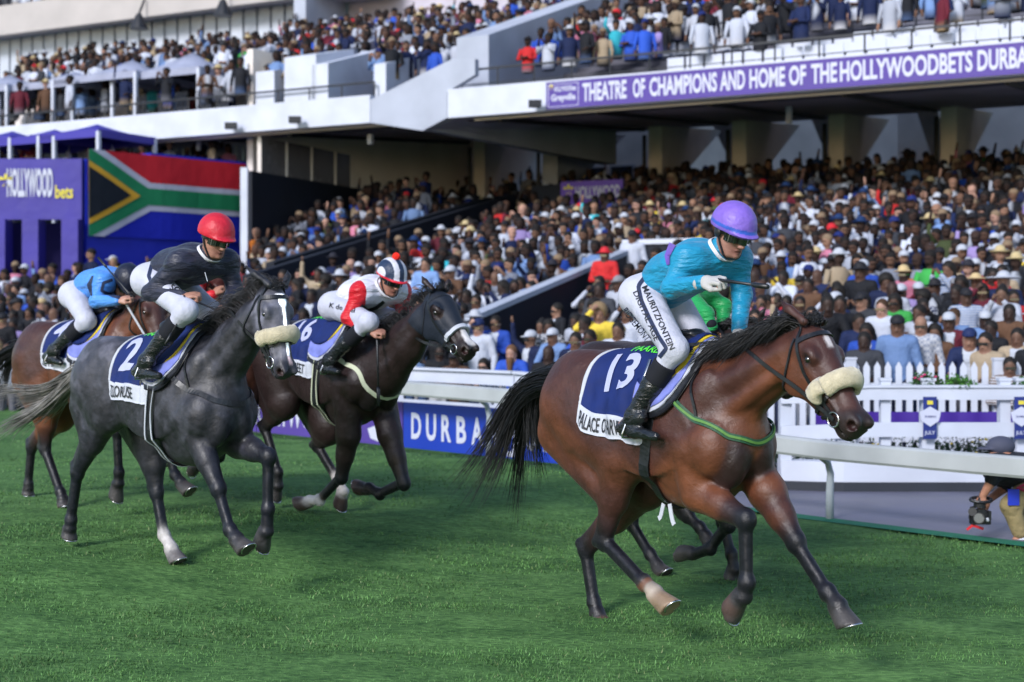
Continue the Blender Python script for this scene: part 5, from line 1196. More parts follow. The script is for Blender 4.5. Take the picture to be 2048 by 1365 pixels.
    # gloves
    for q, gm in zip('nf', gloves):
        if gm:
            g = SD(); W_, G_ = P[q+'W'], P[q+'G']; d = G_-W_; hand(g, W_, d/np.linalg.norm(d), np.array([0, -.45 if q == 'n' else .45, 1.0]), s*1.13, (1, 1, 1), sg=-1 if q == 'n' else 1); g.rc(W_-d*.3, W_+d*.2, .037*s, .036*s, k=.01); V, F = g.mesh(.0045); mk('glove', V, F, gm, root, smooth=True)
    # helmet with cap cover, peak, goggles, chin strap
    cs = SD(); hz = -.002; upn = M[2]; fd = M[0]
    cs.el(Q(.0, 0, .026), np.array([.134, .114, .124])*s, k=.01, M=M, cut=(Q(0, 0, hz), -upn)); cs.rc(Q(.10, 0, .012), Q(.118, 0, .004), .024*s, .018*s, k=.03, sy=.45)
    cs.el(Q(.085, 0, .006), np.array([.085, .088, .014])*s, k=.012, M=M)
    V, F = cs.mesh(.0065); V = relax(V, F, 1)
    cc = np.ones((len(V), 3))*np.array(cap['col']); L = (V-Hc)@M.T/s
    if cap.get('band'): m = (L[:, 2] > .018) & (L[:, 2] < .036); cc[m] = cap['band']
    if cap.get('rim'): cc[(L[:, 2] < .016)] = cap['rim']
    if cap.get('stripes'):
        a = np.arctan2(L[:, 1], L[:, 0]+.0); m = (np.floor((L[:, 1]+.02)/.042+100).astype(int) % 2 == 0) & (L[:, 2] > .016); cc[m] = cap['stripes']
    ho = mk('helmet', V, F, mat('cap_silk', (1, 1, 1), .45, .4, attr='Col', bump=(cap.get('bs', 30), .5, .012), noise=(25, .1)), root, col=cc, smooth=True)
    if cap.get('pom'):
        mb = MB(); c = Q(-.0, 0, .165); r = np.random.default_rng(3)
        for i in range(60):
            d = r.normal(size=3); d /= np.linalg.norm(d); mb.sphere(c+d*.022*s, .012*s, 5, 4)
        mb.build('pompom', mat('pompom_red', (.75, .02, .008), .9), ho)
    gp = ring(sd, Q(0, 0, -.022), M[2], .2, 44, M[0], arc=(-1.25, 1.25)); gp = gp+M[0]*.010
    gn = M[0]; strap('goggles', gp, None, .052*s, M_GOG, ho, th=.010, nrm=np.array([(p-Q(0, 0, -.022))/np.linalg.norm(p-Q(0, 0, -.022)) for p in gp]))
    gp = ring(sd, Q(0, 0, -.012), M[2], .2, 50, M[0]); strap('goggle_strap', gp, sd, .022*s, M_LEATHER, ho, closed=True, off=.004)
    cst = np.array([Q(-.01, -.082, .01), Q(.012, -.080, -.06), Q(.045, -.055, -.115), Q(.06, 0, -.148)]); cst = smoothline(cst, 20, 1); mir = cst-2*((cst-Hc)@M[1])[:, None]*M[1]
    strap('chin_strap', np.concatenate([cst, mir[::-1][1:]]), sd, .010, M_LEATHER, ho, off=.004)
    # collar
    cp = ring(sd, sh+(Hc-sh)*.42, Hc-sh, .2, 30, M[0]); strap('collar', cp, sd, .020*s, mat('collar_%s' % col[0], collar, .6), jo, closed=True, off=.012)
    return dict(root=root, P=P, Q=Q, M=M, sd=sd, silks=js, breeches=bs, breo=br, silko=jo, grip=grip, helmet=ho, ax=ax)
def print_on(fr, sd, s, x0, y0, ang, size, m, parent, bold=.0, sx=1.0, off=.004, name='print'):
    """lettering lying on cloth, following its surface; x0,y0 where the writing starts"""
    V, F = text2d(s, size, bold, sx, sub=size*.5); ca, sa = math.cos(ang), math.sin(ang)
    px = x0+V[:, 0]*ca+V[:, 1]*sa; py = y0+V[:, 0]*sa-V[:, 1]*ca
    return mk(name, fr.hits(sd, px, py, off), F, m, parent)
def band_on(fr, sd, pts, w, m, parent, name, off=.003, n=40):
    P = smoothline(np.array(pts, float), n, 1); T = np.gradient(P, axis=0); T /= np.linalg.norm(T, axis=1, keepdims=True); Nn = np.stack([-T[:, 1], T[:, 0]], 1)
    wv = np.interp(np.linspace(0, 1, n), np.linspace(0, 1, len(w)), w) if hasattr(w, '__len__') else np.full(n, w); k = 5
    g = np.concatenate([fr.hits(sd, *(P+Nn*(wv*(j/(k-1)-.5))[:, None]).T, off)[None] for j in range(k)]); V = g.reshape(-1, 3); F = [(j*n+i, j*n+i+1, (j+1)*n+i+1, (j+1)*n+i) for j in range(k-1) for i in range(n-1)]
    return mk(name, V, F, m, parent, smooth=True)
def whip(fr, a, b, label, r=.011, mcol=None):
    a, b = np.array(a), np.array(b); root = fr.root('riding_whip', label, 'whip'); mb = MB(); d = b-a
    mb.tube([a, a+d*.08, a+d*.25, a+d*.75], [r, r*1.05, r*.8, r*.65], 8); mb.build('shaft', M_LEATHER, root, True)
    mb = MB(); mb.tube([a+d*.74, a+d*.78, a+d], [r*1.0, r*1.3, r*1.1], 8); mb.build('pad', mcol or M_LEATHER, root, True)
    mb = MB(); mb.tube([a-d*.02, a], [r*1.35, r*1.35], 8); mb.build('cap', M_LEATHER, root, True)
F13 = Frame(1378, 8.2, 56)
H13 = horse(('racehorse',), 'bay racehorse leading the field, number 13 on its blue cloth, pale fleece noseband', F13, 1.03, 0.0,
    {'near_fore': (-.13, [(1398, 985), (1492, 1040), (1494, 1165), (1487, 1195), (1466, 1240)]),
     'far_fore': (.12, [(1535, 985), (1592, 1085), (1655, 1184), (1677, 1210), (1710, 1251)]),
     'near_hind': (-.15, [(1245, 910), (1208, 1080), (1288, 1165), (1310, 1184), (1349, 1209)]),
     'far_hind': (.15, [(1290, 960), (1172, 1100), (1188, 1205), (1195, 1225), (1212, 1248)])},
    [(1455, 800), (1525, 748), (1588, 712)], (1618, 662), (1716, 820), BAY, {'near_hind': (.42, .36, .31), 'hoof': (.26, .18, .12), 'low': ('near_hind',)},
    ears=[(1560, 600, -.06), (1545, 640, .16)], blaze=[(.10, -.005, .17, -.005, .018, .022, (.55, .5, .5))])
tail(H13, [(1088, 762), (1052, 778), (1030, 850), (1012, 930), (985, 1000)], 1500, M_HAIRB, (.05, .12), .0034, .06, drop=.16)
mane(H13, 1700, M_HAIRB, (-.95, -.15, .06), (.16, .28), .0036, lift=.045)
_b, RG = tack(H13, fleece=(.35, .041))
saddlery(H13, ('13', .22, .13, .18, .95, .40), ('PALACE OF ARVERNIA', .05, .43), (-.60, -.04, .58, .66), spons='PAARLIGNS', num_size=.225, girth_u=.0, breast=(mat('green_strap', (.012, .065, .03), .6), mat('lime_strap', (.08, .20, .035), .6), 1.13))

for a, b, c in (((1328, 1008), (1322, 1034), (1318, 1038)), ((1340, 1008), (1345, 1040), (1349, 1050))):
    P_ = np.array([F13.p(q[0], q[1], -.10) for q in (a, b, c)]); strap('girth_tag', smoothline(P_, 6, 0), None, .028, M_WCLOTH, H13['root'], nrm=np.array([0, -1.0, .1]))
J13 = dict(head=(1465, 458, 0), nS=(1372, 522, -.19), nE=(1343, 577, -.27), nW=(1408, 566, -.28), nG=(1440, 560, -.26), fS=(1474, 518, .17), fE=(1484, 590, .20), fW=(1478, 662, .10), fG=(1478, 690, .06),
    nH=(1283, 590, -.13), fH=(1335, 590, .12), nK=(1349, 698, -.25), fK=(1405, 690, .15), nA=(1268, 832, -.34), fA=(1330, 820, .34), nL=(1243, 856, -.34), nT=(1312, 874, -.35), fL=(1310, 840, .34), fT=(1380, 860, .34))
R13 = rider(F13, 'jockey', 'jockey in teal silks and lilac cap pointing a whip, riding the leading bay horse', J13, ('teal_silk', (.010, .24, .42)), (.33, .17, .13), (.26, .09, .08),
    gloves=(M_GLOVE, M_GLOVE), cap=dict(col=(.19, .11, .50), band=(.03, .09, .45)), fwdtilt=.42)
bp = R13['breo']; navy = mat('navy_print', (.012, .02, .06), .6)
band_on(F13, R13['breeches'], [(1289, 555), (1276, 572), (1282, 600), (1300, 640), (1318, 675), (1333, 697), (1318, 715)], 8, navy, bp, 'side_stripe')
print_on(F13, R13['breeches'], 'MAURITZFONTEIN', 1283, 574, R(66), 12, M_PRINTB, bp, .01, .95)
print_on(F13, R13['breeches'], 'DIGITAL AGE', 1265, 584, R(66), 11, M_PRINTB, bp, .005, 1.15)
print_on(F13, R13['breeches'], 'RIDGEMONT', 1243, 622, R(52), 13, navy, bp, .01, .72)
band_on(F13, R13['silks'], [(1345, 488), (1334, 512), (1336, 530)], (14, 11, 6), mat('violet_silk', (.16, .07, .45), .45), R13['silko'], 'silk_panel', .004)
def near_rein(hh, ring0, px, hand_):
    fr = hh['fr']; P = [ring0]+[fr.hit(hh['sd'], a, b, .010) for a, b in px]+[hand_]; P = smoothline(np.array(P), 26, 2)
    strap('rein', P, None, .020, M_LEATHER, hh['root'], th=.005, nrm=np.array([-.1, -1.0, .1]))
near_rein(H13, RG[0], [(1600, 780), (1572, 760), (1545, 742), (1515, 718), (1494, 700)], R13['grip']['f'])
near_rein(H13, R13['grip']['f'], [], F13.p(1352, 694, -.20))
whip(F13, F13.p(1420, 558, -.26), F13.p(1536, 574, -.30), 'short black riding whip held level in the white glove of the jockey in teal')
# headphone-like ear pad on the helmet side
mb = MB(); c = R13['Q'](-.004, -.092, -.02); mb.sphere(c, .026, 12, 8, (1, .5, 1.2)); mb.build('ear_pad', M_LEATHER, R13['helmet'], True)
F2 = Frame(378, 10.0, 43)
H2 = horse(('racehorse',), 'dappled grey racehorse with a pale tail, number 2 on its blue cloth', F2, 1.03, 0.06,
    {'near_fore': (-.13, [(393, 868), (437, 979), (460, 1060), (473, 1076), (500, 1094)]),
     'far_fore': (.13, [(478, 886), (537, 914), (536, 1018), (533, 1064), (527, 1102)]),
     'near_hind': (-.15, [(215, 815), (155, 945), (142, 1040), (140, 1058), (143, 1080)]),
     'far_hind': (.15, [(300, 868), (313, 985), (328, 1070), (343, 1096), (363, 1120)])},
    [(425, 752), (470, 690), (510, 640)], (546, 580), (577, 722), GREY, {'far_hind': (.50, .47, .46), 'hoof': (.12, .11, .11)},
    ears=[(490, 531, -.07), (575, 541, .12)], blaze=[(.06, 0, .15, 0, .040, .022, (.62, .60, .60)), (.15, 0, .50, 0, .014, .010, (.60, .58, .58)), (.50, 0, .56, .01, .014, .02, (.5, .36, .38))], neckr=(.21, .155, .115))
tail(H2, [(165, 735), (132, 772), (95, 800), (55, 800), (28, 818)], 1500, M_HAIRG, (.03, .07), .0046, .04, drop=.08, seed=4)
mane(H2, 800, mat('dark_grey_hair', (.02, .02, .024), .5, .5), (-.85, -.05, .25), (.12, .22), .0036, seed=5, lift=.05)
_b, RG2 = tack(H2, fleece=(.33, .040))
saddlery(H2, ('2', .20, .12, .15, 1.0, .30), ('TULOROUSE', .06, .55), (-.54, -.04, .54, .60), spons='PAARL', num_size=.24, girth_u=.0, girth_stripe=M_WCLOTH, breast=(M_LEATHER, None, 1.16))
J2 = dict(head=(431, 471, 0), nS=(357, 528, -.19), nE=(300, 586, -.26), nW=(366, 594, -.22), nG=(400, 588, -.16), fS=(455, 525, .19), fE=(470, 580, .22), fW=(452, 610, .10), fG=(440, 622, .05),
    nH=(300, 560, -.13), fH=(345, 560, .13), nK=(373, 622, -.25), fK=(420, 622, .17), nA=(292, 722, -.34), fA=(350, 715, .34), nL=(272, 744, -.34), nT=(318, 752, -.35), fL=(330, 735, .34), fT=(395, 750, .34))
R2 = rider(F2, 'jockey', 'jockey in plain black silks and a red quilted cap crouched on the grey horse', J2, ('black_silk', (.020, .022, .042)), (.34, .17, .12), (.27, .09, .08),
    cap=dict(col=(.50, .014, .032), bs=60), fwdtilt=.34, h=.0075)
print_on(F2, R2['breeches'], 'SON', 338, 578, R(28), 12, M_PRINTB, R2['breo'], .01, 1.0)
band_on(F2, R2['breeches'], [(303, 530), (297, 552), (306, 575)], 7, mat('navy_print', (.012, .02, .06), .6), R2['breo'], 'side_stripe')
near_rein(H2, RG2[0], [(522, 690), (500, 670), (478, 645), (458, 618)], R2['grip']['f'])
near_rein(H2, R2['grip']['f'], [], R2['grip']['n'])
whip(F2, R2['grip']['n'], F2.p(330, 690, -.40), 'thin black whip hanging from the bare fist of the jockey in black', .007)
mb = MB(); c0 = F2.p(415, 563, -.20); mb.bar(F2.p(410, 545, -.21), c0, .006, .004); mb.build('zip_pull', M_WCLOTH, R2['silko'])
F16 = Frame(694, 12.1, 48)
H16 = horse(('racehorse',), 'dark bay racehorse in a black hood, number 16 on its blue cloth', F16, 1.03, 0.17,
    {'near_fore': (-.13, [(697, 870), (683, 955), (640, 1001), (619, 1001), (594, 1000)]),
     'far_fore': (.12, [(780, 870), (808, 967), (760, 989), (738, 975), (712, 966)]),
     'near_hind': (-.15, [(566, 800), (530, 855), (556, 945), (556, 973), (553, 1001)]),
     'far_hind': (.15, [(655, 850), (634, 890), (674, 957), (687, 984), (684, 1020)])},
    [(770, 735), (815, 685), (850, 640)], (873, 592), (937, 682), DBAY, {'near_fore': (.62, .60, .60), 'far_hind': (.6, .56, .54), 'hoof': (.04, .03, .03)},
    ears=[(843, 552, -.06), (898, 557, .10)], blaze=[(.42, 0, .585, 0, .030, .045, (.55, .52, .52))], neckr=(.215, .165, .12))
tail(H16, [(515, 750), (505, 790), (500, 840), (495, 870)], 500, M_HAIRB, (.05, .12), .0036, .05, drop=.12, seed=8)
mane(H16, 500, M_HAIRB, (-.75, -.05, .20), (.10, .20), .004, seed=9, lift=.05)
# black hood over the head with eye openings
def hood(hh):
    V0 = np.empty(len(hh['body'].data.vertices)*3, np.float32); hh['body'].data.vertices.foreach_get('co', V0); V0 = V0.reshape(-1, 3)
    Hm, HL, P = hh['Hm'], hh['HL'], hh['P']; L = (V0-P)@Hm.T/HL
    ok = (L[:, 0] > -.03) & (L[:, 0] < .40-L[:, 2]*.15) & (np.abs(L[:, 1]) < .14) & (L[:, 2] > -.30) & (L[:, 2] < .115) & ((L[:, 2] < .07) | (L[:, 0] > .02))
    ed = ((L[:, 0]-.185)/.060)**2+((L[:, 2]+.015)/.048)**2; ok &= ~((ed < 1) & (np.abs(L[:, 1]) > .05))
    Fc = np.empty(len(hh['body'].data.loops), np.int32); hh['body'].data.loops.foreach_get('vertex_index', Fc); Fc = Fc.reshape(-1, 4)
    Fk = Fc[ok[Fc].all(1)]; u, inv = np.unique(Fk, return_inverse=True); N = normal(hh['sd'], V0[u])
    mk('hood', V0[u]+N*.007, inv.reshape(-1, 4), mat('hood_cloth', (.008, .012, .022), .6, .4, bump=(14, .4, .012)), hh['root'], smooth=True)
hood(H16)
_b, RG16 = tack(H16)
for o in list(_b.children):
    if o.name.startswith(('noseband',)): pass
P_ = ring(H16['sd'], H16['H'](.40, 0, -.07), H16['Hm'][0], .2, 30, H16['Hm'][2], arc=(-1.9, 1.9)); strap('white_noseband', P_, H16['sd'], .03, M_WCLOTH, _b, th=.02, off=.006)
saddlery(H16, ('16', .18, .10, .17, .90, .35), ('OCEAN STREET', .05, .52), (-.56, -.06, .54, .62), spons='PAARL', num_size=.21, girth_u=.0, girth_stripe=mat('cream_trim', (.55, .58, .42), .7), breast=(mat('cream_trim', (.55, .58, .42), .7), None, 1.16))
J16 = dict(head=(782, 553, 0), nS=(722, 585, -.19), nE=(697, 636, -.27), nW=(742, 663, -.24), nG=(764, 664, -.20), fS=(800, 583, .18), fE=(806, 618, .22), fW=(808, 645, .14), fG=(800, 660, .08),
    nH=(668, 612, -.13), fH=(715, 612, .12), nK=(738, 645, -.26), fK=(785, 638, .20), nA=(658, 720, -.34), fA=(720, 715, .34), nL=(642, 736, -.34), nT=(676, 744, -.35), fL=(705, 728, .34), fT=(760, 740, .34))
R16 = rider(F16, 'jockey', 'jockey in white silks with red sleeves and a striped cap with red pompom', J16, ('white_silk', (.64, .64, .74)), (.36, .17, .12), (.28, .10, .08),
    cap=dict(col=(.55, .55, .62), rim=(.65, .02, .04), stripes=(.015, .03, .07), pom=True, bs=20), fwdtilt=.42, sleeves=('red_silk', (.55, .008, .018)), cuffs=True, h=.0085)
print_on(F16, R16['breeches'], 'K de Mel', 657, 615, R(12), 10, M_PRINTB, R16['breo'], .01, 1.0)
band_on(F16, R16['silks'], [(722, 612), (735, 622), (752, 617), (768, 604)], 7, M_LEATHER, R16['silko'], 'silk_hem_band')
near_rein(H16, RG16[0], [(895, 690), (868, 692), (840, 682), (820, 665)], R16['grip']['f'])
whip(F16, R16['grip']['n'], F16.p(757, 812, -.30), 'long dark whip hanging straight down from the hand of the red sleeved jockey', .011)
F4 = Frame(214, 12.4, 42)
H4 = horse(('racehorse',), 'bay racehorse at far left, number 4 on its blue cloth, white edged girth', F4, 1.03, 0.16,
    {'near_fore': (-.13, [(245, 800), (234, 862), (238, 945), (237, 968), (236, 1003)]),
     'far_fore': (.13, [(300, 830), (335, 895), (350, 950), (362, 964), (385, 979)]),
     'near_hind': (-.15, [(95, 800), (90, 898), (121, 985), (126, 998), (134, 1013)]),
     'far_hind': (.15, [(120, 825), (63, 895), (57, 968), (57, 978), (60, 992)])},
    [(255, 680), (278, 640), (292, 615)], (300, 590), (332, 690), BAY, {'hoof': (.04, .03, .03)},
    ears=[(262, 555, -.04), (300, 560, .10)], neckr=(.20, .15, .115))
tail(H4, [(18, 700), (-2, 740), (-15, 770), (-25, 800)], 500, M_HAIRB, (.05, .10), .0036, .05, drop=.1, seed=14)
mane(H4, 300, M_HAIRB, (-.8, 0, .1), (.08, .14), .004, seed=15)
_b, RG4 = tack(H4)
saddlery(H4, ('4', .20, .08, .12, 1.05, .4), ('EZRA ELA', .08, .55), (-.56, -.08, .50, .58), spons='PAARL', num_size=.21, girth_u=.0, girth_stripe=M_WCLOTH)
J4 = dict(head=(254, 562, 0), nS=(206, 566, -.18), nE=(192, 603, -.26), nW=(236, 602, -.22), nG=(260, 594, -.16), fS=(244, 566, .18), fE=(262, 600, .2), fW=(275, 605, .12), fG=(285, 602, .1),
    nH=(148, 590, -.13), fH=(190, 590, .13), nK=(174, 642, -.25), fK=(230, 640, .2), nA=(108, 700, -.34), fA=(170, 700, .34), nL=(92, 714, -.34), nT=(122, 726, -.35), fL=(150, 715, .34), fT=(200, 730, .34))
R4 = rider(F4, 'jockey', 'jockey in light blue silks with dark bands, head bowed under a black cap', J4, ('sky_silk', (.07, .25, .68)), (.42, .22, .16), (.3, .1, .1), cap=dict(col=(.010, .013, .03)), fwdtilt=.95, h=.0085)
dk = mat('navy_print', (.012, .02, .06), .6)
band_on(F4, R4['silks'], [(185, 552), (178, 570), (183, 592)], (3, 9, 3), dk, R4['silko'], 'silk_panel')
band_on(F4, R4['silks'], [(225, 560), (207, 566), (203, 582), (225, 592), (240, 596)], 6, dk, R4['silko'], 'sleeve_band')
reins(H4, RG4, [R4['grip']['n'], R4['grip']['f']], M_WCLOTH)
whip(F4, F4.p(262, 592, -.2), F4.p(196, 515, -.3), 'black riding whip raised behind the jockey in light blue', .008)
# two runners mostly hidden behind the others
FG = Frame(1372, 10.6, 52)
HG = horse(('racehorse',), 'dark racehorse almost hidden behind the leading bay horse, only legs and mane showing', FG, 1.02, 0.03,
    {'near_fore': (-.13, [(1425, 985), (1457, 1050), (1421, 1098), (1384, 1110), (1356, 1118)]),
     'far_fore': (.12, [(1440, 985), (1447, 1045), (1463, 1108), (1469, 1140), (1468, 1168)]),
     'near_hind': (-.15, [(1275, 930), (1262, 1045), (1300, 1108), (1315, 1130), (1336, 1143)]),
     'far_hind': (.15, [(1330, 960), (1375, 1030), (1400, 1055), (1412, 1070), (1433, 1086)])},
    [(1432, 735), (1470, 702), (1500, 680)], (1525, 655), (1585, 760), DBAY, {}, h=.016, ears=[(1533, 612, -.05), (1555, 615, .1)])
mane(HG, 400, M_HAIRB, (-.8, 0, .25), (.12, .2), .004, seed=25)
_d = 13.0/8.2
def shiftJ(J, x0, y0, x1, y1, k): return {a: (x1+(p[0]-x0)*k, y1+(p[1]-y0)*k, p[2]) for a, p in J.items()}
JG = shiftJ(J13, 1372, 690, 1362, 690, .77); JG.update(head=(1392, 545, .0), nS=(1372, 588, -.1), nE=(1412, 628, -.18), nW=(1424, 655, -.18), nG=(1428, 674, -.15), fS=(1408, 588, .12))
RGn = rider(FG, 'jockey', 'green sleeved jockey showing only between the arms of the one in teal', JG, ('green_silk', (.012, .27, .07)), gloves=(M_SOCK, M_SOCK), cap=dict(col=(.012, .27, .07)), fwdtilt=.6, h=.011)
FR = Frame(425, 12.9, 42)
HR = horse(('racehorse',), 'bay racehorse hidden behind the grey, its folded brown forelegs showing below the grey chest', FR, 1.02, 0.14,
    {'near_fore': (-.13, [(425, 850), (436, 905), (405, 925), (396, 935), (384, 950)]),
     'far_fore': (.12, [(450, 850), (455, 890), (440, 915), (432, 920), (428, 925)]),
     'near_hind': (-.15, [(335, 790), (320, 850), (330, 905), (334, 915), (345, 925)]),
     'far_hind': (.15, [(370, 800), (350, 850), (360, 900), (364, 910), (370, 915)])},
    [(478, 672), (500, 635), (512, 610)], (520, 585), (560, 640), BAY, {}, h=.016)
JR = shiftJ(J2, 373, 640, 395, 655, .85); JR.update(head=(432, 560, 0), nG=(436, 578, -.1), nE=(405, 600, -.2), nW=(425, 590, -.15))
RRd = rider(FR, 'jockey', 'red silked jockey glimpsed under the arm of the one in black', JR, ('red_silk2', (.60, .012, .02)), cap=dict(col=(.05, .01, .01)), fwdtilt=.6, h=.011)
# ------------------------------------------------------------ racegoers
CM_SKIN = crowd_mat('person_skin', .55, 'skin'); CM_CLOTH = crowd_mat('person_cloth', .8, 'cloth'); CM_STR = crowd_mat('person_striped_cloth', .8, 'stripe'); CM_CHK = crowd_mat('person_checked_cloth', .8, 'check'); CM_HAIR = crowd_mat('person_hair', .7, 'plain')
def person_template(pose, h=.0165, seed=0):
    """x forward, y left; returns meshes body, top, trousers"""
    r = np.random.default_rng(seed); W1 = (1, 1, 1); A = lambda *p: np.array(p, float)
    sh = {-1: A(0, -.185, 1.40), 1: A(0, .185, 1.40)}
    if pose == 'stand': ar = {g: (A(-.02, g*.25, 1.12), A(.06, g*.24, .88)) for g in (-1, 1)}
    elif pose == 'fold': ar = {g: (A(.04, g*.25, 1.13), A(.20, -g*.05, 1.13+g*.03)) for g in (-1, 1)}
    elif pose == 'phone': ar = {g: (A(.12, g*.24, 1.20), A(.30, g*.07, 1.50)) for g in (-1, 1)}
    elif pose == 'clap': ar = {g: (A(.08, g*.25, 1.13), A(.27, g*.04, 1.27)) for g in (-1, 1)}
    elif pose == 'cheer': ar = {-1: (A(.10, -.30, 1.55), A(.16, -.26, 1.82)), 1: (A(.02, .25, 1.13), A(.20, .14, 1.05))}
    elif pose == 'brow': ar = {-1: (A(.16, -.28, 1.38), A(.17, -.08, 1.61)), 1: (A(-.02, .25, 1.12), A(.05, .24, .88))}
    elif pose == 'both_up': ar = {g: (A(.06, g*.30, 1.58), A(.12, g*.24, 1.84)) for g in (-1, 1)}
    else: ar = {g: (A(.16, g*.25, 1.16), A(.34, g*.16, 1.08)) for g in (-1, 1)}
    lean = A(.10, 0, -.03) if pose == 'lean' else A(0, 0, 0)
    def torso(s, g):
        s.rc((0, 0, .95), (0, 0, 1.12), .125+g, .115+g, W1, k=.05, sy=.80); s.rc((0, 0, 1.12), A(0, 0, 1.34)+lean*.5, .115+g, .125+g, W1, k=.06, sy=.76); s.rc(sh[-1]*[1, .8, 1]+lean*.7, sh[1]*[1, .8, 1]+lean*.7, .062+g, .062+g, W1, k=.06)
    def arms(s, g, up=1.0, c=W1):
        for q in (-1, 1):
            E, Wr = ar[q]; S0 = sh[q]+lean*.7; s.rc(S0, E, .050+g, .040+g, c, k=.03); s.rc(E, E+(Wr-E)*up, .040+g, .029+g, c, k=.02)
    def legs(s, g):
        for q in (-1, 1): s.rc((0, q*.085, .92), (.01, q*.10, .50), .088+g, .058+g, W1, k=.04); s.rc((.01, q*.10, .50), (-.01, q*.10, .07), .056+g, .04+g, W1, k=.03)
    s = SD(); Hc = A(.015, 0, 1.585)+lean; face(s, Hc, (1, 0, -.12), (0, 0, 1), 1.0, W1, (.8, .55, .55))
    for g in (-1, 1): s.el(Hc+A(.088, g*.031, -.018), (.012, .015, .008), c=(.12, .10, .10), k=.002)
    s.rc(A(0, 0, 1.40)+lean*.7, Hc+A(-.01, 0, -.07), .055, .050, W1, k=.03); torso(s, -.012); arms(s, -.006); legs(s, -.012)
    for q in (-1, 1):
        E, Wr = ar[q]; d = (Wr-E)/np.linalg.norm(Wr-E); s.el(Wr+d*.045, (.03, .026, .026), c=W1, k=.02)
        for k in range(4): b = Wr+d*.07+np.cross(d, [1, 0, 0])*(k-1.5)*.017; s.rc(b, b+d*.045, .010, .008, W1, k=.006)
        s.rc(Wr+d*.02, Wr+d*.05+A(.03, 0, .01), .011, .009, W1, k=.01); s.rc((-.03, q*.10, .05), (.13, q*.11, .035), .04, .035, (.15, .13, .13), k=.03)
    V, F = s.mesh(h); V = relax(V, F, 1); c = s.colors(V); out = {'body': (V, F, c)}
    t = SD(); torso(t, .008); arms(t, .010, .94 if seed % 3 else .25); V, F = t.mesh(h*1.15); V = relax(V, F, 1); c = np.zeros((len(V), 4)); 
    out['top'] = (V, F, c)
    c2 = c.copy(); m = (np.abs(V[:, 1]) < .030+.05*np.clip((V[:, 2]-1.0)/.4, 0, 1)) & (V[:, 0] > .03) & (V[:, 2] > .98) & (V[:, 2] < 1.44); c2[m] = (.42, .45, .52, 1); out['jacket'] = (V, F, c2)
    t = SD(); legs(t, .006); t.rc((0, 0, .93), (0, 0, .99), .128, .124, W1, k=.04, sy=.80); V, F = t.mesh(h*1.3); V = relax(V, F, 1); out['trousers'] = (V, F, np.zeros((len(V), 4)))
    return out, lean
def hair_template(kind):
    s = SD(); H = np.array([.015, 0, 1.585]); E = lambda x, y, z, r, **k: s.el(H+np.array([x, y, z]), r, **k)
    fc = lambda: E(.085, 0, -.045, (.075, .085, .080), neg=True, k=.015)
    if kind == 'short': E(-.008, 0, .030, (.104, .086, .100)); fc()
    elif kind == 'afro': E(-.015, 0, .040, (.125, .115, .120)); E(.10, 0, -.05, (.085, .09, .09), neg=True, k=.015)
    elif kind == 'long': E(-.008, 0, .030, (.108, .092, .103)); s.rc(H+np.array([-.05, -.05, 0]), H+np.array([-.05, -.07, -.22]), .055, .035, k=.04); s.rc(H+np.array([-.05, .05, 0]), H+np.array([-.05, .07, -.22]), .055, .035, k=.04); fc()
    elif kind == 'bun': E(-.008, 0, .030, (.104, .087, .100)); E(-.06, 0, .12, (.045, .045, .04)); fc()
    elif kind == 'cap': E(-.005, 0, .050, (.108, .090, .085)); E(.11, 0, .028, (.075, .07, .012), k=.015); E(.0, 0, -.065, (.14, .12, .10), neg=True, k=.01)
    elif kind == 'hat': E(-.0, 0, .070, (.100, .088, .080)); E(.0, 0, .035, (.185, .170, .014), k=.02); E(.0, 0, -.07, (.105, .09, .10), neg=True, k=.008)
    elif kind == 'wide': E(-.0, 0, .065, (.100, .09, .075)); E(.0, 0, .040, (.25, .24, .016), k=.02); E(.0, 0, -.07, (.105, .09, .10), neg=True, k=.008)
    elif kind == 'beard': E(-.008, 0, .030, (.104, .087, .100)); fc(); s.rc(H+np.array([.07, 0, -.11]), H+np.array([.075, 0, -.36]), .06, .025, k=.03)
    V, F = s.mesh(.016); return relax(V, F, 1), F
def meshonly(nm, V, F, c, m):
    o = mk(nm, V, F, m, None, col=c, smooth=True); me = o.data; bpy.data.objects.remove(o); return me
POSES = ['stand', 'fold', 'phone', 'clap', 'cheer', 'brow', 'lean', 'stand2', 'both_up']
TPL = {}; LEANS = {}
for i, p in enumerate(POSES):
    tp, ln = person_template('stand' if p == 'stand2' else p, seed=i); LEANS[p] = ln
    TPL[p] = {k: {mm: meshonly(k, *tp[k], cm) for mm, cm in (('a', CM_SKIN),)} if k == 'body' else {'cloth': meshonly(k, *tp[k], CM_CLOTH)} for k in tp}
    for mm, cm in (('stripe', CM_STR), ('check', CM_CHK)):
        me = TPL[p]['top']['cloth'].copy(); me.materials.clear(); me.materials.append(cm); TPL[p]['top'][mm] = me
HAIRT = {k: meshonly('hair', *hair_template(k), None, CM_HAIR) for k in ('short', 'afro', 'long', 'bun', 'cap', 'hat', 'wide', 'beard')}
g_ = MB(); g_.box((.112, 0, 1.563), (.012, .125, .032)).box((.06, .082, 1.566), (.11, .006, .010)).box((.06, -.082, 1.566), (.11, .006, .010)); _o = g_.build('sunglasses', M_GOG); GLS = _o.data; bpy.data.objects.remove(_o)
SKINS = [((.036, .020, .016), .40), ((.078, .040, .028), .30), ((.14, .075, .050), .16), ((.26, .145, .10), .09), ((.38, .22, .17), .05)]
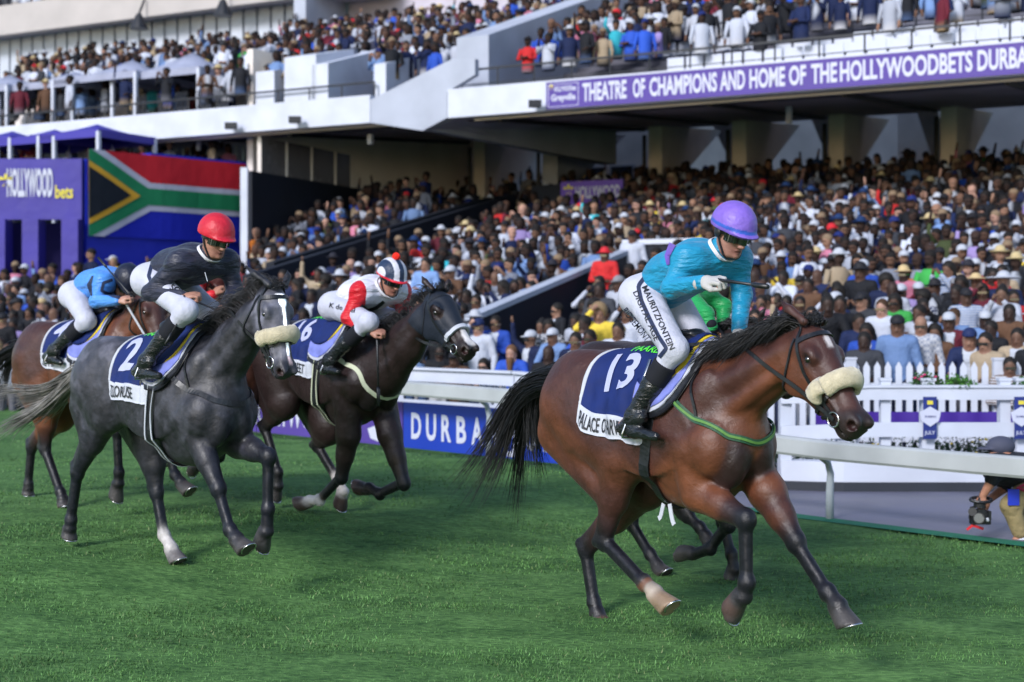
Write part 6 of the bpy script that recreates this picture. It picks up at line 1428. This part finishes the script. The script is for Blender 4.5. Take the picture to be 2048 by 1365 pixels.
CLOTHS = [('white', (.44, .47, .56), .20), ('light grey', (.22, .24, .30), .06), ('black', (.008, .009, .013), .25), ('navy', (.007, .014, .055), .19), ('charcoal', (.035, .038, .048), .07), ('pale blue', (.14, .23, .44), .07), ('royal blue', (.02, .07, .40), .045),
    ('beige', (.33, .26, .18), .05), ('brown', (.09, .045, .025), .035), ('red', (.42, .018, .02), .03), ('maroon', (.11, .012, .025), .025), ('pink', (.46, .16, .24), .025), ('lilac', (.26, .20, .42), .015), ('olive green', (.06, .08, .03), .015), ('bright green', (.04, .30, .06), .006), ('yellow', (.60, .44, .05), .008), ('turquoise', (.03, .34, .42), .006), ('orange', (.55, .16, .02), .006)]
PANTS = [('black', (.012, .012, .016)), ('navy', (.012, .018, .05)), ('denim', (.04, .07, .15)), ('khaki', (.22, .16, .09)), ('grey', (.10, .10, .12)), ('white', (.45, .45, .48))]
_cw = np.array([c[2] for c in CLOTHS]); _cw /= _cw.sum(); _sw = np.array([c[1] for c in SKINS])
RC = np.random.default_rng(77); LOOK = math.atan2(-.90, -.43)
HK = ['short', 'afro', 'long', 'bun', 'cap', 'hat', 'wide', 'bald', 'beard']; HW = np.array([.42, .07, .14, .06, .13, .06, .015, .10, .005]); HW /= HW.sum()
PW = np.array([.22, .14, .12, .11, .03, .06, .15, .16, .004]); PW /= PW.sum()
PN = dict(stand='standing', stand2='standing with arms down', fold='arms folded', phone='holding up a phone', clap='clapping', cheer='one arm raised', brow='hand at the brow', lean='leaning forward', both_up='both arms raised')
HN = dict(short='short dark hair', afro='round curly hair', long='long hair', bun='hair in a bun', cap='{} cap', hat='{} brimmed hat', wide='wide {} hat', bald='shaved head', beard='very long brown beard')
USED = set()
def person(x, y, z, place, rz=None, spec=None, group='racegoers crowding the lower terrace'):
    for _try in range(8):
        sp = dict(pose=POSES[RC.choice(9, p=PW)], top=int(RC.choice(len(CLOTHS), p=_cw)), pants=int(RC.integers(len(PANTS))), hair=HK[RC.choice(9, p=HW)], skin=int(RC.choice(5, p=_sw)), kind=('jacket' if RC.uniform() < .22 else 'stripe' if RC.uniform() < .06 else 'check' if RC.uniform() < .05 else 'cloth'), gl=RC.uniform() < .22, sc=RC.normal(1.0, .045))
        if spec: sp.update(spec)
        cn, cc, _ = CLOTHS[sp['top']]; 
        if sp['kind'] == 'jacket' and cn not in ('black', 'navy', 'charcoal', 'brown', 'maroon', 'beige', 'light grey', 'royal blue', 'pale blue'): sp['kind'] = 'cloth'
        hc = RC.choice(6, p=(.30, .30, .14, .04, .12, .10)); hn, hcol = [('white', (.40, .42, .48)), ('black', (.012, .012, .016)), ('navy', (.01, .02, .08)), ('red', (.5, .02, .03)), ('straw', (.50, .38, .20)), ('grey', (.2, .2, .22))][spec.get('hatc', hc) if spec else hc]
        hd = HN[sp['hair']].format(hn) if sp['hair'] in ('cap', 'hat', 'wide') else HN[sp['hair']]
        cl = {'jacket': f'{cn} jacket over a white shirt', 'stripe': f'{cn} and white striped top', 'check': f'{cn} and white checked shirt', 'cloth': f'{cn} top'}[sp['kind']]
        lab = f"person in {cl}, {hd}, {PN[sp['pose']]}, {place}"
        if len(lab.split()) > 16: lab = f"person in {cl}, {hd}, {place}"
        if len(lab.split()) > 16: lab = f"person in {cl}, {place}"
        if lab not in USED: break
    USED.add(lab)
    root = empty('person', (x, y, z), (LOOK+RC.normal()*.30) if rz is None else rz, lab, 'person', group); root.scale = (sp['sc'],)*3
    P = TPL[sp['pose']]; pr = sp['pose']
    def add(nm, me, col, par=root, off=None):
        o = bpy.data.objects.new(nm, me); C.objects.link(o); o.parent = par; o.color = (*col, 1)
        if off is not None: o.location = off
        return o
    b = add('body', P['body']['a'], SKINS[sp['skin']][0] if sp['skin'] < 5 else SKINS[4][0]); j = RC.uniform(.8, 1.2)
    if sp['kind'] == 'jacket': add('jacket', P['jacket']['cloth'], np.array(cc)*j)
    else: add('shirt', P['top'][sp['kind']], np.array(cc)*j)
    add('trousers', P['trousers']['cloth'], PANTS[sp['pants']][1]); ln = LEANS[pr]
    if sp['hair'] != 'bald':
        hcx = hcol if sp['hair'] in ('cap', 'hat', 'wide') else ((.12, .06, .03) if sp['hair'] == 'beard' else (.010, .008, .007) if sp['skin'] < 3 or RC.uniform() < .5 else [(.05, .025, .012), (.22, .15, .08), (.25, .25, .26)][RC.integers(3)])
        add('hat' if sp['hair'] in ('hat', 'wide') else 'cap' if sp['hair'] == 'cap' else 'hair', HAIRT[sp['hair']], hcx, off=ln)
    if sp['gl']: add('sunglasses', GLS, (0, 0, 0), off=ln)
    return root
def proj(x, y, z): return 1024+FPX*x/y, YH-FPX*(z-HCAM)/y
def where(px, py, row):
    h = 'far left' if px < 260 else 'left' if px < 620 else 'centre left' if px < 950 else 'centre' if px < 1220 else 'centre right' if px < 1560 else 'right' if px < 1820 else 'far right'
    r_ = ['front row', 'second row', 'third row', 'fourth row', 'fifth row', 'sixth row', 'seventh row', 'eighth row', 'ninth row'][min(row, 8)]
    return f'{r_} at {h}'
# hidden zones: where horses and riders stand in front
nind = 0; FARLIST = []
CI = {c[0]: i for i, c in enumerate(CLOTHS)}
# a few people the photograph lets you pick out
def at_px(px, py, t, hz=1.60): s = SS(px, t); X, Y, _ = W3(s, t, 0); return X, Y, HCAM-(py-YH)*Y/FPX-hz
taken = []
for (px, py, t, lab, sp) in ((1028, 690, .75, 'leaning on the white fence before the bay tail', dict(top=CI['royal blue'], hair='beard', pose='lean', skin=4, kind='cloth', gl=False)), (968, 708, .75, 'beside the long bearded man at the white fence', dict(top=CI['navy'], hair='long', pose='clap', skin=4, kind='cloth')),
        (1098, 715, .75, 'at the fence above the bay tail', dict(top=CI['black'], hair='bald', pose='fold', skin=0, kind='cloth')), (915, 705, .75, 'just left of the horse muzzle at the fence', dict(top=CI['brown'], hair='cap', pose='lean', skin=1, kind='cloth')), (1795, 668, 1.4, 'smiling right of the bay muzzle behind the pickets', dict(top=CI['pale blue'], hair='cap', pose='stand', skin=2, kind='cloth', hatc=1, gl=False)),
        (1842, 655, 1.8, 'in profile behind the picket fence', dict(top=CI['light grey'], hair='bald', pose='stand', skin=3, kind='check')), (1898, 640, 2.2, 'by the pickets', dict(top=CI['maroon'], hair='cap', pose='stand', skin=1, kind='jacket', hatc=0)), (1940, 680, 1.4, 'at the picket fence', dict(top=CI['navy'], hair='cap', pose='lean', skin=3, kind='jacket', hatc=2)),
        (1265, 478, 9, 'on the middle terrace by the dark stair wall', dict(top=CI['white'], hair='cap', pose='stand', skin=2, kind='cloth')), (228, 520, 8.0, 'in front of the flag block', dict(top=CI['yellow'], hair='short', pose='stand2', skin=3, kind='cloth')), (1210, 508, 6.8, 'below the sloping stair wall', dict(top=CI['red'], hair='hat', pose='fold', skin=1, kind='cloth', hatc=3)), (852, 530, 4.6, 'behind the ears of the hooded horse', dict(top=CI['pale blue'], hair='short', pose='fold', skin=3, kind='cloth'))):
    X, Y, Z = at_px(px, py, t); person(X, Y, Z, lab, spec=sp, rz=LOOK+.1); nind += 1; taken.append((px, py))
rows = np.arange(.75, 22.4, .57)
def zl(t): return -.15+.22*max(0, t-1.0)
for ri, t in enumerate(rows):
    s0 = SS(-60, t); s1 = SS(2110, t); n = int((s1-s0)/(.47 if t < 8 else .43)); 
    for k in range(n):
        s = s0+(k+RC.uniform(-.3, .3)+(.5 if ri % 2 else 0))*(s1-s0)/n; tt = t+RC.uniform(-.16, .16); X, Y, _ = W3(s, tt, 0); z = zl(tt)+RC.normal()*.05; z += .12*max(0, tt-12)*(proj(X, Y, z)[0] < 860)
        px, py = proj(X, Y, z+1.6)
        if py > 770 or px < -50 or px > 2100: continue
        if any(abs(px-a) < 26 and abs(py-b) < 46 and t < 2.5 for a, b in taken): continue
        if Y < 21 and px > 1200 and px < 1570 and t < .8: pass
        # keep off the stair walls, the block, the dark wall
        for (wp, w0_, w1_, ww) in ((490, 6.5, 18, .95), (540, 8.0, 17.5, .95), (None, 3.0, T_W, 1.15)):
            if w0_-.4 < tt < w1_ and -.35 < s-(S_W if wp is None else SS(wp, w0_)) < ww: px = -999
        if px < -500: continue
        if s < -16.2+.0 and tt > 8.0: continue
        if px < 500 and (tt > 8.4): continue
        if 500 <= px < 860 and s < -9 and tt > 17.4-max(0, (760-px))*.022: continue
        if px < 1100 and tt > 19.5: continue
        if S_W-.2 < s < S_W+1.75 and T_W-.6 < tt < T_W+.35: continue
        if 17.1 < tt < 18.1 and SS(1075, 18) < s < SS(1250, 18): continue
        cover = False
        for (x0, y0, x1, y1) in ((1250, 500, 1490, 770), (1200, 660, 1600, 900), (300, 500, 470, 640), (20, 640, 500, 900), (400, 600, 590, 900), (540, 640, 830, 900), (1610, 640, 1720, 830)):
            if x0+8 < px < x1-8 and y0+15 < py < y1: cover = True
        if nind < 300 and not cover and t < 9: person(X, Y, z, where(px, py, ri)); nind += 1
        elif not cover or py < y0: FARLIST.append((X, Y, z, RC.uniform() < .5))
NLOW = len(FARLIST)
# back concourse under the deck
for t in np.arange(22.9, 26, .8):
    for s in np.arange(SS(880, t), SS(2110, t), .55):
        s_ = s+RC.uniform(-.2, .2); X, Y, _ = W3(s_, t+RC.uniform(-.2, .2), 0)
        if RC.uniform() < .8: FARLIST.append((X, Y, 4.55, 0))
# upper deck
def uz(t): return 6.95+.34*max(0, t-13.6)
for t in np.arange(13.6, 24, .72):
    for s in np.arange(SS(500, t), SS(2110, t), .52):
        s_ = s+RC.uniform(-.2, .2); tt = t+RC.uniform(-.15, .15); X, Y, _ = W3(s_, tt, 0); px, py = proj(X, Y, uz(tt)+1.6)
        if py < -60: continue
        d = .93
        if -.8 < s_-SS(945, 13.6) < 1.25 or abs(s_-SS(640, 13.1)) < .4 and tt < 16.6: continue
        if px < 520 : d = .45
        if px < 560 and py < 125: d = .12
        if 540 < px < 760 and tt < 16.5: d = .7
        if 1345 < px and t < 15.4: d = .22 if px > 1560 else .55
        if 450 < px < 720 and 17 < tt < 19.6: d = .3
        if RC.uniform() < d: FARLIST.append((X, Y, uz(tt), 0))
# left deck rows, canopies, top tier, platform
for t in np.arange(13.6, 16.6, .9):
    for s in np.arange(SS(-40, t), SS(500, t), .62):
        X, Y, _ = W3(s+RC.uniform(-.25, .25), t+RC.uniform(-.3, .3), 0)
        if RC.uniform() < .42: FARLIST.append((X, Y, 6.97, 0))
for t in np.arange(18.0, 23.6, .72):
    for s in np.arange(SS(-40, t), SS(540, t), .50):
        X, Y, _ = W3(s+RC.uniform(-.2, .2), t+RC.uniform(-.15, .15), 0); px, py = proj(X, Y, uz(t)+1.6)
        lim = max(66, 158-px*.75)+RC.uniform(-14, 14)
        if py < lim: continue
        if RC.uniform() < .85: FARLIST.append((X, Y, uz(t), 0))
for t in (24.9, 25.6, 26.4, 27.2):
    for s in np.arange(SS(-60, t), SS(480, t), .5):
        X, Y, _ = W3(s+RC.uniform(-.2, .2), t, 0); FARLIST.append((X, Y, uz0+.5+.25*(t-24.9), 0))
for y in np.arange(40.6, 44.4, .8):
    for x in np.arange((-60-1024)/FPX*y, (470-1024)/FPX*y, .6):
        if RC.uniform() < .62: FARLIST.append((x+RC.uniform(-.2, .2), y, 4.95, 0))
# low-detail people as one mass
def lowperson(seed, pose):
    r = np.random.default_rng(seed); mb = MB(); reg = []
    def tub(P, rr, rg, n=6): 
        a = len(mb.v); mb.tube(P, rr, n); reg.extend([rg]*(len(mb.v)-a))
    a = len(mb.v); mb.sphere((.01, 0, 1.585), .1, 9, 7, (.96, .80, 1.20)); reg += [0]*(len(mb.v)-a)
    a = len(mb.v); mb.sphere((-.008, 0, 1.640), .1, 9, 6, (1.05, .94, .90)); reg += [2]*(len(mb.v)-a)
    a = len(mb.v); mb.box((.098, 0, 1.592), (.014, .105, .018)).box((.100, 0, 1.520), (.012, .05, .012)); reg += [4]*(len(mb.v)-a)  # eye strip reads as sunglasses, else as painted socket shade; mouth strip below
    tub([(0, 0, 1.52), (0, 0, 1.40)], [.05, .055], 0)
    b = len(mb.v)
    for z, rx, ry in ((.78, .13, .17), (1.0, .125, .165), (1.2, .12, .165), (1.36, .11, .19), (1.44, .06, .11)):
        mb.v += [(rx*math.cos(2*math.pi*j/8), ry*math.sin(2*math.pi*j/8), z) for j in range(8)]; reg += [3 if z < .9 else 1]*8
    for i in range(4):
        for j in range(8): mb.f.append((b+i*8+j, b+i*8+(j+1) % 8, b+i*8+8+(j+1) % 8, b+i*8+8+j))
    mb.f.append(tuple(b+32+j for j in range(8)))
    ar = {0: [((0, g*.25, 1.12), (.06, g*.25, .88)) for g in (-1, 1)], 1: [((.05, g*.26, 1.13), (.20, -g*.04, 1.15)) for g in (-1, 1)], 2: [((.12, g*.24, 1.2), (.28, g*.06, 1.48)) for g in (-1, 1)], 3: [((.05, -.30, 1.56), (.1, -.26, 1.84)), ((.02, .25, 1.13), (.2, .14, 1.05))]}[pose]
    for g, (E, Wr) in zip((-1, 1), ar):
        E = np.array(E); Wr = np.array(Wr); tub([(0, g*.18, 1.39), E, E+(Wr-E)*.6], [.055, .045, .036], 1, 5); tub([E+(Wr-E)*.6, Wr, Wr+(Wr-E)*.25], [.033, .03, .024], 0, 5)
    return mb, reg
def trisplit(mb): 
    T = []
    for f in mb.f:
        for i in range(1, len(f)-1): T.append((f[0], f[i], f[i+1]))
    return np.array(T)
LP = []
for p in range(4): mb, reg = lowperson(p, p); LP.append((np.array(mb.v), trisplit(mb), np.array(reg)))
LH = []
hb = MB(); hb.sphere((0, 0, 1.64), .1, 10, 5, (1.8, 1.7, .18)); hb.sphere((0, 0, 1.66), .1, 8, 5, (1.0, .9, .85)); LH.append((np.array(hb.v), trisplit(hb)))
hb = MB(); hb.sphere((.09, 0, 1.635), .08, 8, 4, (1, .85, .18)); LH.append((np.array(hb.v), trisplit(hb)))
hb = MB(); hb.tube([(-.05, 0, 1.62), (-.06, 0, 1.50), (-.06, 0, 1.36)], [.09, .095, .06], 7); LH.append((np.array(hb.v), trisplit(hb)))
def mass(name, label, L):
    Vs = []; Ts = []; Cs = []; base = 0
    for (x, y, z, _) in L:
        p = RC.choice(4, p=(.45, .3, .18, .07)); V, T, reg = LP[p]; a = LOOK+RC.normal()*.4; sc = RC.normal(1, .05); ca, sa = math.cos(a), math.sin(a); 
        cc = np.array(CLOTHS[RC.choice(len(CLOTHS), p=_cw)][1])*RC.uniform(.7, 1.25); sk = np.array(SKINS[RC.choice(5, p=_sw)][0]); hr = np.array((.010, .008, .008)) if RC.uniform() < .85 else np.array((.2, .14, .09)); pt = np.array(PANTS[RC.integers(6)][1])
        k = RC.uniform(); ex = None
        if k < .10: ex, hc = 0, np.array([(.40, .42, .48), (.02, .02, .03), (.45, .36, .2), (.01, .03, .1)][RC.integers(4)]); hr = hc
        elif k < .24: ex, hc = 1, np.array([(.40, .42, .48), (.012, .012, .016), (.01, .02, .12), (.5, .02, .03)][RC.choice(4, p=(.38, .36, .2, .06))]); hr = hc
        elif k < .38: ex, hc = 2, hr
        elif k < .46: hr = sk
        pal = np.array([sk, cc, hr, pt, sk*(.12 if RC.uniform() < .35 else .42)]); c = pal[reg]
        if RC.uniform() < .22 and cc.max() < .12: m = (np.abs(V[:, 1]) < .06) & (V[:, 0] > .05) & (reg == 1) & (V[:, 2] > 1); c = c.copy(); c[m] = (.40, .43, .50)
        VV, TT, CC = V, T, c
        if ex is not None: hv, ht = LH[ex]; VV = np.concatenate([V, hv]); TT = np.concatenate([T, ht+len(V)]); CC = np.concatenate([c, np.repeat(hc[None], len(hv), 0)])
        q = np.stack([x+(VV[:, 0]*ca-VV[:, 1]*sa)*sc*RC.uniform(.95, 1.08), y+(VV[:, 0]*sa+VV[:, 1]*ca)*sc, z+VV[:, 2]*sc], 1)
        Vs.append(q); Ts.append(TT+base); Cs.append(CC); base += len(VV)
    return tag(mk(name, np.concatenate(Vs), np.concatenate(Ts), mat('crowd_cloth', (1, 1, 1), .8, .25, attr='Col', bump=(11, .4, .03)), col=np.concatenate(Cs), smooth=True), label, 'crowd', kind='stuff')
mass('crowd', 'dense mass of racegoers filling the upper part of the lower terrace', FARLIST[:NLOW])
mass('upper_crowd', 'racegoers massed on the upper decks and the shaded concourse', FARLIST[NLOW:])
print('individuals', nind, 'far', NLOW, len(FARLIST)-NLOW)
# ------------------------------------------------------------ camera operator crouching at the rail
FO = Frame(2035, 12.35, 0); q = lambda px, py, v=0.0: FO.p(px, py, v)
op = FO.root('person', 'person in black shirt and khaki trousers bent under the rail, holding a camera gimbal', 'person')
sk = (.36, .17, .11); sd = SD(); Hc = q(2004, 905); face(sd, Hc, (-.7, 0, -.7), (-.5, 0, .6), .95, sk, (.3, .1, .08))
PS = {1: q(2000, 938, .14), -1: q(1996, 934, -.14)}; HPs = q(2085, 945); KN = {-1: q(2022, 1012, -.1), 1: q(2062, 1020, .12)}; AN = {-1: q(2041, 1070, -.12), 1: q(2085, 1062, .14)}; TO = {-1: q(2022, 1090, -.12), 1: q(2062, 1082, .14)}
EL_ = q(1983, 962, -.17); WR = q(1966, 992, -.14); FE = q(2010, 975, .2); FW = q(1975, 1002, .12)
def tor(s, g): s.rc(HPs, (PS[1]+PS[-1])/2, .14+g, .13+g, sk, k=.05, sy=.8); s.rc(PS[-1], PS[1], .075+g, .075+g, sk, k=.06)
tor(sd, -.01); sd.rc((PS[1]+PS[-1])/2, Hc, .06, .05, sk, k=.03)
for a, b, c in ((PS[-1], EL_, WR), (PS[1], FE, FW)): sd.rc(a, b, .05, .042, sk, k=.03); sd.rc(b, c, .042, .03, sk, k=.02); hand(sd, c, (c-b)/np.linalg.norm(c-b), (0, -.5, 1), 1.0, sk)
for g in (-1, 1): sd.rc(HPs+[0, g*.09, 0], KN[g], .09, .055, sk, k=.04); sd.rc(KN[g], AN[g], .05, .035, sk, k=.03); sd.rc(AN[g], TO[g], .03, .025, sk, k=.03)
sdobj('body', sd, .010, M_SKIN, op)
s = SD(); tor(s, .012); [s.rc(a, a+(b-a)*.9, .066, .06, k=.03) for a, b in ((PS[-1], EL_), (PS[1], FE))]; V, F = s.mesh(.012); mk('shirt', V, F, mat('operator_shirt', (.012, .014, .022), .8, bump=(9, .6, .04)), op, smooth=True)
s = SD(); [(s.rc(HPs+[0, g*.09, 0], KN[g], .115, .085, k=.04), s.rc(KN[g], AN[g]+(KN[g]-AN[g])*.1, .082, .062, k=.03)) for g in (-1, 1)]; s.rc(HPs-[.0, .1, 0], HPs+[0, .1, 0], .13, .13, k=.05); V, F = s.mesh(.012); mk('trousers', V, F, mat('khaki_cloth', (.24, .19, .09), .85, bump=(9, .8, .05)), op, smooth=True)
for g in (-1, 1): s = SD(); s.rc(AN[g]+[.03, 0, -.04], TO[g], .045, .035, k=.02); V, F = s.mesh(.010); mk('shoe', V, F, M_WHITE, op, smooth=True)
s = SD(); s.el(Hc+[-.01, 0, .05], (.115, .095, .085)); s.el(Hc+[-.13, 0, .03], (.08, .07, .014), k=.02); V, F = s.mesh(.010); mk('cap', V, F, mat('grey_cap', (.05, .055, .09), .8), op, smooth=True)
mb = MB(); c = q(2027, 995, -.2); mb.box(c, (.09, .012, .13)); mb.build('pass_card', mat('blue_card', (.01, .03, .42), .5), op)
mb = MB(); mb.tube([q(2055, 968, -.16), q(2035, 976, -.18), q(2058, 985, -.17)], .02, 6); mb.build('red_waist_strap', mat('red_strap', (.35, .02, .06), .7), op)
gb = FO.root('camera_gimbal', 'black hand held camera gimbal with small red ribbon hanging low over the paving', 'camera gimbal'); c = q(1958, 1020, -.13)
def g_(nm, fn, m=M_LEATHER): mb = MB(); fn(mb); return mb.build(nm, m, gb)
g_('grip', lambda m: m.tube([q(1966, 984, -.13), q(1962, 1002, -.13)], [.024, .028], 10)); g_('handle_ring', lambda m: m.tube([q(1962, 1000, -.13)+np.array([math.cos(a)*.085, math.sin(a)*.05, math.sin(a)*.015]) for a in np.linspace(0, 6.283, 16, endpoint=False)], .014, 6, True))
g_('motor', lambda m: m.tube([q(1960, 1004, -.13), q(1959, 1016, -.13)], [.05, .05], 14)); g_('motor', lambda m: m.tube([q(1945, 1024, -.18), q(1945, 1024, -.08)], [.035, .035], 12))
g_('camera_body', lambda m: m.box(q(1960, 1036, -.13), (.15, .09, .10)).box(q(1960, 1022, -.13), (.06, .06, .03))); g_('lens', lambda m: m.tube([q(1960, 1036, -.17), q(1958, 1037, -.30)], [.04, .045], 14)); g_('lens_glass', lambda m: m.tube([q(1958, 1037, -.30), q(1958, 1037, -.302)], [.038, .038], 14), M_GOG)
g_('arm', lambda m: m.tube([q(1960, 1012, -.13), q(1942, 1016, -.13), q(1940, 1036, -.13), q(1945, 1050, -.13)], .013, 6)); g_('monitor', lambda m: m.box(q(1976, 1030, -.16), (.02, .11, .07)))
g_('light', lambda m: m.sphere(q(1975, 1040, -.2), .018, 8, 6), M_WCLOTH)
g_('ribbon', lambda m: m.add([q(1932, 1058, -.16), q(1945, 1048, -.16), q(1968, 1056, -.16), q(1966, 1061, -.16), q(1946, 1054, -.16), q(1935, 1062, -.16)], [(0, 1, 4, 5), (1, 2, 3, 4)]), mat('red_ribbon', (.6, .02, .03), .6))
